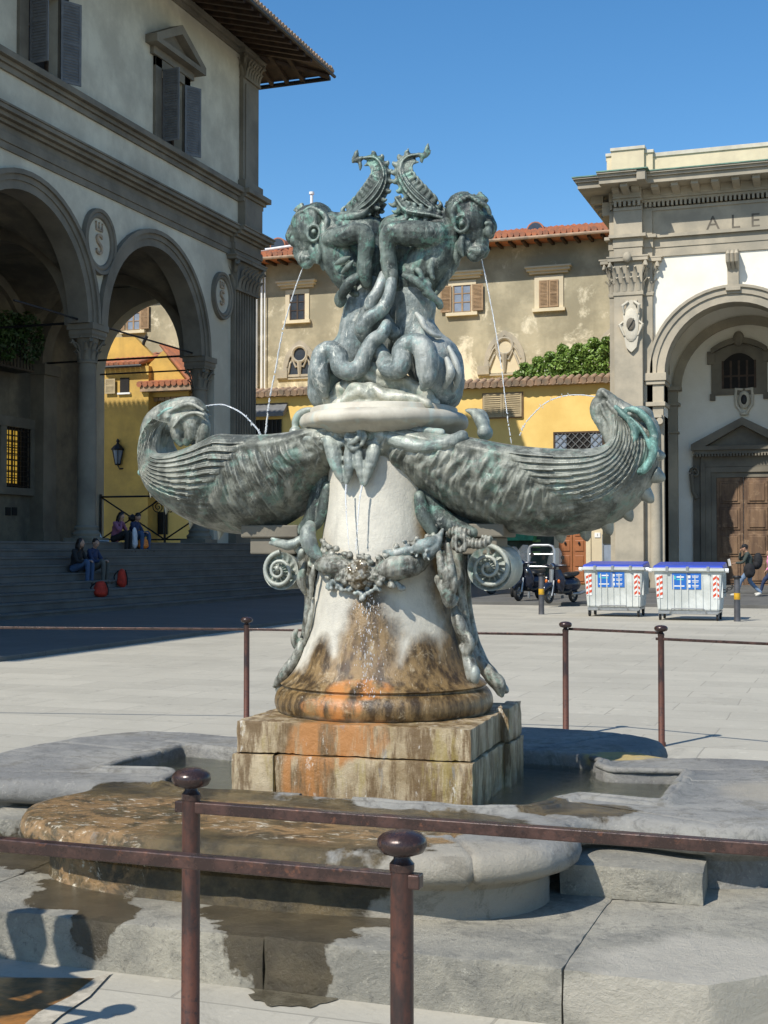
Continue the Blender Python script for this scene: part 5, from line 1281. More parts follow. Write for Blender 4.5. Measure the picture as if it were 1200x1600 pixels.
# ======================= FOUNTAIN: PEDESTAL AND BRONZES =======================
FN=thing('bronze_fountain',(CU,CV,.1),'tall fountain of green bronze sea monsters on a stained marble pedestal','fountain')
KX=7.02/FPX; CP=CU-.035
def F(px,py,dv=0.0):
    # point of the fountain's own mid-plane (shifted dv along the depth) seen at this place in the survey
    p=onv(px,py,CV+min(dv,0.0)); return Vector((p.x,CV+dv,p.z))
def FZ(py): return onv(600,py,CV).z
# --- materials ---
def bronze(name,base,dark,verd,pale,vs=1.0,scale=3.0,streak=.5,lime=.35):
    t=NT(name,.5,.25)
    f1=t.ramp(t.noise(scale*1.6,10,.75,dist=.3),.42,.60); c=t.mix(f1,dark,base)
    st=t.noise(1.0,7,.65,vec=t.scale(t.co,(9,9,1.3)))
    c=t.mix(t.math('MULTIPLY',t.ramp(st,.50,.66),streak),c,pale)
    st2=t.noise(1.0,7,.65,vec=t.scale(t.co,(14,14,2.2),loc=(3,1,2)))
    c=t.mix(t.math('MULTIPLY',t.ramp(st2,.54,.66),.75),c,dark)
    c=t.mix(t.math('MULTIPLY',t.ramp(t.noise(scale*2.3,10,.78,dist=.4),.53,.60),vs*.75),c,verd); c=t.mix(t.math('MULTIPLY',t.ramp(t.noise(scale*2.0,10,.8,dist=.5,vec=t.scale(t.co,(1.6,1.6,.8),loc=(9,3,4))),.565,.60),lime),c,(.56,.56,.49))
    g_=t.N.new('ShaderNodeNewGeometry').outputs['Pointiness']
    c=t.mix(t.math('MULTIPLY',t.ramp(g_,.505,.56),.55),c,pale)
    c=t.mix(t.math('MULTIPLY',t.ramp(t.noise(60,5,.7),.56,.72),.35),c,dark)
    t.color(c); t.rough(t.mix(t.ramp(t.noise(8,6,.6),.4,.6),(.42,)*3,(.68,)*3))
    hb=t.math('ADD',t.noise(30,8,.7),t.math('MULTIPLY',t.noise(110,4,.6),.35)); hb=t.math('ADD',hb,t.math('MULTIPLY',t.noise(1,6,.65,vec=t.scale(t.co,(42,42,9)),dist=.5),1.6)); t.bump(hb,.42,.008); return t.m
M['br_dark']=bronze('dark_bronze',(.12,.15,.13),(.03,.037,.035),(.16,.30,.24),(.30,.36,.31))
M['br_wing']=bronze('weathered_bronze',(.27,.28,.235),(.085,.09,.075),(.18,.32,.26),(.40,.40,.34),vs=.6,streak=.7)
M['br_pale']=bronze('pale_bronze',(.30,.33,.29),(.13,.15,.14),(.24,.40,.34),(.46,.47,.41),vs=.7)
M['br_leg']=bronze('limed_bronze',(.27,.30,.285),(.12,.145,.14),(.22,.36,.34),(.50,.50,.45),vs=.6,scale=5,lime=.8)
M['br_teal']=bronze('verdigris_bronze',(.17,.33,.28),(.05,.10,.085),(.22,.44,.38),(.33,.50,.44),vs=1.0,streak=.4)
M['br_garland']=bronze('garland_bronze',(.29,.29,.25),(.07,.065,.05),(.20,.34,.28),(.46,.45,.38),vs=.5,scale=7)
t=NT('marble_disc',.55); c=t.mix(t.ramp(t.noise(3,8,.65),.38,.62),(.38,.345,.275),(.56,.52,.42))
st=t.noise(1,6,.6,vec=t.scale(t.co,(10,10,1))); c=t.mix(t.math('MULTIPLY',t.ramp(st,.55,.68),.6),c,(.42,.50,.46)); c=t.mix(t.math('MULTIPLY',t.ramp(t.noise(5,8,.7),.54,.7),.45),c,(.42,.30,.16))
t.color(c); t.bump(t.noise(26,6,.6),.15,.005); M['disc']=t.m
# pedestal marble with brown mineral stains running down from the masks
def stained(name,base,b2,blobs_dark,blobs_rust,blobs_wet,streakz=.9):
    t=NT(name,.6)
    c=t.mix(t.ramp(t.noise(2.2,8,.65),.36,.64),b2,base)
    c=t.mix(t.math('MULTIPLY',t.ramp(t.noise(1,7,.65,vec=t.scale(t.co,(12,12,1.5))),.52,.7),.4),c,tuple(x*.65 for x in b2))
    g=t.N.new('ShaderNodeNewGeometry').outputs['Position']
    md=t.blobs(blobs_dark,.40,8,.30,vec=g,detail=10)
    dk=t.mix(t.ramp(t.noise(1,8,.7,vec=t.scale(t.co,(16,16,3.5))),.38,.62),(.05,.03,.012),(.24,.155,.065))
    dk=t.mix(t.math('MULTIPLY',t.ramp(t.noise(11,10,.8,dist=.7),.54,.68),.7),dk,(.52,.42,.27))
    c=t.mix(md,c,dk)
    mr=t.blobs(blobs_rust,.35,5,.15,vec=g)
    c=t.mix(t.math('MULTIPLY',mr,t.ramp(t.noise(1,7,.7,vec=t.scale(t.co,(12,12,4))),.38,.6)),c,(.45,.19,.055))
    c=t.mix(t.math('MULTIPLY',md,t.ramp(t.noise(14,10,.85,dist=.6),.60,.70)),c,(.66,.58,.44))
    t.color(c); r=t.mix(md,(.6,)*3,(.30,)*3)
    if blobs_wet: mw=t.blobs(blobs_wet,.35,8,.2,vec=g); r=t.mix(mw,r,(.07,)*3)
    t.rough(r); t.bump(t.math('ADD',t.noise(38,9,.75),t.math('MULTIPLY',t.noise(90,5,.7),.4)),.5,.010); return t.m
def fb(px,py,rx,rz,dv=-.4,rv=.5): p=F(px,py,dv); return ((p.x,p.y,p.z),(rx,rv,rz))
M['ped']=stained('stained_marble',(.64,.60,.50),(.46,.435,.37),
  [fb(575,1040,.17,.30),fb(570,1010,.11,.32),fb(470,1082,.26,.12),fb(540,1075,.34,.17),fb(640,1085,.40,.16),fb(700,1070,.20,.20),fb(717,980,.07,.42,-.1),fb(705,880,.10,.30,-.1),fb(690,830,.10,.16,-.1),fb(500,1050,.10,.16),fb(650,1040,.09,.14),fb(560,1095,.9,.075),fb(720,1090,.3,.09,-.2),fb(600,1100,.9,.06,-.2,.9)],
  [fb(575,1075,.16,.05),fb(545,1100,.15,.06),fb(505,1100,.08,.04)],[fb(570,1050,.12,.2)])
def pb(px,py,rx,rz): p=onv(px,py,CV-.65); return ((p.x,p.y,p.z),(rx,.25,rz))
t=NT('stained_plinth_marble',.5)
c=t.mix(t.ramp(t.noise(3,8,.7),.36,.64),(.26,.185,.095),(.50,.405,.26))
g=t.N.new('ShaderNodeNewGeometry').outputs['Position']
st=t.noise(1,8,.72,vec=t.scale(t.co,(13,13,2.2))); c=t.mix(t.math('MULTIPLY',t.ramp(st,.43,.58),.88),c,(.13,.075,.028))
st=t.noise(1,8,.72,vec=t.scale(t.co,(9,9,1.6),loc=(5,2,1))); c=t.mix(t.math('MULTIPLY',t.ramp(st,.55,.66),.55),c,(.30,.23,.05))
m1=t.blobs([pb(510,1155,.17,.13),pb(570,1150,.12,.10),pb(480,1220,.12,.2)],.5,6,.2,vec=g); c=t.mix(t.math('MULTIPLY',m1,t.ramp(t.noise(1,7,.7,vec=t.scale(t.co,(16,16,2))),.36,.58)),c,(.42,.19,.06))
c=t.mix(t.math('MULTIPLY',t.ramp(t.noise(1,9,.8,vec=t.scale(t.co,(16,16,5),loc=(1,7,3))),.58,.65),.8),c,(.68,.64,.55))
c=t.mix(t.math('MULTIPLY',t.ramp(t.noise(1,8,.75,vec=t.scale(t.co,(10,10,2.5),loc=(4,4,9))),.60,.68),.6),c,(.20,.21,.21))
t.color(c); t.rough(t.mix(t.ramp(t.noise(5,6,.6),.4,.6),(.3,)*3,(.6,)*3)); t.bump(t.noise(30,9,.78),.6,.012); M['plinth']=t.m
# --- plinth ---
ZT=.765
def rbox(q,x0,x1,y0,y1,z0,z1,a=R(3.0)):
    n=len(q.v); q.box(x0,x1,y0,y1,z0,z1)
    for k in range(n,len(q.v)):
        x,y,z=q.v[k]; q.v[k]=(CU-.012+x*math.cos(a)-y*math.sin(a),CV+x*math.sin(a)+y*math.cos(a),z)
q=MB(); rbox(q,-.585,.585,-.645,.48,.615,ZT); o=q.build('plinth',M['plinth'],FN); worn(o,.0045,7,.035)
q=MB(); rbox(q,-.60,-.385,-.66,.49,.10,.608); rbox(q,-.377,.60,-.66,.49,.10,.610); o=q.build('plinth_base',M['plinth'],FN); worn(o,.004,7,.035)
q=MB(); rbox(q,.55,.635,.06,.42,.10,.605); rbox(q,.55,.625,.07,.41,.61,ZT+.02); o=q.build('plinth_side',M['plinth'],FN); worn(o,.004,7,.04)
# --- pedestal: flaring bell with torus foot ---
prof=[(.565,ZT+.0),(.575,ZT+.02),(.578,ZT+.06)]
prof=[(.30,ZT-.01),(.545,ZT-.005),(.566,ZT+.012),(.576,ZT+.045),(.570,ZT+.085),(.550,ZT+.115),(.535,ZT+.125),(.535,ZT+.135),(.545,ZT+.142),(.528,ZT+.155),(.505,ZT+.175),(.475,ZT+.215),(.448,ZT+.265),(.425,ZT+.33),(.405,ZT+.40),(.388,ZT+.48),(.372,ZT+.56),(.357,ZT+.65),(.342,ZT+.74),(.332,ZT+.83),(.322,ZT+.92),(.312,ZT+1.0),(.304,ZT+1.08),(.298,ZT+1.16),(.292,ZT+1.30),(.29,ZT+1.42),(.29,ZT+1.45)]
pp=[tuple(p) for p in smoothpath(prof[2:],3)]
q=MB(); n=128; allp=prof[:2]+pp
for r_,z in allp:
    for k in range(n):
        a=2*math.pi*k/n; lob=0.0
        if z>ZT+.2: lob=.018*math.cos(4*a+math.pi*0)*min(1,(z-ZT-.2)*4)*max(0,1-(z-ZT-.2)/1.0)
        q.v.append((CP+(r_+lob)*.985*math.cos(a),CV+(r_+lob)*math.sin(a),z))
m_=len(allp)
q.f=[(i*n+k,i*n+(k+1)%n,(i+1)*n+(k+1)%n,(i+1)*n+k) for i in range(m_-1) for k in range(n)]+[tuple(range((m_-1)*n,m_*n))]
ped=q.build('pedestal',M['ped'],FN,smooth=45)
# ---------- sculpting helpers ----------
def stubes(mb,items):
    for pts,rad,*o in items:
        kw=o[0] if o else {}
        P=[tuple(p)+(r,) for p,r in zip(pts,rad if hasattr(rad,'__len__') else [rad]*len(pts))]
        S=smoothpath(P,5)
        mb.tube([s[:3] for s in S],[max(.002,float(s[3])) for s in S],12,**kw)
        mb.ell(S[0][:3],float(S[0][3])*.98,10,7); mb.ell(S[-1][:3],float(S[-1][3])*.98,10,7)
def nz(a,s,b=0,s2=1):
    return lambda p: a*noise.noise(p*s)+b*noise.noise(p*s2)
# ---------- the two long sea-monster shells ----------
def hull(name,stations,widths,side,mat,nA=400,nT=140):
    # stations: list of ((top px),(bottom px)); side +1 right, -1 left. Returns object and surface function
    S=smoothpath([(*a,*b,w_) for (a,b),w_ in zip(stations,widths)],10); NS=len(S)-1
    Sa=np.array(S)
    def sta(a):
        x=max(0,min(1,a))*NS; i=min(int(x),NS-1); t_=x-i; return Sa[i]*(1-t_)+Sa[i+1]*t_
    G=[(0,.80),(.04,.90),(.12,.99),(.25,1.04),(.4,1.02),(.55,.94),(.7,.80),(.82,.62),(.92,.38),(.975,.17),(1,0.0)]
    def g(t_):
        for (x0,y0),(x1,y1) in zip(G[:-1],G[1:]):
            if t_<=x1: return y0+(y1-y0)*(t_-x0)/(x1-x0)
        return 0
    gs=[g(i/200) for i in range(201)]
    gs=[sum(gs[max(0,min(200,i+k))] for k in range(-4,5))/9 for i in range(201)]
    gs[200]=0
    def gg(t_): x=t_*200; i=min(199,int(x)); return gs[i]+(gs[i+1]-gs[i])*(x-i)
    def P(a,t_,f=-1):
        s=sta(a); x=s[0]+(s[2]-s[0])*t_; y=s[1]+(s[3]-s[1])*t_
        p=F(x,y); return Vector((p.x,CV+f*s[4]*gg(t_),p.z))
    def relief(a,t_):
        # feathers beyond, hair/ribs nearer the middle
        h=0.0
        fan=min(1,max(0,(a-.40)/.07))
        tt=t_
        if a>.34:
            u_=(a-.34)/.66
            lo=.02+.06*u_; hi=.74-.16*u_
            x=(tt-lo)/(hi-lo)
            if 0<x<1:
                k=x*9.0; root=.015+.34*(math.floor(k)/9)**1.15; fr=k-math.floor(k)
                if u_>root:
                    h+=.021*(fr**1.4)*min(1,(u_-root)*16)*(1-.35*u_)+.0025*math.sin(fr*19)*min(1,(u_-root)*12)
                    if u_-root<.05: h+=.006*math.sin(fr*math.pi)*(1-(u_-root)/.05)
        if a<.56:
            e=min(1,(.56-a)/.10)*min(1,max(0,(tt-.13)/.10))
            if tt<.75*1 and a>.34: e*=min(1,max(0,(tt-(.02+(a-.34)*3.3))/.08))
            sw=tt*2.2*side*0+tt*2.6+1.2*noise.noise(Vector((a*6,tt*2,5))); b=noise.noise(Vector((a*44+sw,tt*2.6,3+side)))*.55+noise.noise(Vector((a*95+sw*2,tt*3.4,7)))*1.1+abs(noise.noise(Vector((a*150+sw*3,tt*4.5,9))))*1.1
            tuft=abs(noise.noise(Vector((a*26+tt*2.5,tt*6.5,11))))
            h+=e*(.0115*b+.007*tuft*max(0,1-abs(tt-.3)*2)+.006*math.sin(a*130+9*noise.noise(Vector((a*5,tt*2.5,side)))))
            h+=.018*math.exp(-((tt-.10)/.07)**2)*min(1,max(0,(.5-a)*6))
        if a>.5 and tt>.62: h+=.004*noise.noise(Vector((a*12,tt*30,side*5)))*1.5
        return h
    vs=[];fs=[]
    for i in range(nA+1):
        a=i/nA
        row=[]; ar_=max(0,min(1,a-side*.062*sta(a)[4]/.33))
        for j in range(nT+1):
            t_=(j/nT); p=P(a,t_); p.y-=relief(ar_,t_)*(1 if t_<.97 else 0); p.z-=.0
            row.append(p)
        back=[Vector((p.x,2*CV-p.y,p.z)) for p in row[::-1][1:]]
        full=row+back
        # dished top from back rim to front rim
        pb_,pf=full[-1],full[0]; s=sta(a); depth=.07*math.sin(math.pi*min(1,max(0,(a-.05)/.8)))*(1 if a<.85 else max(0,(1-a)/.15))
        dish=[]
        nt=Vector((s[2]-s[0],0,-(s[3]-s[1]))).normalized()*1.0
        for k in range(1,10):
            x=k/10; sh=math.sin(math.pi*x); roll=.012*(math.exp(-((x-.06)/.05)**2)+math.exp(-((x-.94)/.05)**2))
            dish.append(pb_.lerp(pf,x)+nt*(depth*sh**.6)-nt*roll)
        vs+=full+dish
    M_=2*nT+1+9
    fs=[(i*M_+j,i*M_+(j+1)%M_,(i+1)*M_+(j+1)%M_,(i+1)*M_+j) for i in range(nA) for j in range(M_)]
    fs+=[tuple(range(M_))[::-1],tuple(range(nA*M_,(nA+1)*M_))]
    q=MB(); q.add(vs,fs); o=q.build(name,mat,FN,smooth=80)
    return o,P
RS=[((556,668),(556,722)),((600,668),(600,736)),((650,672),(645,762)),((700,681),(690,793)),((760,690),(735,815)),((820,701),(790,831)),((870,706),(850,838)),((910,707),(905,834)),((938,705),(958,818)),((955,698),(1000,786)),((962,684),(1024,744)),((962,664),(1031,703)),((958,648),(1018,668))]
RW=[.295,.305,.31,.315,.31,.33,.33,.31,.27,.22,.165,.115,.075]
LS=[((564,668),(564,722)),((525,671),(522,756)),((480,681),(492,788)),((440,685),(455,816)),((400,685),(412,834)),((372,685),(370,834)),((340,699),(325,826)),((305,710),(285,808)),((277,712),(248,782)),((263,706),(227,748)),((258,692),(219,705)),((260,676),(224,672)),((268,662),(238,652))]
LW=[.295,.305,.31,.315,.31,.33,.32,.29,.24,.18,.13,.10,.085]
R1,PR=hull('monster_shell',RS,RW,1,M['br_wing']); R1['label']='right-hand bronze shell body with feathered wings sweeping to the right'
L1,PL=hull('monster_shell',LS,LW,-1,M['br_wing']); L1['label']='left-hand bronze shell body with feathered wings sweeping to the left'
# thick rolled arms along the upper edge, knotted at the centre
q=MB()
def roll(pts,dv,rad): return ([F(x,y,d) for (x,y),d in zip(pts,dv if hasattr(dv,'__len__') else [dv]*len(pts))],rad)
stubes(q,[roll([(562,676),(590,678),(625,690),(660,698),(700,692),(722,682)],[-.26,-.30,-.315,-.32,-.31,-.27],[.018,.030,.036,.034,.036,.034]),
 roll([(556,664),(575,663),(600,672),(640,672),(690,676)],[-.24,-.25,-.25,-.26,-.26],[.013,.022,.022,.024,.020]),
 roll([(560,689),(580,692),(602,684),(618,684)],[-.30,-.31,-.31,-.29],[.011,.017,.020,.026]),
 roll([(553,664),(535,664),(520,672),(490,676),(460,680)],[-.25,-.27,-.26,-.25,-.24],[.014,.019,.020,.022,.020]),
 roll([(560,684),(540,692),(515,690),(490,684),(460,686)],[-.30,-.31,-.30,-.29,-.27],[.013,.017,.020,.030,.030]),
 roll([(516,686),(522,708),(526,728),(534,752)],[-.29,-.32,-.34,-.345],[.040,.044,.034,.012]),
 roll([(546,700),(545,718),(545,738),(541,757)],[-.31,-.34,-.345,-.345],[.024,.027,.023,.010]),
 roll([(559,700),(560,718),(563,738),(566,758)],[-.31,-.34,-.345,-.345],[.022,.025,.022,.010]),
 roll([(588,692),(583,710),(577,732),(570,758)],[-.29,-.32,-.34,-.345],[.036,.036,.028,.011]),
 roll([(538,672),(552,668),(562,676),(556,688),(545,694),(552,702),(562,697)],[-.29,-.33,-.35,-.36,-.35,-.35,-.34],[.012,.014,.014,.014,.013,.014,.010]),
 roll([(564,672),(571,681),(565,694)],[-.33,-.345,-.345],.012),roll([(545,676),(540,684),(548,692)],[-.33,-.345,-.345],.011)])
q.ell(F(554,688,-.30),(.05,.06,.045)); q.ell(F(530,680,-.24),(.08,.08,.05)); q.ell(F(590,682,-.24),(.09,.08,.05))
kn=q.build('knotted_tentacles',M['br_pale'],FN); remesh(kn,.0055,3,lambda p:.0007*math.sin(p.z*170+4*noise.noise(p*9))+.002*noise.noise(p*30))
# heads at both ends
q=MB()
stubes(q,[roll([(1000,690),(990,668),(978,650),(962,634),(950,620)],0,[.085,.078,.062,.044,.028]),
 roll([(966,690),(964,668),(957,650),(948,634),(942,622)],0,[.07,.058,.05,.034,.02]),
 roll([(958,700),(950,676),(936,652),(931,636),(937,626),(948,634)],0,[.030,.034,.034,.032,.028,.02]),
 roll([(950,618),(940,612),(934,617)],0,[.024,.020,.012])])
q.ell(F(940,618,0),(.03,.035,.025)); q.ell(F(935,640,0),(.028,.045,.045)); q.ell(F(1000,650,0),(.07,.085,.05)); q.ell(F(1018,680,0),(.045,.08,.09))
for s in(-1,1):
    q.ell(F(983,647,s*.07),(.035,.025,.022)); q.ell(F(984,647,s*.088),(.014,.012,.012))
    stubes(q,[roll([(942,611),(951,622),(960,634)],s*.03,[.010,.012,.008]),roll([(948,628),(958,640),(972,654)],s*.045,[.008,.012,.008]),roll([(938,630),(944,646),(954,662)],s*.042,[.007,.010,.007])])
hd=q.build('monster_head',M['br_wing'],R1); remesh(hd,.006,4,nz(.002,22,.0015,60))
for s in(-1,):
    q=MB(); lp=[(962,636),(975,648),(988,662),(992,682),(980,704),(978,724),(990,736),(1006,733),(1018,716),(1022,694),(1020,672),(1008,652),(992,640),(978,640)]
    stubes(q,[([F(x,y,s*(.085+.035*math.sin(math.pi*i/13))) for i,(x,y) in enumerate(lp)],[.012,.017,.020,.021,.021,.021,.022,.022,.022,.021,.021,.020,.018,.012]),
      ([F(x,y,s*(.095+.02*math.sin(math.pi*i/8))) for i,(x,y) in enumerate([(1008,730),(1016,712),(1012,690),(1000,668),(985,652)])],[.006,.009,.010,.009,.006])])
    e_=q.build('ear_fin',M['br_teal'],hd); remesh(e_,.006,3,nz(.002,30))
    q=MB(); lp=[(x,y,CV+.12) for x,y in []]
q=MB(); lp=[(975,648),(990,665),(992,690),(980,712),(985,732),(1004,732),(1018,708),(1014,672),(992,645)]
stubes(q,[([F(x,y,.12) for x,y in lp],.018)]); q.build('ear_fin',M['br_teal'],hd,smooth=60)
for (x,y,dx,dy,r_) in [(1029,745,10,5,.030),(1012,776,9,9,.028),(981,803,6,12,.026),(950,824,5,12,.026),(915,833,3,13,.026),(876,838,2,11,.026),(1031,712,9,0,.024)]:
    q=MB(); a=F(x-dx*.6,y-dy*.6); b=F(x+dx,y+dy); q.tube(smoothpath([tuple(a),tuple(a.lerp(b,.45)),tuple(a.lerp(b,.8)),tuple(b)],3),[r_*1.5,r_*1.4,r_*1.25,r_*1.1,r_*1.0,r_*.85,r_*.7,r_*.5,r_*.32,r_*.12][:10],10); q.build('keel_spine',M['br_wing'],R1,smooth=60)
q=MB()
stubes(q,[roll([(232,690),(236,672),(246,657),(262,645),(282,636),(304,633),(318,638)],0,[.045,.062,.070,.066,.056,.045,.022]),
 roll([(248,690),(252,672),(268,660),(288,656),(308,654),(318,652)],0,[.05,.055,.06,.06,.05,.03]),
 roll([(316,650),(321,664),(318,680),(311,696),(305,702)],0,[.022,.030,.034,.026,.012]),
 roll([(300,660),(300,676),(292,692)],0,[.045,.045,.02]),roll([(275,664),(278,682),(282,694)],0,[.05,.04,.018])])
q.ell(F(300,664,0),(.055,.055,.06)); q.ell(F(312,645,0),(.035,.04,.018))
for s in(-1,1):
    stubes(q,[roll([(256,650),(275,638),(297,631),(318,641)],s*.055,[.010,.013,.013,.008]),roll([(270,668),(284,652),(302,645),(319,648)],s*.062,[.007,.010,.011,.008])])
    q.ell(F(262,652,s*.055),(.025,.02,.02)); q.ell(F(262,652,s*.07),(.010,.010,.010))
hl=q.build('monster_head',M['br_wing'],L1)
remesh(hl,.006,4,lambda p:.0018*noise.noise(p*22)+.0012*noise.noise(p*60)-(.012*math.exp(-(((p-F(292,652,p.y-CV)).length)/.012)**2) if 0 else 0))
q=MB()
stubes(q,[roll([(283,637),(262,640),(243,655),(231,672),(224,695),(219,722),(220,737)],-.05,[.008,.014,.018,.018,.016,.012,.012]),
          roll([(283,637),(262,640),(243,655),(231,672),(224,695)],.05,[.008,.014,.018,.018,.016])]); q.ell(F(220,738,-.05),(.018,.018,.02))
e_=q.build('ear_fin',M['br_teal'],hl,smooth=60)
# dorsal fin with ragged edge
q=MB(); top=[(301,624),(288,624),(273,626),(272,631),(262,633),(264,637),(254,640),(257,644),(247,648),(250,652),(240,657)]; bot=[(302,633),(290,636),(278,638),(272,640),(266,643),(262,646),(258,648),(254,652),(250,656),(247,660),(243,663)]
for s in range(len(top)-1):
    a,b,c_,d=F(*top[s]),F(*top[s+1]),F(*bot[s+1]),F(*bot[s])
    w_=Vector((0,.010,0)); vs=[p-w_ for p in(a,b,c_,d)]+[p+w_ for p in(a,b,c_,d)]
    q.add(vs,[(0,1,2,3),(7,6,5,4),(0,4,5,1),(1,5,6,2),(2,6,7,3),(3,7,4,0)])
q.build('dorsal_fin',M['br_dark'],hl)
# scalloped shell edge under the left tail
q=MB()
for k in range(7):
    x=222+k*1.5; 
for (x,y) in [(238,770),(262,796),(300,818),(345,836)]: q=MB(); q.cone(F(x,y-6),F(x-3,y+8),.022); q.build('keel_spine',M['br_wing'],L1,smooth=60)
# --- marble disc on top ---
z0=FZ(672); q=MB()
dp=[(.28,z0-.04),(.36,z0-.035),(.385,z0-.012),(.415,z0+.002),(.434,z0+.012),(.442,z0+.028),(.442,z0+.044),(.436,z0+.062),(.424,z0+.074),(.408,z0+.080),(.388,z0+.081),(.386,z0+.084),(.386,z0+.104),(.380,z0+.111),(.366,z0+.113),(.05,z0+.115)]
q.lathe(CP,CV,dp,96); dc_=q.build('marble_disc',M['disc'],FN,smooth=50)
bm=bmesh.new(); bm.from_mesh(dc_.data)
off=wpos(dc_)
for vv in bm.verts:
    p=vv.co+off; 
    if p.z<z0+.02: vv.co.z+=.010*noise.noise(Vector((p.x*14,p.y*14,0)))+.006*noise.noise(Vector((p.x*40,p.y*40,0)))
bm.to_mesh(dc_.data); bm.free()
# --- horns clasping the disc ---
q=MB(); stubes(q,[roll([(463,676),(462,660),(468,648),(480,641),(490,639)],-.05,[.016,.022,.024,.018,.008])]); q.ell(F(462,674,-.05),(.035,.04,.025)); o=q.build('horn',M['br_pale'],FN); remesh(o,.006,3)
q=MB(); stubes(q,[roll([(757,682),(756,668),(750,655),(741,645),(728,641)],-.06,[.026,.034,.034,.024,.008]),roll([(760,660),(752,648),(742,642)],0,[.02,.028,.015])]); q.ell(F(758,676,-.05),(.04,.06,.04)); o=q.build('horn',M['br_pale'],FN); remesh(o,.006,3)
# --- rocky mound on the disc ---
q=MB(); zt=z0+.12
q.ell((CP-.03,CV,zt-.015),(.30,.26,.10),24,12)
stubes(q,[roll([(515,630),(545,605),(575,584),(600,590),(640,606),(680,628)],-.14,[.04,.06,.06,.05,.05,.03]),roll([(530,632),(560,612),(590,616),(630,622),(665,632)],-.22,[.03,.05,.045,.04,.03])])
md=q.build('rock_mound',M['br_pale'] if 0 else M['disc'],FN)
remesh(md,.0075,3,lambda p:.012*math.sin((p.x-CU)*26+ (p.z)*60+5*noise.noise(p*6))*.55+.006*noise.noise(p*25))
M['mound']=bronze('limed_rock',(.50,.50,.42),(.26,.27,.22),(.30,.44,.36),(.68,.64,.52),vs=.6,scale=6); md.data.materials[0]=M['mound']
# ---------- upper sea monsters ----------
def Z4(x,y,dv=0.0): return F(430+x/3.243,210+y/3.243,dv)
def Z5(x,y,dv=0.0): return F(430+x/3.243,450+y/3.243,dv)
def rl(fn,pts,dv,rad): return ([fn(x,y,d) for (x,y),d in zip(pts,dv if hasattr(dv,'__len__') else [dv]*len(pts))],rad)
def pxr(*a): return [x*KX for x in a]
# left monster body
LM=thing('sea_monster',(CU-.15,CV,z0+.15)); LM.parent=FN; LM.location=Vector((CU-.15,CV,z0+.15))-wpos(FN)
RM=thing('sea_monster',(CU+.15,CV,z0+.15)); RM.parent=FN; RM.location=Vector((CU+.15,CV,z0+.15))-wpos(FN)
LM['label']='upper bronze sea monster on the left, spitting water to the left'; RM['label']='upper bronze sea monster on the right, spitting water to the right'
q=MB() # pale haunches / trunk
stubes(q,[rl(Z5,[(470,-20),(450,80),(430,190),(410,290),(360,380),(300,450),(270,520)],0,pxr(26,31,32,34,38,40,36)),
          rl(Z5,[(500,60),(490,200),(480,320)],[.05,.08,.08],pxr(26,30,34))])
q.ell(Z5(300,440,.04),(.15,.20,.19)); q.ell(Z5(400,330,.05),(.14,.16,.16))
lt=q.build('trunk',M['br_leg'],LM); remesh(lt,.008,6,nz(.006,7,.002,30))
q=MB()
stubes(q,[rl(Z5,[(680,-20),(700,80),(700,190),(740,280),(800,360),(840,440),(850,520)],0,pxr(32,36,34,36,38,38,34)),
          rl(Z5,[(640,60),(650,200),(690,320)],[.05,.08,.08],pxr(26,28,32))])
q.ell(Z5(830,430,.02),(.12,.20,.20)); q.ell(Z5(740,330,.05),(.12,.16,.15))
rt=q.build('trunk',M['br_leg'],RM); remesh(rt,.008,6,nz(.006,7,.002,30))
# haunch folds and fins over the trunks
q=MB(); stubes(q,[rl(Z5,[(715,130),(740,160),(760,200),(800,235),(835,245)],[-.12,-.14,-.14,-.13,-.1],pxr(3,5,5,4,3)),rl(Z5,[(880,300),(915,380),(925,450),(905,520)],[-.10,-.12,-.12,-.08],pxr(3,6,6,3)),rl(Z5,[(800,280),(815,360),(805,440),(790,500)],[-.20,-.21,-.21,-.18],pxr(3,5,5,3)),rl(Z5,[(870,360),(890,430),(860,500)],[-.16,-.18,-.14],pxr(4,7,4))])
q.build('fin_fold',M['br_leg'],RM,smooth=60)
q=MB(); q.cone(Z5(225,345,-.10),Z5(243,285,-.12),.035); stubes(q,[rl(Z5,[(215,340),(202,400),(205,470),(235,540)],[-.10,-.12,-.12,-.1],pxr(4,6,6,4))]); q.build('fin_fold',M['br_leg'],LM,smooth=60)
# bending fore legs of tails: thick S curves
q=MB(); stubes(q,[rl(Z5,[(565,185),(540,235),(490,275),(455,340),(430,400),(380,425),(330,400),(320,345),(285,315),(240,335),(225,400),(235,470),(248,540)],[-.20,-.21,-.215,-.22,-.22,-.235,-.235,-.22,-.21,-.21,-.22,-.225,-.21],pxr(9,11,12,13,14,14.5,15,15.5,15.5,16,16,14,8)),
  rl(Z5,[(590,-30),(575,45),(540,110),(470,160),(440,210),(455,255)],[-.17,-.19,-.20,-.20,-.19,-.15],pxr(9,10,11,12,12.5,11))])
o=q.build('tail',M['br_leg'],LM); remesh(o,.006,4,nz(.0025,18,.0015,50))
q=MB(); stubes(q,[rl(Z5,[(540,380),(570,412),(620,415),(645,370),(640,320),(675,285),(730,285),(762,330),(768,400),(770,460),(755,500)],[-.19,-.22,-.235,-.225,-.21,-.21,-.22,-.23,-.235,-.235,-.22],pxr(10,13,15,15.5,15.5,16,17,18,17,14,8)),
  rl(Z4,[(548,715),(530,780),(490,840),(480,880),(500,900)],[-.14,-.17,-.18,-.17,-.12],pxr(8,9.5,10,10,9)),
  rl(Z5,[(530,110),(560,170),(600,230)],[-.13,-.13,-.1],pxr(10,11,12)),rl(Z5,[(500,290),(545,340),(575,395)],[-.15,-.17,-.2],pxr(12,12,12))])
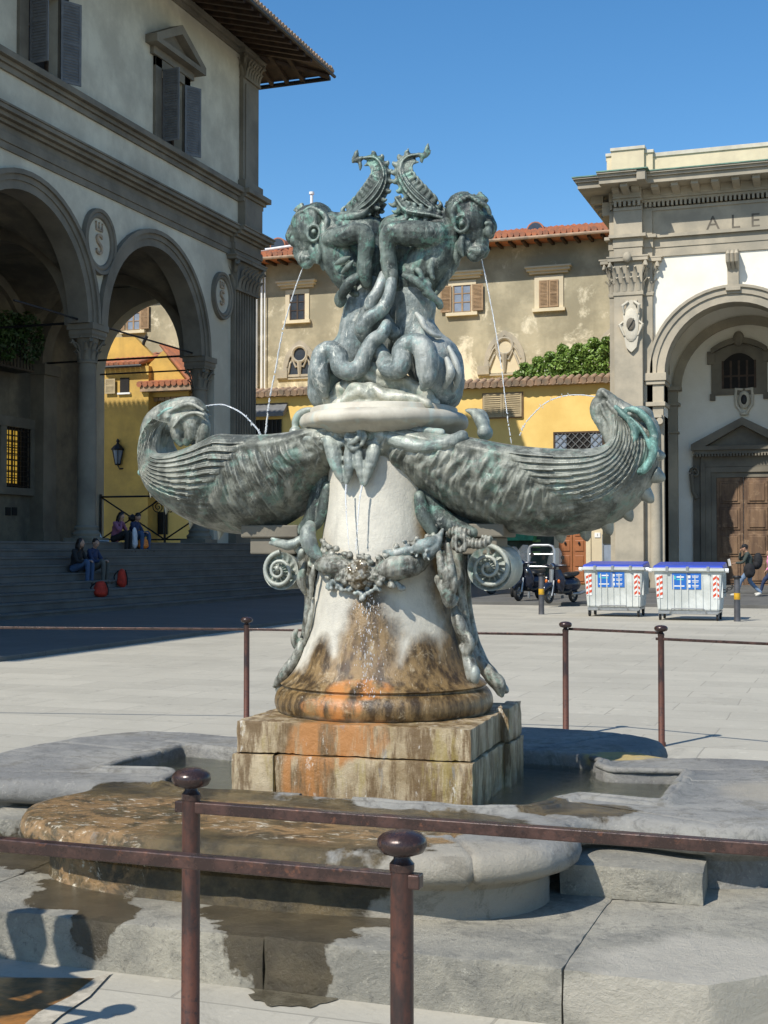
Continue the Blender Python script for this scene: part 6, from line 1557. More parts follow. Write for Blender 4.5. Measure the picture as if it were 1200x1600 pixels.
o=q.build('tail',M['br_leg'],RM); remesh(o,.006,4,nz(.0025,18,.0015,50))
# upper torsos
q=MB()
stubes(q,[rl(Z4,[(300,500),(330,580),(380,680),(430,760),(440,830)],0,pxr(34,38,36,30,24)),rl(Z4,[(440,500),(480,600),(480,720)],.03,pxr(28,32,30)),
 rl(Z4,[(300,500),(400,480),(480,500)],.02,pxr(34,30,26))])
stubes(q,[rl(Z4,[(280,530),(350,515),(430,498),(462,530),(455,620),(450,700),(462,750)],[-.10,-.14,-.15,-.155,-.15,-.14,-.12],pxr(15,17,16,14,12.5,12.5,10))])
stubes(q,[rl(Z4,[(280,530),(350,515),(430,498),(468,560),(460,660),(460,740)],[.10,.14,.15,.15,.14,.12],pxr(15,17,16,14,12,11))])
# belly scutes / ragged skin
for k in range(7):
    y=600+k*30; stubes(q,[rl(Z4,[(262+k*17,y),(285+k*18,y+22),(320+k*16,y+30)],[-.05,-.09,-.10],pxr(3,6,4))])
lb=q.build('torso',M['br_dark'],LM); remesh(lb,.0062,3,nz(.003,16,.0022,45))
q=MB()
stubes(q,[rl(Z4,[(850,520),(810,620),(740,700),(680,780),(660,840)],0,pxr(36,40,38,34,28)),rl(Z4,[(620,560),(640,660),(620,760)],.03,pxr(30,32,28)),
 rl(Z4,[(850,500),(720,480),(600,490)],.02,pxr(34,32,28))])
stubes(q,[rl(Z4,[(820,505),(740,505),(650,500),(585,500),(568,560),(575,640),(585,720),(592,765)],[-.10,-.15,-.16,-.165,-.16,-.15,-.14,-.12],pxr(18,20,20,16,13,13,12,9))])
stubes(q,[rl(Z4,[(820,505),(740,505),(650,500),(575,520),(570,620),(588,740)],[.10,.15,.16,.16,.15,.12],pxr(18,20,19,14,13,11))])
stubes(q,[rl(Z4,[(905,615),(880,700),(845,760),(800,830)],[-.02,-.03,-.03,-.03],pxr(5,7,6,4)),rl(Z4,[(795,630),(785,680),(800,730)],[-.12,-.13,-.13],pxr(4,6,4))])
rb_=q.build('torso',M['br_dark'],RM); remesh(rb_,.0062,3,nz(.003,16,.0022,45))
# small claws and curls at the hips
q=MB(); stubes(q,[rl(Z4,[(420,720),(380,750),(345,800),(325,850)],[-.15,-.16,-.15,-.12],pxr(7,9,8,5)),rl(Z4,[(345,790),(320,830),(330,862),(355,835)],[-.13,-.13,-.12,-.12],pxr(6,7,6,4)),rl(Z4,[(300,660),(340,640),(380,620)],[-.14,-.15,-.14],pxr(2,6,2)),rl(Z4,[(340,700),(370,670),(395,640)],[-.13,-.15,-.15],pxr(3,5,2))]); o=q.build('claw',M['br_dark'],LM); remesh(o,.006,2)
q=MB(); stubes(q,[rl(Z4,[(655,715),(700,735),(745,770),(775,800)],[-.15,-.17,-.16,-.13],pxr(5,7,7,5)),rl(Z4,[(770,740),(765,790),(790,815),(840,860)],[-.13,-.14,-.13,-.1],pxr(5,9,7,4)),rl(Z4,[(775,740),(782,760)],[-.14,-.14],pxr(2,4)),rl(Z4,[(700,690),(725,690),(750,730)],[-.13,-.15,-.15],pxr(2,5,3)),rl(Z4,[(800,830),(825,845),(835,870)],[-.05,-.06,-.06],pxr(4,6,6))]); o=q.build('claw',M['br_dark'],RM); remesh(o,.006,2)
# heads
def head(par,T,ear,eye):
    q=MB(); s=1
    q.ell(T(175,480),(T(0,0)-T(105,0)).length*Vector((1,1,1)) if 0 else (.098,.105,.13),20,14)
    q.ell(T(215,440),(.09,.11,.10),16,12); q.ell(T(140,590),(.055,.06,.06),14,10); q.ell(T(165,545),(.085,.08,.09),14,10)
    stubes(q,[rl(T,[(95,480),(88,520),(95,545)],0,pxr(10,12,8)),                     # brow / nose
      rl(T,[(112,618),(140,630),(178,622)],[-.03,-.05,-.06],pxr(6,9,4)),rl(T,[(130,640),(160,655),(190,640)],[-.02,-.04,-.05],pxr(7,9,5)),
      rl(T,[(112,618),(140,630),(178,622)],[.03,.05,.06],pxr(6,9,4)),rl(T,[(150,385),(190,372),(240,400),(262,440),(255,500)],[-.085,-.09,-.10,-.105,-.10],pxr(3,4,5,5,4)),
      rl(T,[(85,450),(105,415),(150,388)],[-.06,-.07,-.085],pxr(3,4,4)),
      rl(T,[(200,590),(215,630),(240,650)],-.05,pxr(10,9,4)),rl(T,[(235,600),(243,660),(245,690)],-.05,pxr(8,6,2)),rl(T,[(215,560),(225,610),(215,650)],-.08,pxr(5,7,3))])
    # ring round the ear/eye on both sides
    for sd in(-1,1):
        c=T(*ear,sd*.100); ring=[c+Vector((math.cos(a)*.036,0,math.sin(a)*.042)) for a in [2*math.pi*i/16 for i in range(17)]]
        q.tube(ring,.010,8); q.ell(T(*eye,sd*.100),(.014,.014,.014)); 
        q.ell(T(95,535,sd*.05),(.022,.02,.03)); q.tube([T(80,500,sd*.045)+Vector((0,0,0)),T(110,495,sd*.07)],[.014,.010],8)
    for k,(x,y) in enumerate([(158,372),(190,360),(228,362),(265,378),(288,405)]): q.cone(T(x,y+12),T(x+4,y-18),.020)
    q.tube(smoothpath([tuple(T(115,400,-.0)),tuple(T(130,372,-.0)),tuple(T(135,345))],3),[.032,.03,.028,.024,.018,.012,.005],8)
    for k in range(8): stubes(q,[rl(T,[(128+k*7,600),(118+k*9,622+k*1.5)],[-.058,-.064],pxr(2.0,1.2))])
    o=q.build('head',M['br_dark'],par); remesh(o,.0052,2,lambda p:.0016*noise.noise(p*26)+.0012*noise.noise(p*70)+(.0016*math.sin(p.x*240)*math.sin(p.z*240+p.y*200) if p.z>T(0,405).z else .0015*noise.noise(Vector((p.x*50,p.y*50,p.z*12)))))
    return o
# left head as seen; right head mirrored and set lower
head(LM,lambda x,y,dv=0.0:Z4(x,y,dv),(195,500),(196,492))
RH=lambda x,y,dv=0.0: Z4(1108-(x-68)*1.07, (y-365)*1.07+310,dv)
head(RM,RH,(222,498),(220,496))
# plumes: serrated curling leaves
def plume(par,T,axis,wid,dvs,teeth,sgn,extra=None):
    S=smoothpath([(x,y,w_*1.02,d) for (x,y),w_,d in zip(axis,wid,dvs)],7); q=MB(); nS=len(S)
    L=[];Rr=[];C_=[]
    for i,s in enumerate(S):
        a=S[max(0,i-1)];b=S[min(nS-1,i+1)]; tx,ty=b[0]-a[0],b[1]-a[1]; l=math.hypot(tx,ty) or 1; nx,ny=-ty/l,tx/l
        L.append((s[0]+nx*s[2],s[1]+ny*s[2],s[3])); Rr.append((s[0]-nx*s[2],s[1]-ny*s[2],s[3])); C_.append((s[0],s[1],s[3]))
    cols=9
    vs=[]
    for i in range(nS):
        for c_ in range(cols):
            u_=c_/(cols-1); x=L[i][0]+(Rr[i][0]-L[i][0])*u_; y=L[i][1]+(Rr[i][1]-L[i][1])*u_
            d=S[i][3]-.035*math.sin(math.pi*u_)*min(1,S[i][2]/30)+.010*(1 if c_%2 else -1)
            vs.append(T(x,y,d))
    n0=len(vs); vs+=[v_+Vector((0,.022,0)) for v_ in vs]
    fs=[(i*cols+j,i*cols+j+1,(i+1)*cols+j+1,(i+1)*cols+j) for i in range(nS-1) for j in range(cols-1)]
    fs+=[tuple(n0+k for k in f[::-1]) for f in fs]
    bd=[j for j in range(cols)]+[i*cols+cols-1 for i in range(1,nS)]+[(nS-1)*cols+j for j in range(cols-2,-1,-1)]+[i*cols for i in range(nS-2,0,-1)]
    fs+=[(bd[k],n0+bd[k],n0+bd[(k+1)%len(bd)],bd[(k+1)%len(bd)]) for k in range(len(bd))]
    q.add(vs,fs)
    q.tube([T(c_[0],c_[1],c_[2]-.03) for c_ in C_],[max(.004,.010*(1-i/nS*.4)) for i in range(nS)],8)
    # hooked teeth on both edges
    for e,E_ in((0,L),(1,Rr)):
        for i in range(3,nS-4,teeth[e]):
            p=E_[i]; c_=C_[i]; nx,ny=p[0]-c_[0],p[1]-c_[1]; l=math.hypot(nx,ny) or 1; nx/=l;ny/=l
            f=S[min(nS-1,i+3)]; tx,ty=f[0]-S[i][0],f[1]-S[i][1]; tl=math.hypot(tx,ty) or 1; tx/=tl;ty/=tl
            h=32 if e==sgn else 17
            a=T(p[0]-nx*10,p[1]-ny*10,p[2]); b=T(p[0]+nx*h*.6+tx*h*.15,p[1]+ny*h*.6+ty*h*.15,p[2]-.01); c2=T(p[0]+nx*h*.95+tx*h*.95,p[1]+ny*h*.95+ty*h*.95,p[2]-.015)
            q.tube(smoothpath([tuple(a),tuple(b),tuple(c2)],3),[.021,.019,.016,.0125,.009,.006,.003][:7],8,sy=1)
    if extra: extra(q)
    o=q.build('plume',M['br_dark'],par); remesh(o,.0048,1,nz(.0012,40)); return o
def exL(q):
    stubes(q,[rl(Z4,[(440,120),(415,130),(398,128)],-.02,pxr(3.5,4.5,4)),rl(Z4,[(425,130),(432,160),(430,185)],-.02,pxr(3,3,.8)),rl(Z4,[(408,125),(412,95),(418,78)],-.02,pxr(4.5,4,1)),rl(Z4,[(500,105),(498,94)],0,pxr(3,2)),rl(Z4,[(395,138),(392,112)],-.02,pxr(3,1))])
    stubes(q,[rl(Z4,[(300,440),(360,425),(430,410),(470,380)],[-.05]*4,pxr(6,9,8,3))])
plume(LM,Z4,[(330,432),(400,395),(470,345),(520,285),(548,220),(540,160),(505,118),(445,118)],[14,30,44,44,32,24,15,7],[0,-.02,-.03,-.03,-.02,-.01,0,0],(4,3),1,exL)
def exR(q):
    stubes(q,[rl(Z4,[(725,102),(755,108),(780,92)],-.02,pxr(3.5,4.5,3)),rl(Z4,[(745,105),(742,130),(744,146)],-.02,pxr(3,3,.8)),rl(Z4,[(765,100),(770,70),(775,45)],-.02,pxr(4.5,4,1)),rl(Z4,[(672,100),(673,72)],0,pxr(3.5,1.2)),rl(Z4,[(618,165),(606,140)],0,pxr(3.5,1.2)),rl(Z4,[(778,88),(788,80)],-.02,pxr(3,1))])
plume(RM,Z4,[(850,440),(800,385),(735,335),(680,280),(640,215),(635,160),(665,115),(725,100)],[10,32,44,42,34,26,15,7],[0,-.02,-.03,-.03,-.02,-.01,0,0],(3,4),0,exR)
plume(RM,Z4,[(850,425),(780,405),(710,395),(655,380),(625,345),(608,318)],[10,24,28,24,14,4],[-.05,-.07,-.07,-.06,-.05,-.04],(4,5),1)
plume(LM,Z4,[(400,455),(460,440),(510,430),(550,415)],[14,22,20,4],[.06,.07,.07,.06],(5,5),1)
plume(LM,Z4,[(470,400),(505,370),(542,335)],[16,18,3],[.05,.05,.05],(5,5),1)
plume(LM,Z4,[(470,460),(520,480),(530,515)],[20,26,8],[.05,.06,.06],(5,5),1)
# ---------- scroll consoles with shell volutes, at both ends ----------
def volute(cx,cy,rp,sgn,lab):
    # cx,cy centre px; outer radius rp px; opens outward
    q=MB(); r_=rp*KX; c=F(cx,cy,-.14); turns=2.0; N_=60
    # fluted shell disc
    nr,nA=16,96; vs=[]
    for side_ in(-1,1):
        for i in range(nr+1):
            rr=.06+.94*i/nr
            for k in range(nA):
                a=2*math.pi*k/nA
                d=.12+(.040*(1-rr)**1.0)-.030*math.sin(math.pi*rr)+.008*math.sin(a*13+rr*7*sgn)*math.sin(math.pi*min(1,rr*1.02))
                vs.append((c.x+rr*r_*math.cos(a),CV+side_*d,c.z+rr*r_*math.sin(a)*1.0))
    B_=(nr+1)*nA
    fs=[]
    for b in(0,B_):
        for i in range(nr):
            for k in range(nA): fs.append((b+i*nA+k,b+i*nA+(k+1)%nA,b+(i+1)*nA+(k+1)%nA,b+(i+1)*nA+k))
        fs.append(tuple(b+k for k in range(nA)))
    fs+=[(nr*nA+k,nr*nA+(k+1)%nA,B_+nr*nA+(k+1)%nA,B_+nr*nA+k) for k in range(nA)]
    q.add(vs,fs)
    for sd in(-1,1):
        sp=[];rd=[]
        for i in range(N_+1):
            t_=i/N_; a=R(90 if sgn<0 else 90)+(-sgn)*(-1)*(2*math.pi*turns*t_)*-1
            rr=r_*(1.0-.86*t_**.8); sp.append((c.x+rr*math.cos(a),CV+sd*(.125+.035*t_),c.z+rr*math.sin(a))); rd.append(.0135*(1-.45*t_))
        q.tube(sp,rd,8,up=(0,1,0)); q.ell(sp[-1],.016,8,6)
    o=q.build('volute',M['br_pale'],FN,smooth=50); o['label']=lab; return o
volute(436,892,30,-1,'left shell-fluted bronze volute'); volute(763,888,34,1,'right shell-fluted bronze volute')
for s,xs in((-1,(392,480,404,474)),(1,(708,797,716,785))):
    q=MB(); a=F(xs[0],828);b=F(xs[1],842); c_=F(xs[2],842); d=F(xs[3],862)
    q.box(a.x,b.x,CV-.13,CV+.13,FZ(840),FZ(820)); q.box(c_.x,d.x,CV-.11,CV+.11,FZ(866),FZ(840)); o=q.build('bracket',M['pietra'],FN,bevel=.008)
def console(pts,rad,dv,leaves,mat,lab):
    q=MB(); stubes(q,[([F(x,y,dv) for x,y in pts],pxr(*rad)),([F(x,y,-dv*.2) for x,y in pts],pxr(*rad)),([F(x,y,abs(dv)) for x,y in pts],pxr(*rad))])
    for (P_,r_) in leaves: stubes(q,[([F(x,y,d) for x,y,d in P_],pxr(*r_))])
    o=q.build('console',mat,FN); remesh(o,.0068,3,lambda p:.0022*noise.noise(p*14)+.0016*math.sin((p.x+p.z*.3)*170)); o['label']=lab; return o
console([(474,862),(480,900),(484,940),(480,975),(474,1005),(462,1035),(446,1062),(436,1078)],[10,11,9,8,8,7,8,6],-.10,
 [([(478,880,-.20),(470,905,-.22),(478,930,-.2)],[4,8,3]),([(490,935,-.22),(484,970,-.24),(476,1005,-.22)],[3,5,3]),([(463,985,-.16),(459,1000,-.18),(466,1012,-.17),(470,1000,-.16)],[4,6,6,4]),
  ([(472,1005,-.2),(460,1030,-.22),(446,1050,-.22),(432,1070,-.2)],[6,8,9,4]),([(452,1035,-.12),(442,1052,-.14),(428,1072,-.12)],[5,7,3]),([(497,870,-.26),(488,900,-.27),(486,935,-.25)],[3,5,3])],M['br_garland'],'left bronze acanthus console')
console([(712,850),(716,890),(720,930),(726,970),(735,1005),(748,1035),(764,1058),(782,1082)],[11,10,8,7,7,7,8,6],-.10,
 [([(700,860,-.24),(706,890,-.26),(712,925,-.24)],[4,7,3]),([(708,945,-.26),(718,975,-.28),(728,1000,-.26)],[5,10,8]),([(722,985,-.27),(734,1000,-.3),(730,1020,-.29),(722,1010,-.28)],[5,7,7,5]),
  ([(728,1010,-.25),(734,1035,-.28),(738,1056,-.29),(742,1062,-.28)],[8,10,10,7]),([(740,975,-.14),(742,1000,-.16),(738,1010,-.16)],[3,5,4]),([(750,1030,-.18),(766,1052,-.2),(780,1068,-.2),(784,1085,-.18)],[6,9,10,5])],M['br_garland'],'right bronze acanthus console')
q=MB(); q.ell(F(742,1054,-.38),(.026,.03,.045),12,8); q.build('boss',M['chrome'] if 0 else M['br_pale'],FN,smooth=60)
# haunch brackets where the shells rest on the pedestal
q=MB(); stubes(q,[roll([(505,745),(500,780),(490,810),(470,830)],-.10,[.05,.06,.055,.03]),roll([(512,760),(506,795),(496,822)],-.16,[.03,.035,.02]),roll([(488,822),(484,842),(476,856)],-.18,[.02,.03,.02])]); o=q.build('shell_bracket',M['br_dark'],FN); remesh(o,.008,3)
q=MB(); stubes(q,[roll([(662,760),(672,795),(700,820),(740,832)],-.12,[.05,.07,.06,.03]),roll([(655,775),(662,805),(676,830)],-.2,[.03,.04,.03]),roll([(690,810),(720,825),(760,832)],-.05,[.06,.06,.04])]); o=q.build('shell_bracket',M['br_dark'],FN); remesh(o,.008,3)
# ---------- garland of shells, fish and crabs ----------
GA=thing('garland',(CU,CV-.4,FZ(880))); GA.parent=FN; GA.location=Vector((CU,CV-.4,FZ(880)))-wpos(FN)
def ondv(px,py,out=.03):
    # depth of the pedestal surface (front side) at this place, pushed outward
    d=-.3
    for _ in range(6):
        p=F(px,py,d); x=p.x-CP; z=p.z; r0=.30
        for (ra,za),(rb,zb) in zip(allp[:-1],allp[1:]):
            if za<=z<=zb: r0=ra+(rb-ra)*(z-za)/max(1e-6,zb-za)
        d=-math.sqrt(max(.0025,r0*r0-x*x))
    return d-out
def G(px,py,out=.03): return F(px,py,ondv(px,py,out))
rnd=random.Random(21)
q=MB(); stubes(q,[([G(x,y,.02) for x,y in [(478,858),(495,872),(520,882),(548,892),(575,898),(605,893),(640,882),(668,862),(690,842)]],pxr(9,14,17,18,18,18,17,14,8))])
for i in range(170):
    t_=i/169; x=480+205*t_+rnd.uniform(-6,6); y=862+38*math.sin(math.pi*t_)-14*t_+rnd.uniform(-26,22)
    a=rnd.uniform(0,6.28); l=rnd.uniform(5,13); x2,y2=x+l*math.cos(a),y+l*math.sin(a)
    oo=rnd.uniform(0,.035); stubes(q,[([G(x,y,.03+oo),G((x+x2)/2,(y+y2)/2,.055+oo),G(x2,y2,.04+oo)],pxr(rnd.uniform(2,4),rnd.uniform(3.5,6),1.2))])
o=q.build('seaweed_swag',M['br_garland'],GA); remesh(o,.0052,1,nz(.004,38,.002,90))
q=MB(); c=G(562,897,.055); q.ell(c,(.068,.062,.075),20,14)
for i in range(150):
    d=Vector((rnd.gauss(0,1),rnd.gauss(0,1),rnd.gauss(0,1))).normalized(); q.ell(c+Vector((d.x*.068,d.y*.062,d.z*.075)),.0085,6,5)
t=NT('wet_urchin',.12,.2); t.color(t.mix(t.ramp(t.noise(30,4,.6),.4,.6),(.10,.075,.04),(.40,.37,.30))); M['urchin']=t.m
o=q.build('sea_urchin',M['urchin'],GA); remesh(o,.005,1)
q=MB(); stubes(q,[([G(585,902,.03),G(598,893,.06),G(620,886,.075),G(645,882,.07),G(662,873,.05),G(668,862,.03)],pxr(6,14,19,18,12,6))]); 
stubes(q,[([G(612,878,.085),G(620,884,.10),G(624,892,.09)],pxr(2,3,1.5))]); o=q.build('shellfish',M['br_garland'],GA); remesh(o,.005,2,lambda p:.0007*math.sin(p.x*190+p.z*60)+.003*noise.noise(p*30))
q=MB(); stubes(q,[([G(488,868,.04),G(505,882,.065),G(530,886,.06),G(548,880,.04)],pxr(5,13,14,6)),([G(505,895,.05),G(530,898,.07),G(548,905,.06)],pxr(3,5,3))]); o=q.build('fish',M['br_garland'],GA); remesh(o,.005,2,nz(.003,40))
q=MB()  # fish on the upper left and a jug-like conch
stubes(q,[([F(422,848,-.26),F(440,850,-.30),F(452,852,-.30),F(470,843,-.28),F(482,838,-.28)],pxr(3,7,8,7,6)),([F(425,842,-.28),F(438,846,-.28)],pxr(3,4)),([F(462,858,-.26),F(472,862,-.27),F(468,872,-.25)],pxr(4,7,5)),
 ([F(483,826,-.27),F(482,845,-.30),F(490,862,-.30),F(500,872,-.30)],pxr(10,13,11,7)),([F(484,822,-.26),F(480,832,-.28)],pxr(9,12))])
o=q.build('fish',M['br_pale'],GA); remesh(o,.0055,2,nz(.003,30))
q=MB() # crab/leafy cluster upper right
stubes(q,[([F(640,862,-.34),F(655,855,-.36),F(672,848,-.34),F(688,836,-.30)],pxr(4,9,9,3)),([F(668,868,-.33),F(680,852,-.33),F(691,828,-.28)],pxr(9,8,3)),([F(600,862,-.36),F(620,864,-.38),F(640,858,-.37)],pxr(3,7,4)),([F(605,868,-.36),F(625,860,-.38),F(640,868,-.36)],pxr(2,4,3))])
for i in range(16): x=645+rnd.uniform(-14,30); y=858+rnd.uniform(-16,14); stubes(q,[([F(x,y,-.35),F(x+rnd.uniform(-6,6),y+rnd.uniform(-6,6),-.38)],pxr(3.5,1.5))])
o=q.build('crab',M['br_leg'],GA); remesh(o,.005,1,nz(.003,40))
q=MB() # hanging catch on the right
for x0,y0,x1,y1,r_ in [(683,850,690,905,6),(692,862,700,925,7),(700,850,704,915,6),(706,880,708,930,5)]:
    stubes(q,[([F(x0,y0,-.30),F((x0+x1)/2+2,(y0+y1)/2,-.35),F(x1,y1-8,-.35),F(x1,y1,-.33)],pxr(r_*.5,r_,r_*.9,r_*.3))])
stubes(q,[([F(686,905,-.30),F(698,920,-.33),F(703,942,-.32),F(714,935,-.30)],pxr(8,12,9,4))])
o=q.build('hanging_fish',M['br_garland'],GA); remesh(o,.005,1,nz(.002,40))
q=MB() # bronze ring with creature
c=F(719,848,-.27); ring=[c+Vector((math.cos(a)*.030,-.0,math.sin(a)*.036)) for a in [2*math.pi*i/20 for i in range(21)]]; q.tube(ring,.018,10)
stubes(q,[([F(735,848,-.26),F(748,850,-.28),F(760,846,-.27),F(766,842,-.26)],pxr(8,8,7,5)),([F(702,835,-.24),F(712,830,-.26),F(730,832,-.26)],pxr(6,8,6)),([F(755,838,-.26),F(764,840,-.27)],pxr(3,3))])
o=q.build('ring_creature',M['br_garland'],GA); remesh(o,.0055,2,lambda p:.0022*math.sin(p.x*300)+.002*noise.noise(p*40))
# leafy tuft beneath the urchin, white rosettes left
q=MB()
for x,y,r_ in [(523,912,9),(532,918,8),(516,916,7),(615,912,8),(628,916,8),(604,910,7),(575,922,9),(560,928,8),(545,918,8),(590,918,8),(568,936,6)]:
    for k in range(5): a=rnd.uniform(0,6.28); stubes(q,[([G(x,y,.02),G(x+math.cos(a)*r_*.6,y+math.sin(a)*r_*.5,.05),G(x+math.cos(a)*r_,y+math.sin(a)*r_,.035)],pxr(2.5,3.5,1))])
o=q.build('leaf_tufts',M['br_leg'],GA); remesh(o,.005,1,nz(.002,40))
# ======================= WATER JETS =======================
t=NT('splashing_water',.05); t.b.inputs['Transmission Weight'].default_value=.55; t.b.inputs['IOR'].default_value=1.33; t.color((.93,.95,.97)); M['jet']=t.m
def jet(label,pts,r0,r1,breakup,seed,dv0=0,dv1=0,group='thin water jets of the fountain'):
    rnd=random.Random(seed); P=[F(x,y,dv0+(dv1-dv0)*i/(len(pts)-1)) for i,(x,y) in enumerate(pts)]
    S=[Vector(s) for s in smoothpath([tuple(p) for p in P],14)]; q=MB(); n=len(S); seg=[];rad=[]
    for i,s in enumerate(S):
        t_=i/(n-1); r_=(r0+(r1-r0)*t_)*(1+.55*noise.noise(Vector((i*.5,seed,0))))
        j=.002*t_; seg.append(s+Vector((rnd.uniform(-j,j),rnd.uniform(-j,j),rnd.uniform(-j,j)))); rad.append(max(.0006,r_))
        if rnd.random()<breakup*t_*t_*.8:
            if len(seg)>1: q.tube(seg,rad,6)
            seg=[];rad=[]
            q.ell(s+Vector((rnd.uniform(-.004,.004),rnd.uniform(-.004,.004),rnd.uniform(-.012,.012))),(r_*.7,r_*.7,r_*1.6),6,5)
    if len(seg)>1: q.tube(seg,rad,6)
    o=q.build('water_jet',M['jet'],None,smooth=80); tag(o,label,'water jet',group)
jet('water jet falling from the mouth of the upper left monster',[(474,416),(462,448),(449,490),(438,535),(430,580),(421,625),(416,668),(414,684)],.0030,.0052,.22,1)
jet('water jet falling from the mouth of the upper right monster',[(752,402),(760,440),(768,480),(776,525),(783,570),(789,620),(794,660),(799,692)],.0030,.0026,.22,2)
jet('short arc of water from the mouth of the left shell monster',[(322,634),(345,632),(362,637),(378,646),(392,659),(403,672),(408,682)],.0032,.0050,.4,3)
jet('thin arc of water from the mouth of the right shell monster',[(933,620),(905,617),(880,619),(855,628),(838,642),(822,660),(812,680)],.0026,.0034,.45,4)
jet('dribble of water from the left pair of knotted tentacles',[(541,757),(540,775),(541,800),(543,830),(546,860)],.0045,.0018,.4,5,-.36,-.42)
jet('dribble of water from the right pair of knotted tentacles',[(566,758),(562,780),(560,800),(558,830),(556,860)],.0045,.0020,.35,6,-.36,-.42)
# splash droplets and streaming film under the urchin
q=MB(); rnd=random.Random(77)
for i in range(260):
    x=574+rnd.gauss(0,5+14*rnd.random()); y=rnd.uniform(925,1090); r_=rnd.uniform(.0009,.0026)
    q.ell(G(x,y,rnd.uniform(.004,.03+.05*rnd.random())),(r_,r_,r_*rnd.uniform(1,4)),5,4)
o=q.build('water_splash',M['jet'],None,smooth=80); o['kind']='stuff'; o['label']='sparkling drops of water running down the stained pedestal'; o['category']='splash'
# ======================= PEOPLE =======================
def cloth(name,c,r=.85): return simple(name,c,r,ns=9,var=.12,bump=.2,bs=60,dist=.004)
SK=simple('skin',(.42,.24,.16),.55,ns=12,var=.04,bump=0); HAIR=cloth('dark_hair',(.018,.010,.007),.5); DEN=cloth('blue_denim',(.05,.09,.17)); BLK=cloth('black_cloth',(.012,.012,.014)); PNK=cloth('mauve_knit',(.26,.10,.17)); NAVY=cloth('navy_knit',(.02,.035,.09)); GRY=cloth('grey_trousers',(.11,.105,.09)); GRN=cloth('dark_green_jacket',(.05,.065,.055)); LDEN=cloth('faded_jeans',(.16,.24,.36)); PINK=cloth('pink_shirt',(.70,.25,.42)); SHOE=cloth('shoe_leather',(.10,.07,.05)); WSH=cloth('white_trainer',(.6,.58,.52))
def hand(q,w_,d,side,curl=.5,s=1.0):
    # palm with four bent fingers and a thumb, growing along direction d from wrist w_
    w_=Vector(w_); d=Vector(d).normalized(); up=Vector((0,0,1)) if abs(d.z)<.8 else Vector((0,1,0))
    x=d.cross(up).normalized(); dn=x.cross(d).normalized()*-1
    q.tube([w_,w_+d*.04*s,w_+d*.085*s],[.024*s,.036*s,.036*s],10,sy=.45,up=dn)
    for k,l in enumerate((.068,.078,.072,.055)):
        b=w_+d*.082*s+x*(-.027+.018*k)*s; m=b+(d*(1-curl*.3)+dn*curl*.5).normalized()*l*.5*s; e=m+(d*(1-curl)+dn*curl).normalized()*l*.5*s
        q.tube([b,m,e],[.0095*s,.0088*s,.007*s],7); q.ell(e,.007*s,6,5)
    b=w_+d*.025*s+x*(-.03)*side*s; m=b+(x*-side*.6+d).normalized()*.035*s; q.tube([b,m,m+(d+dn*.4).normalized()*.03*s],[.013*s,.0115*s,.008*s],7)
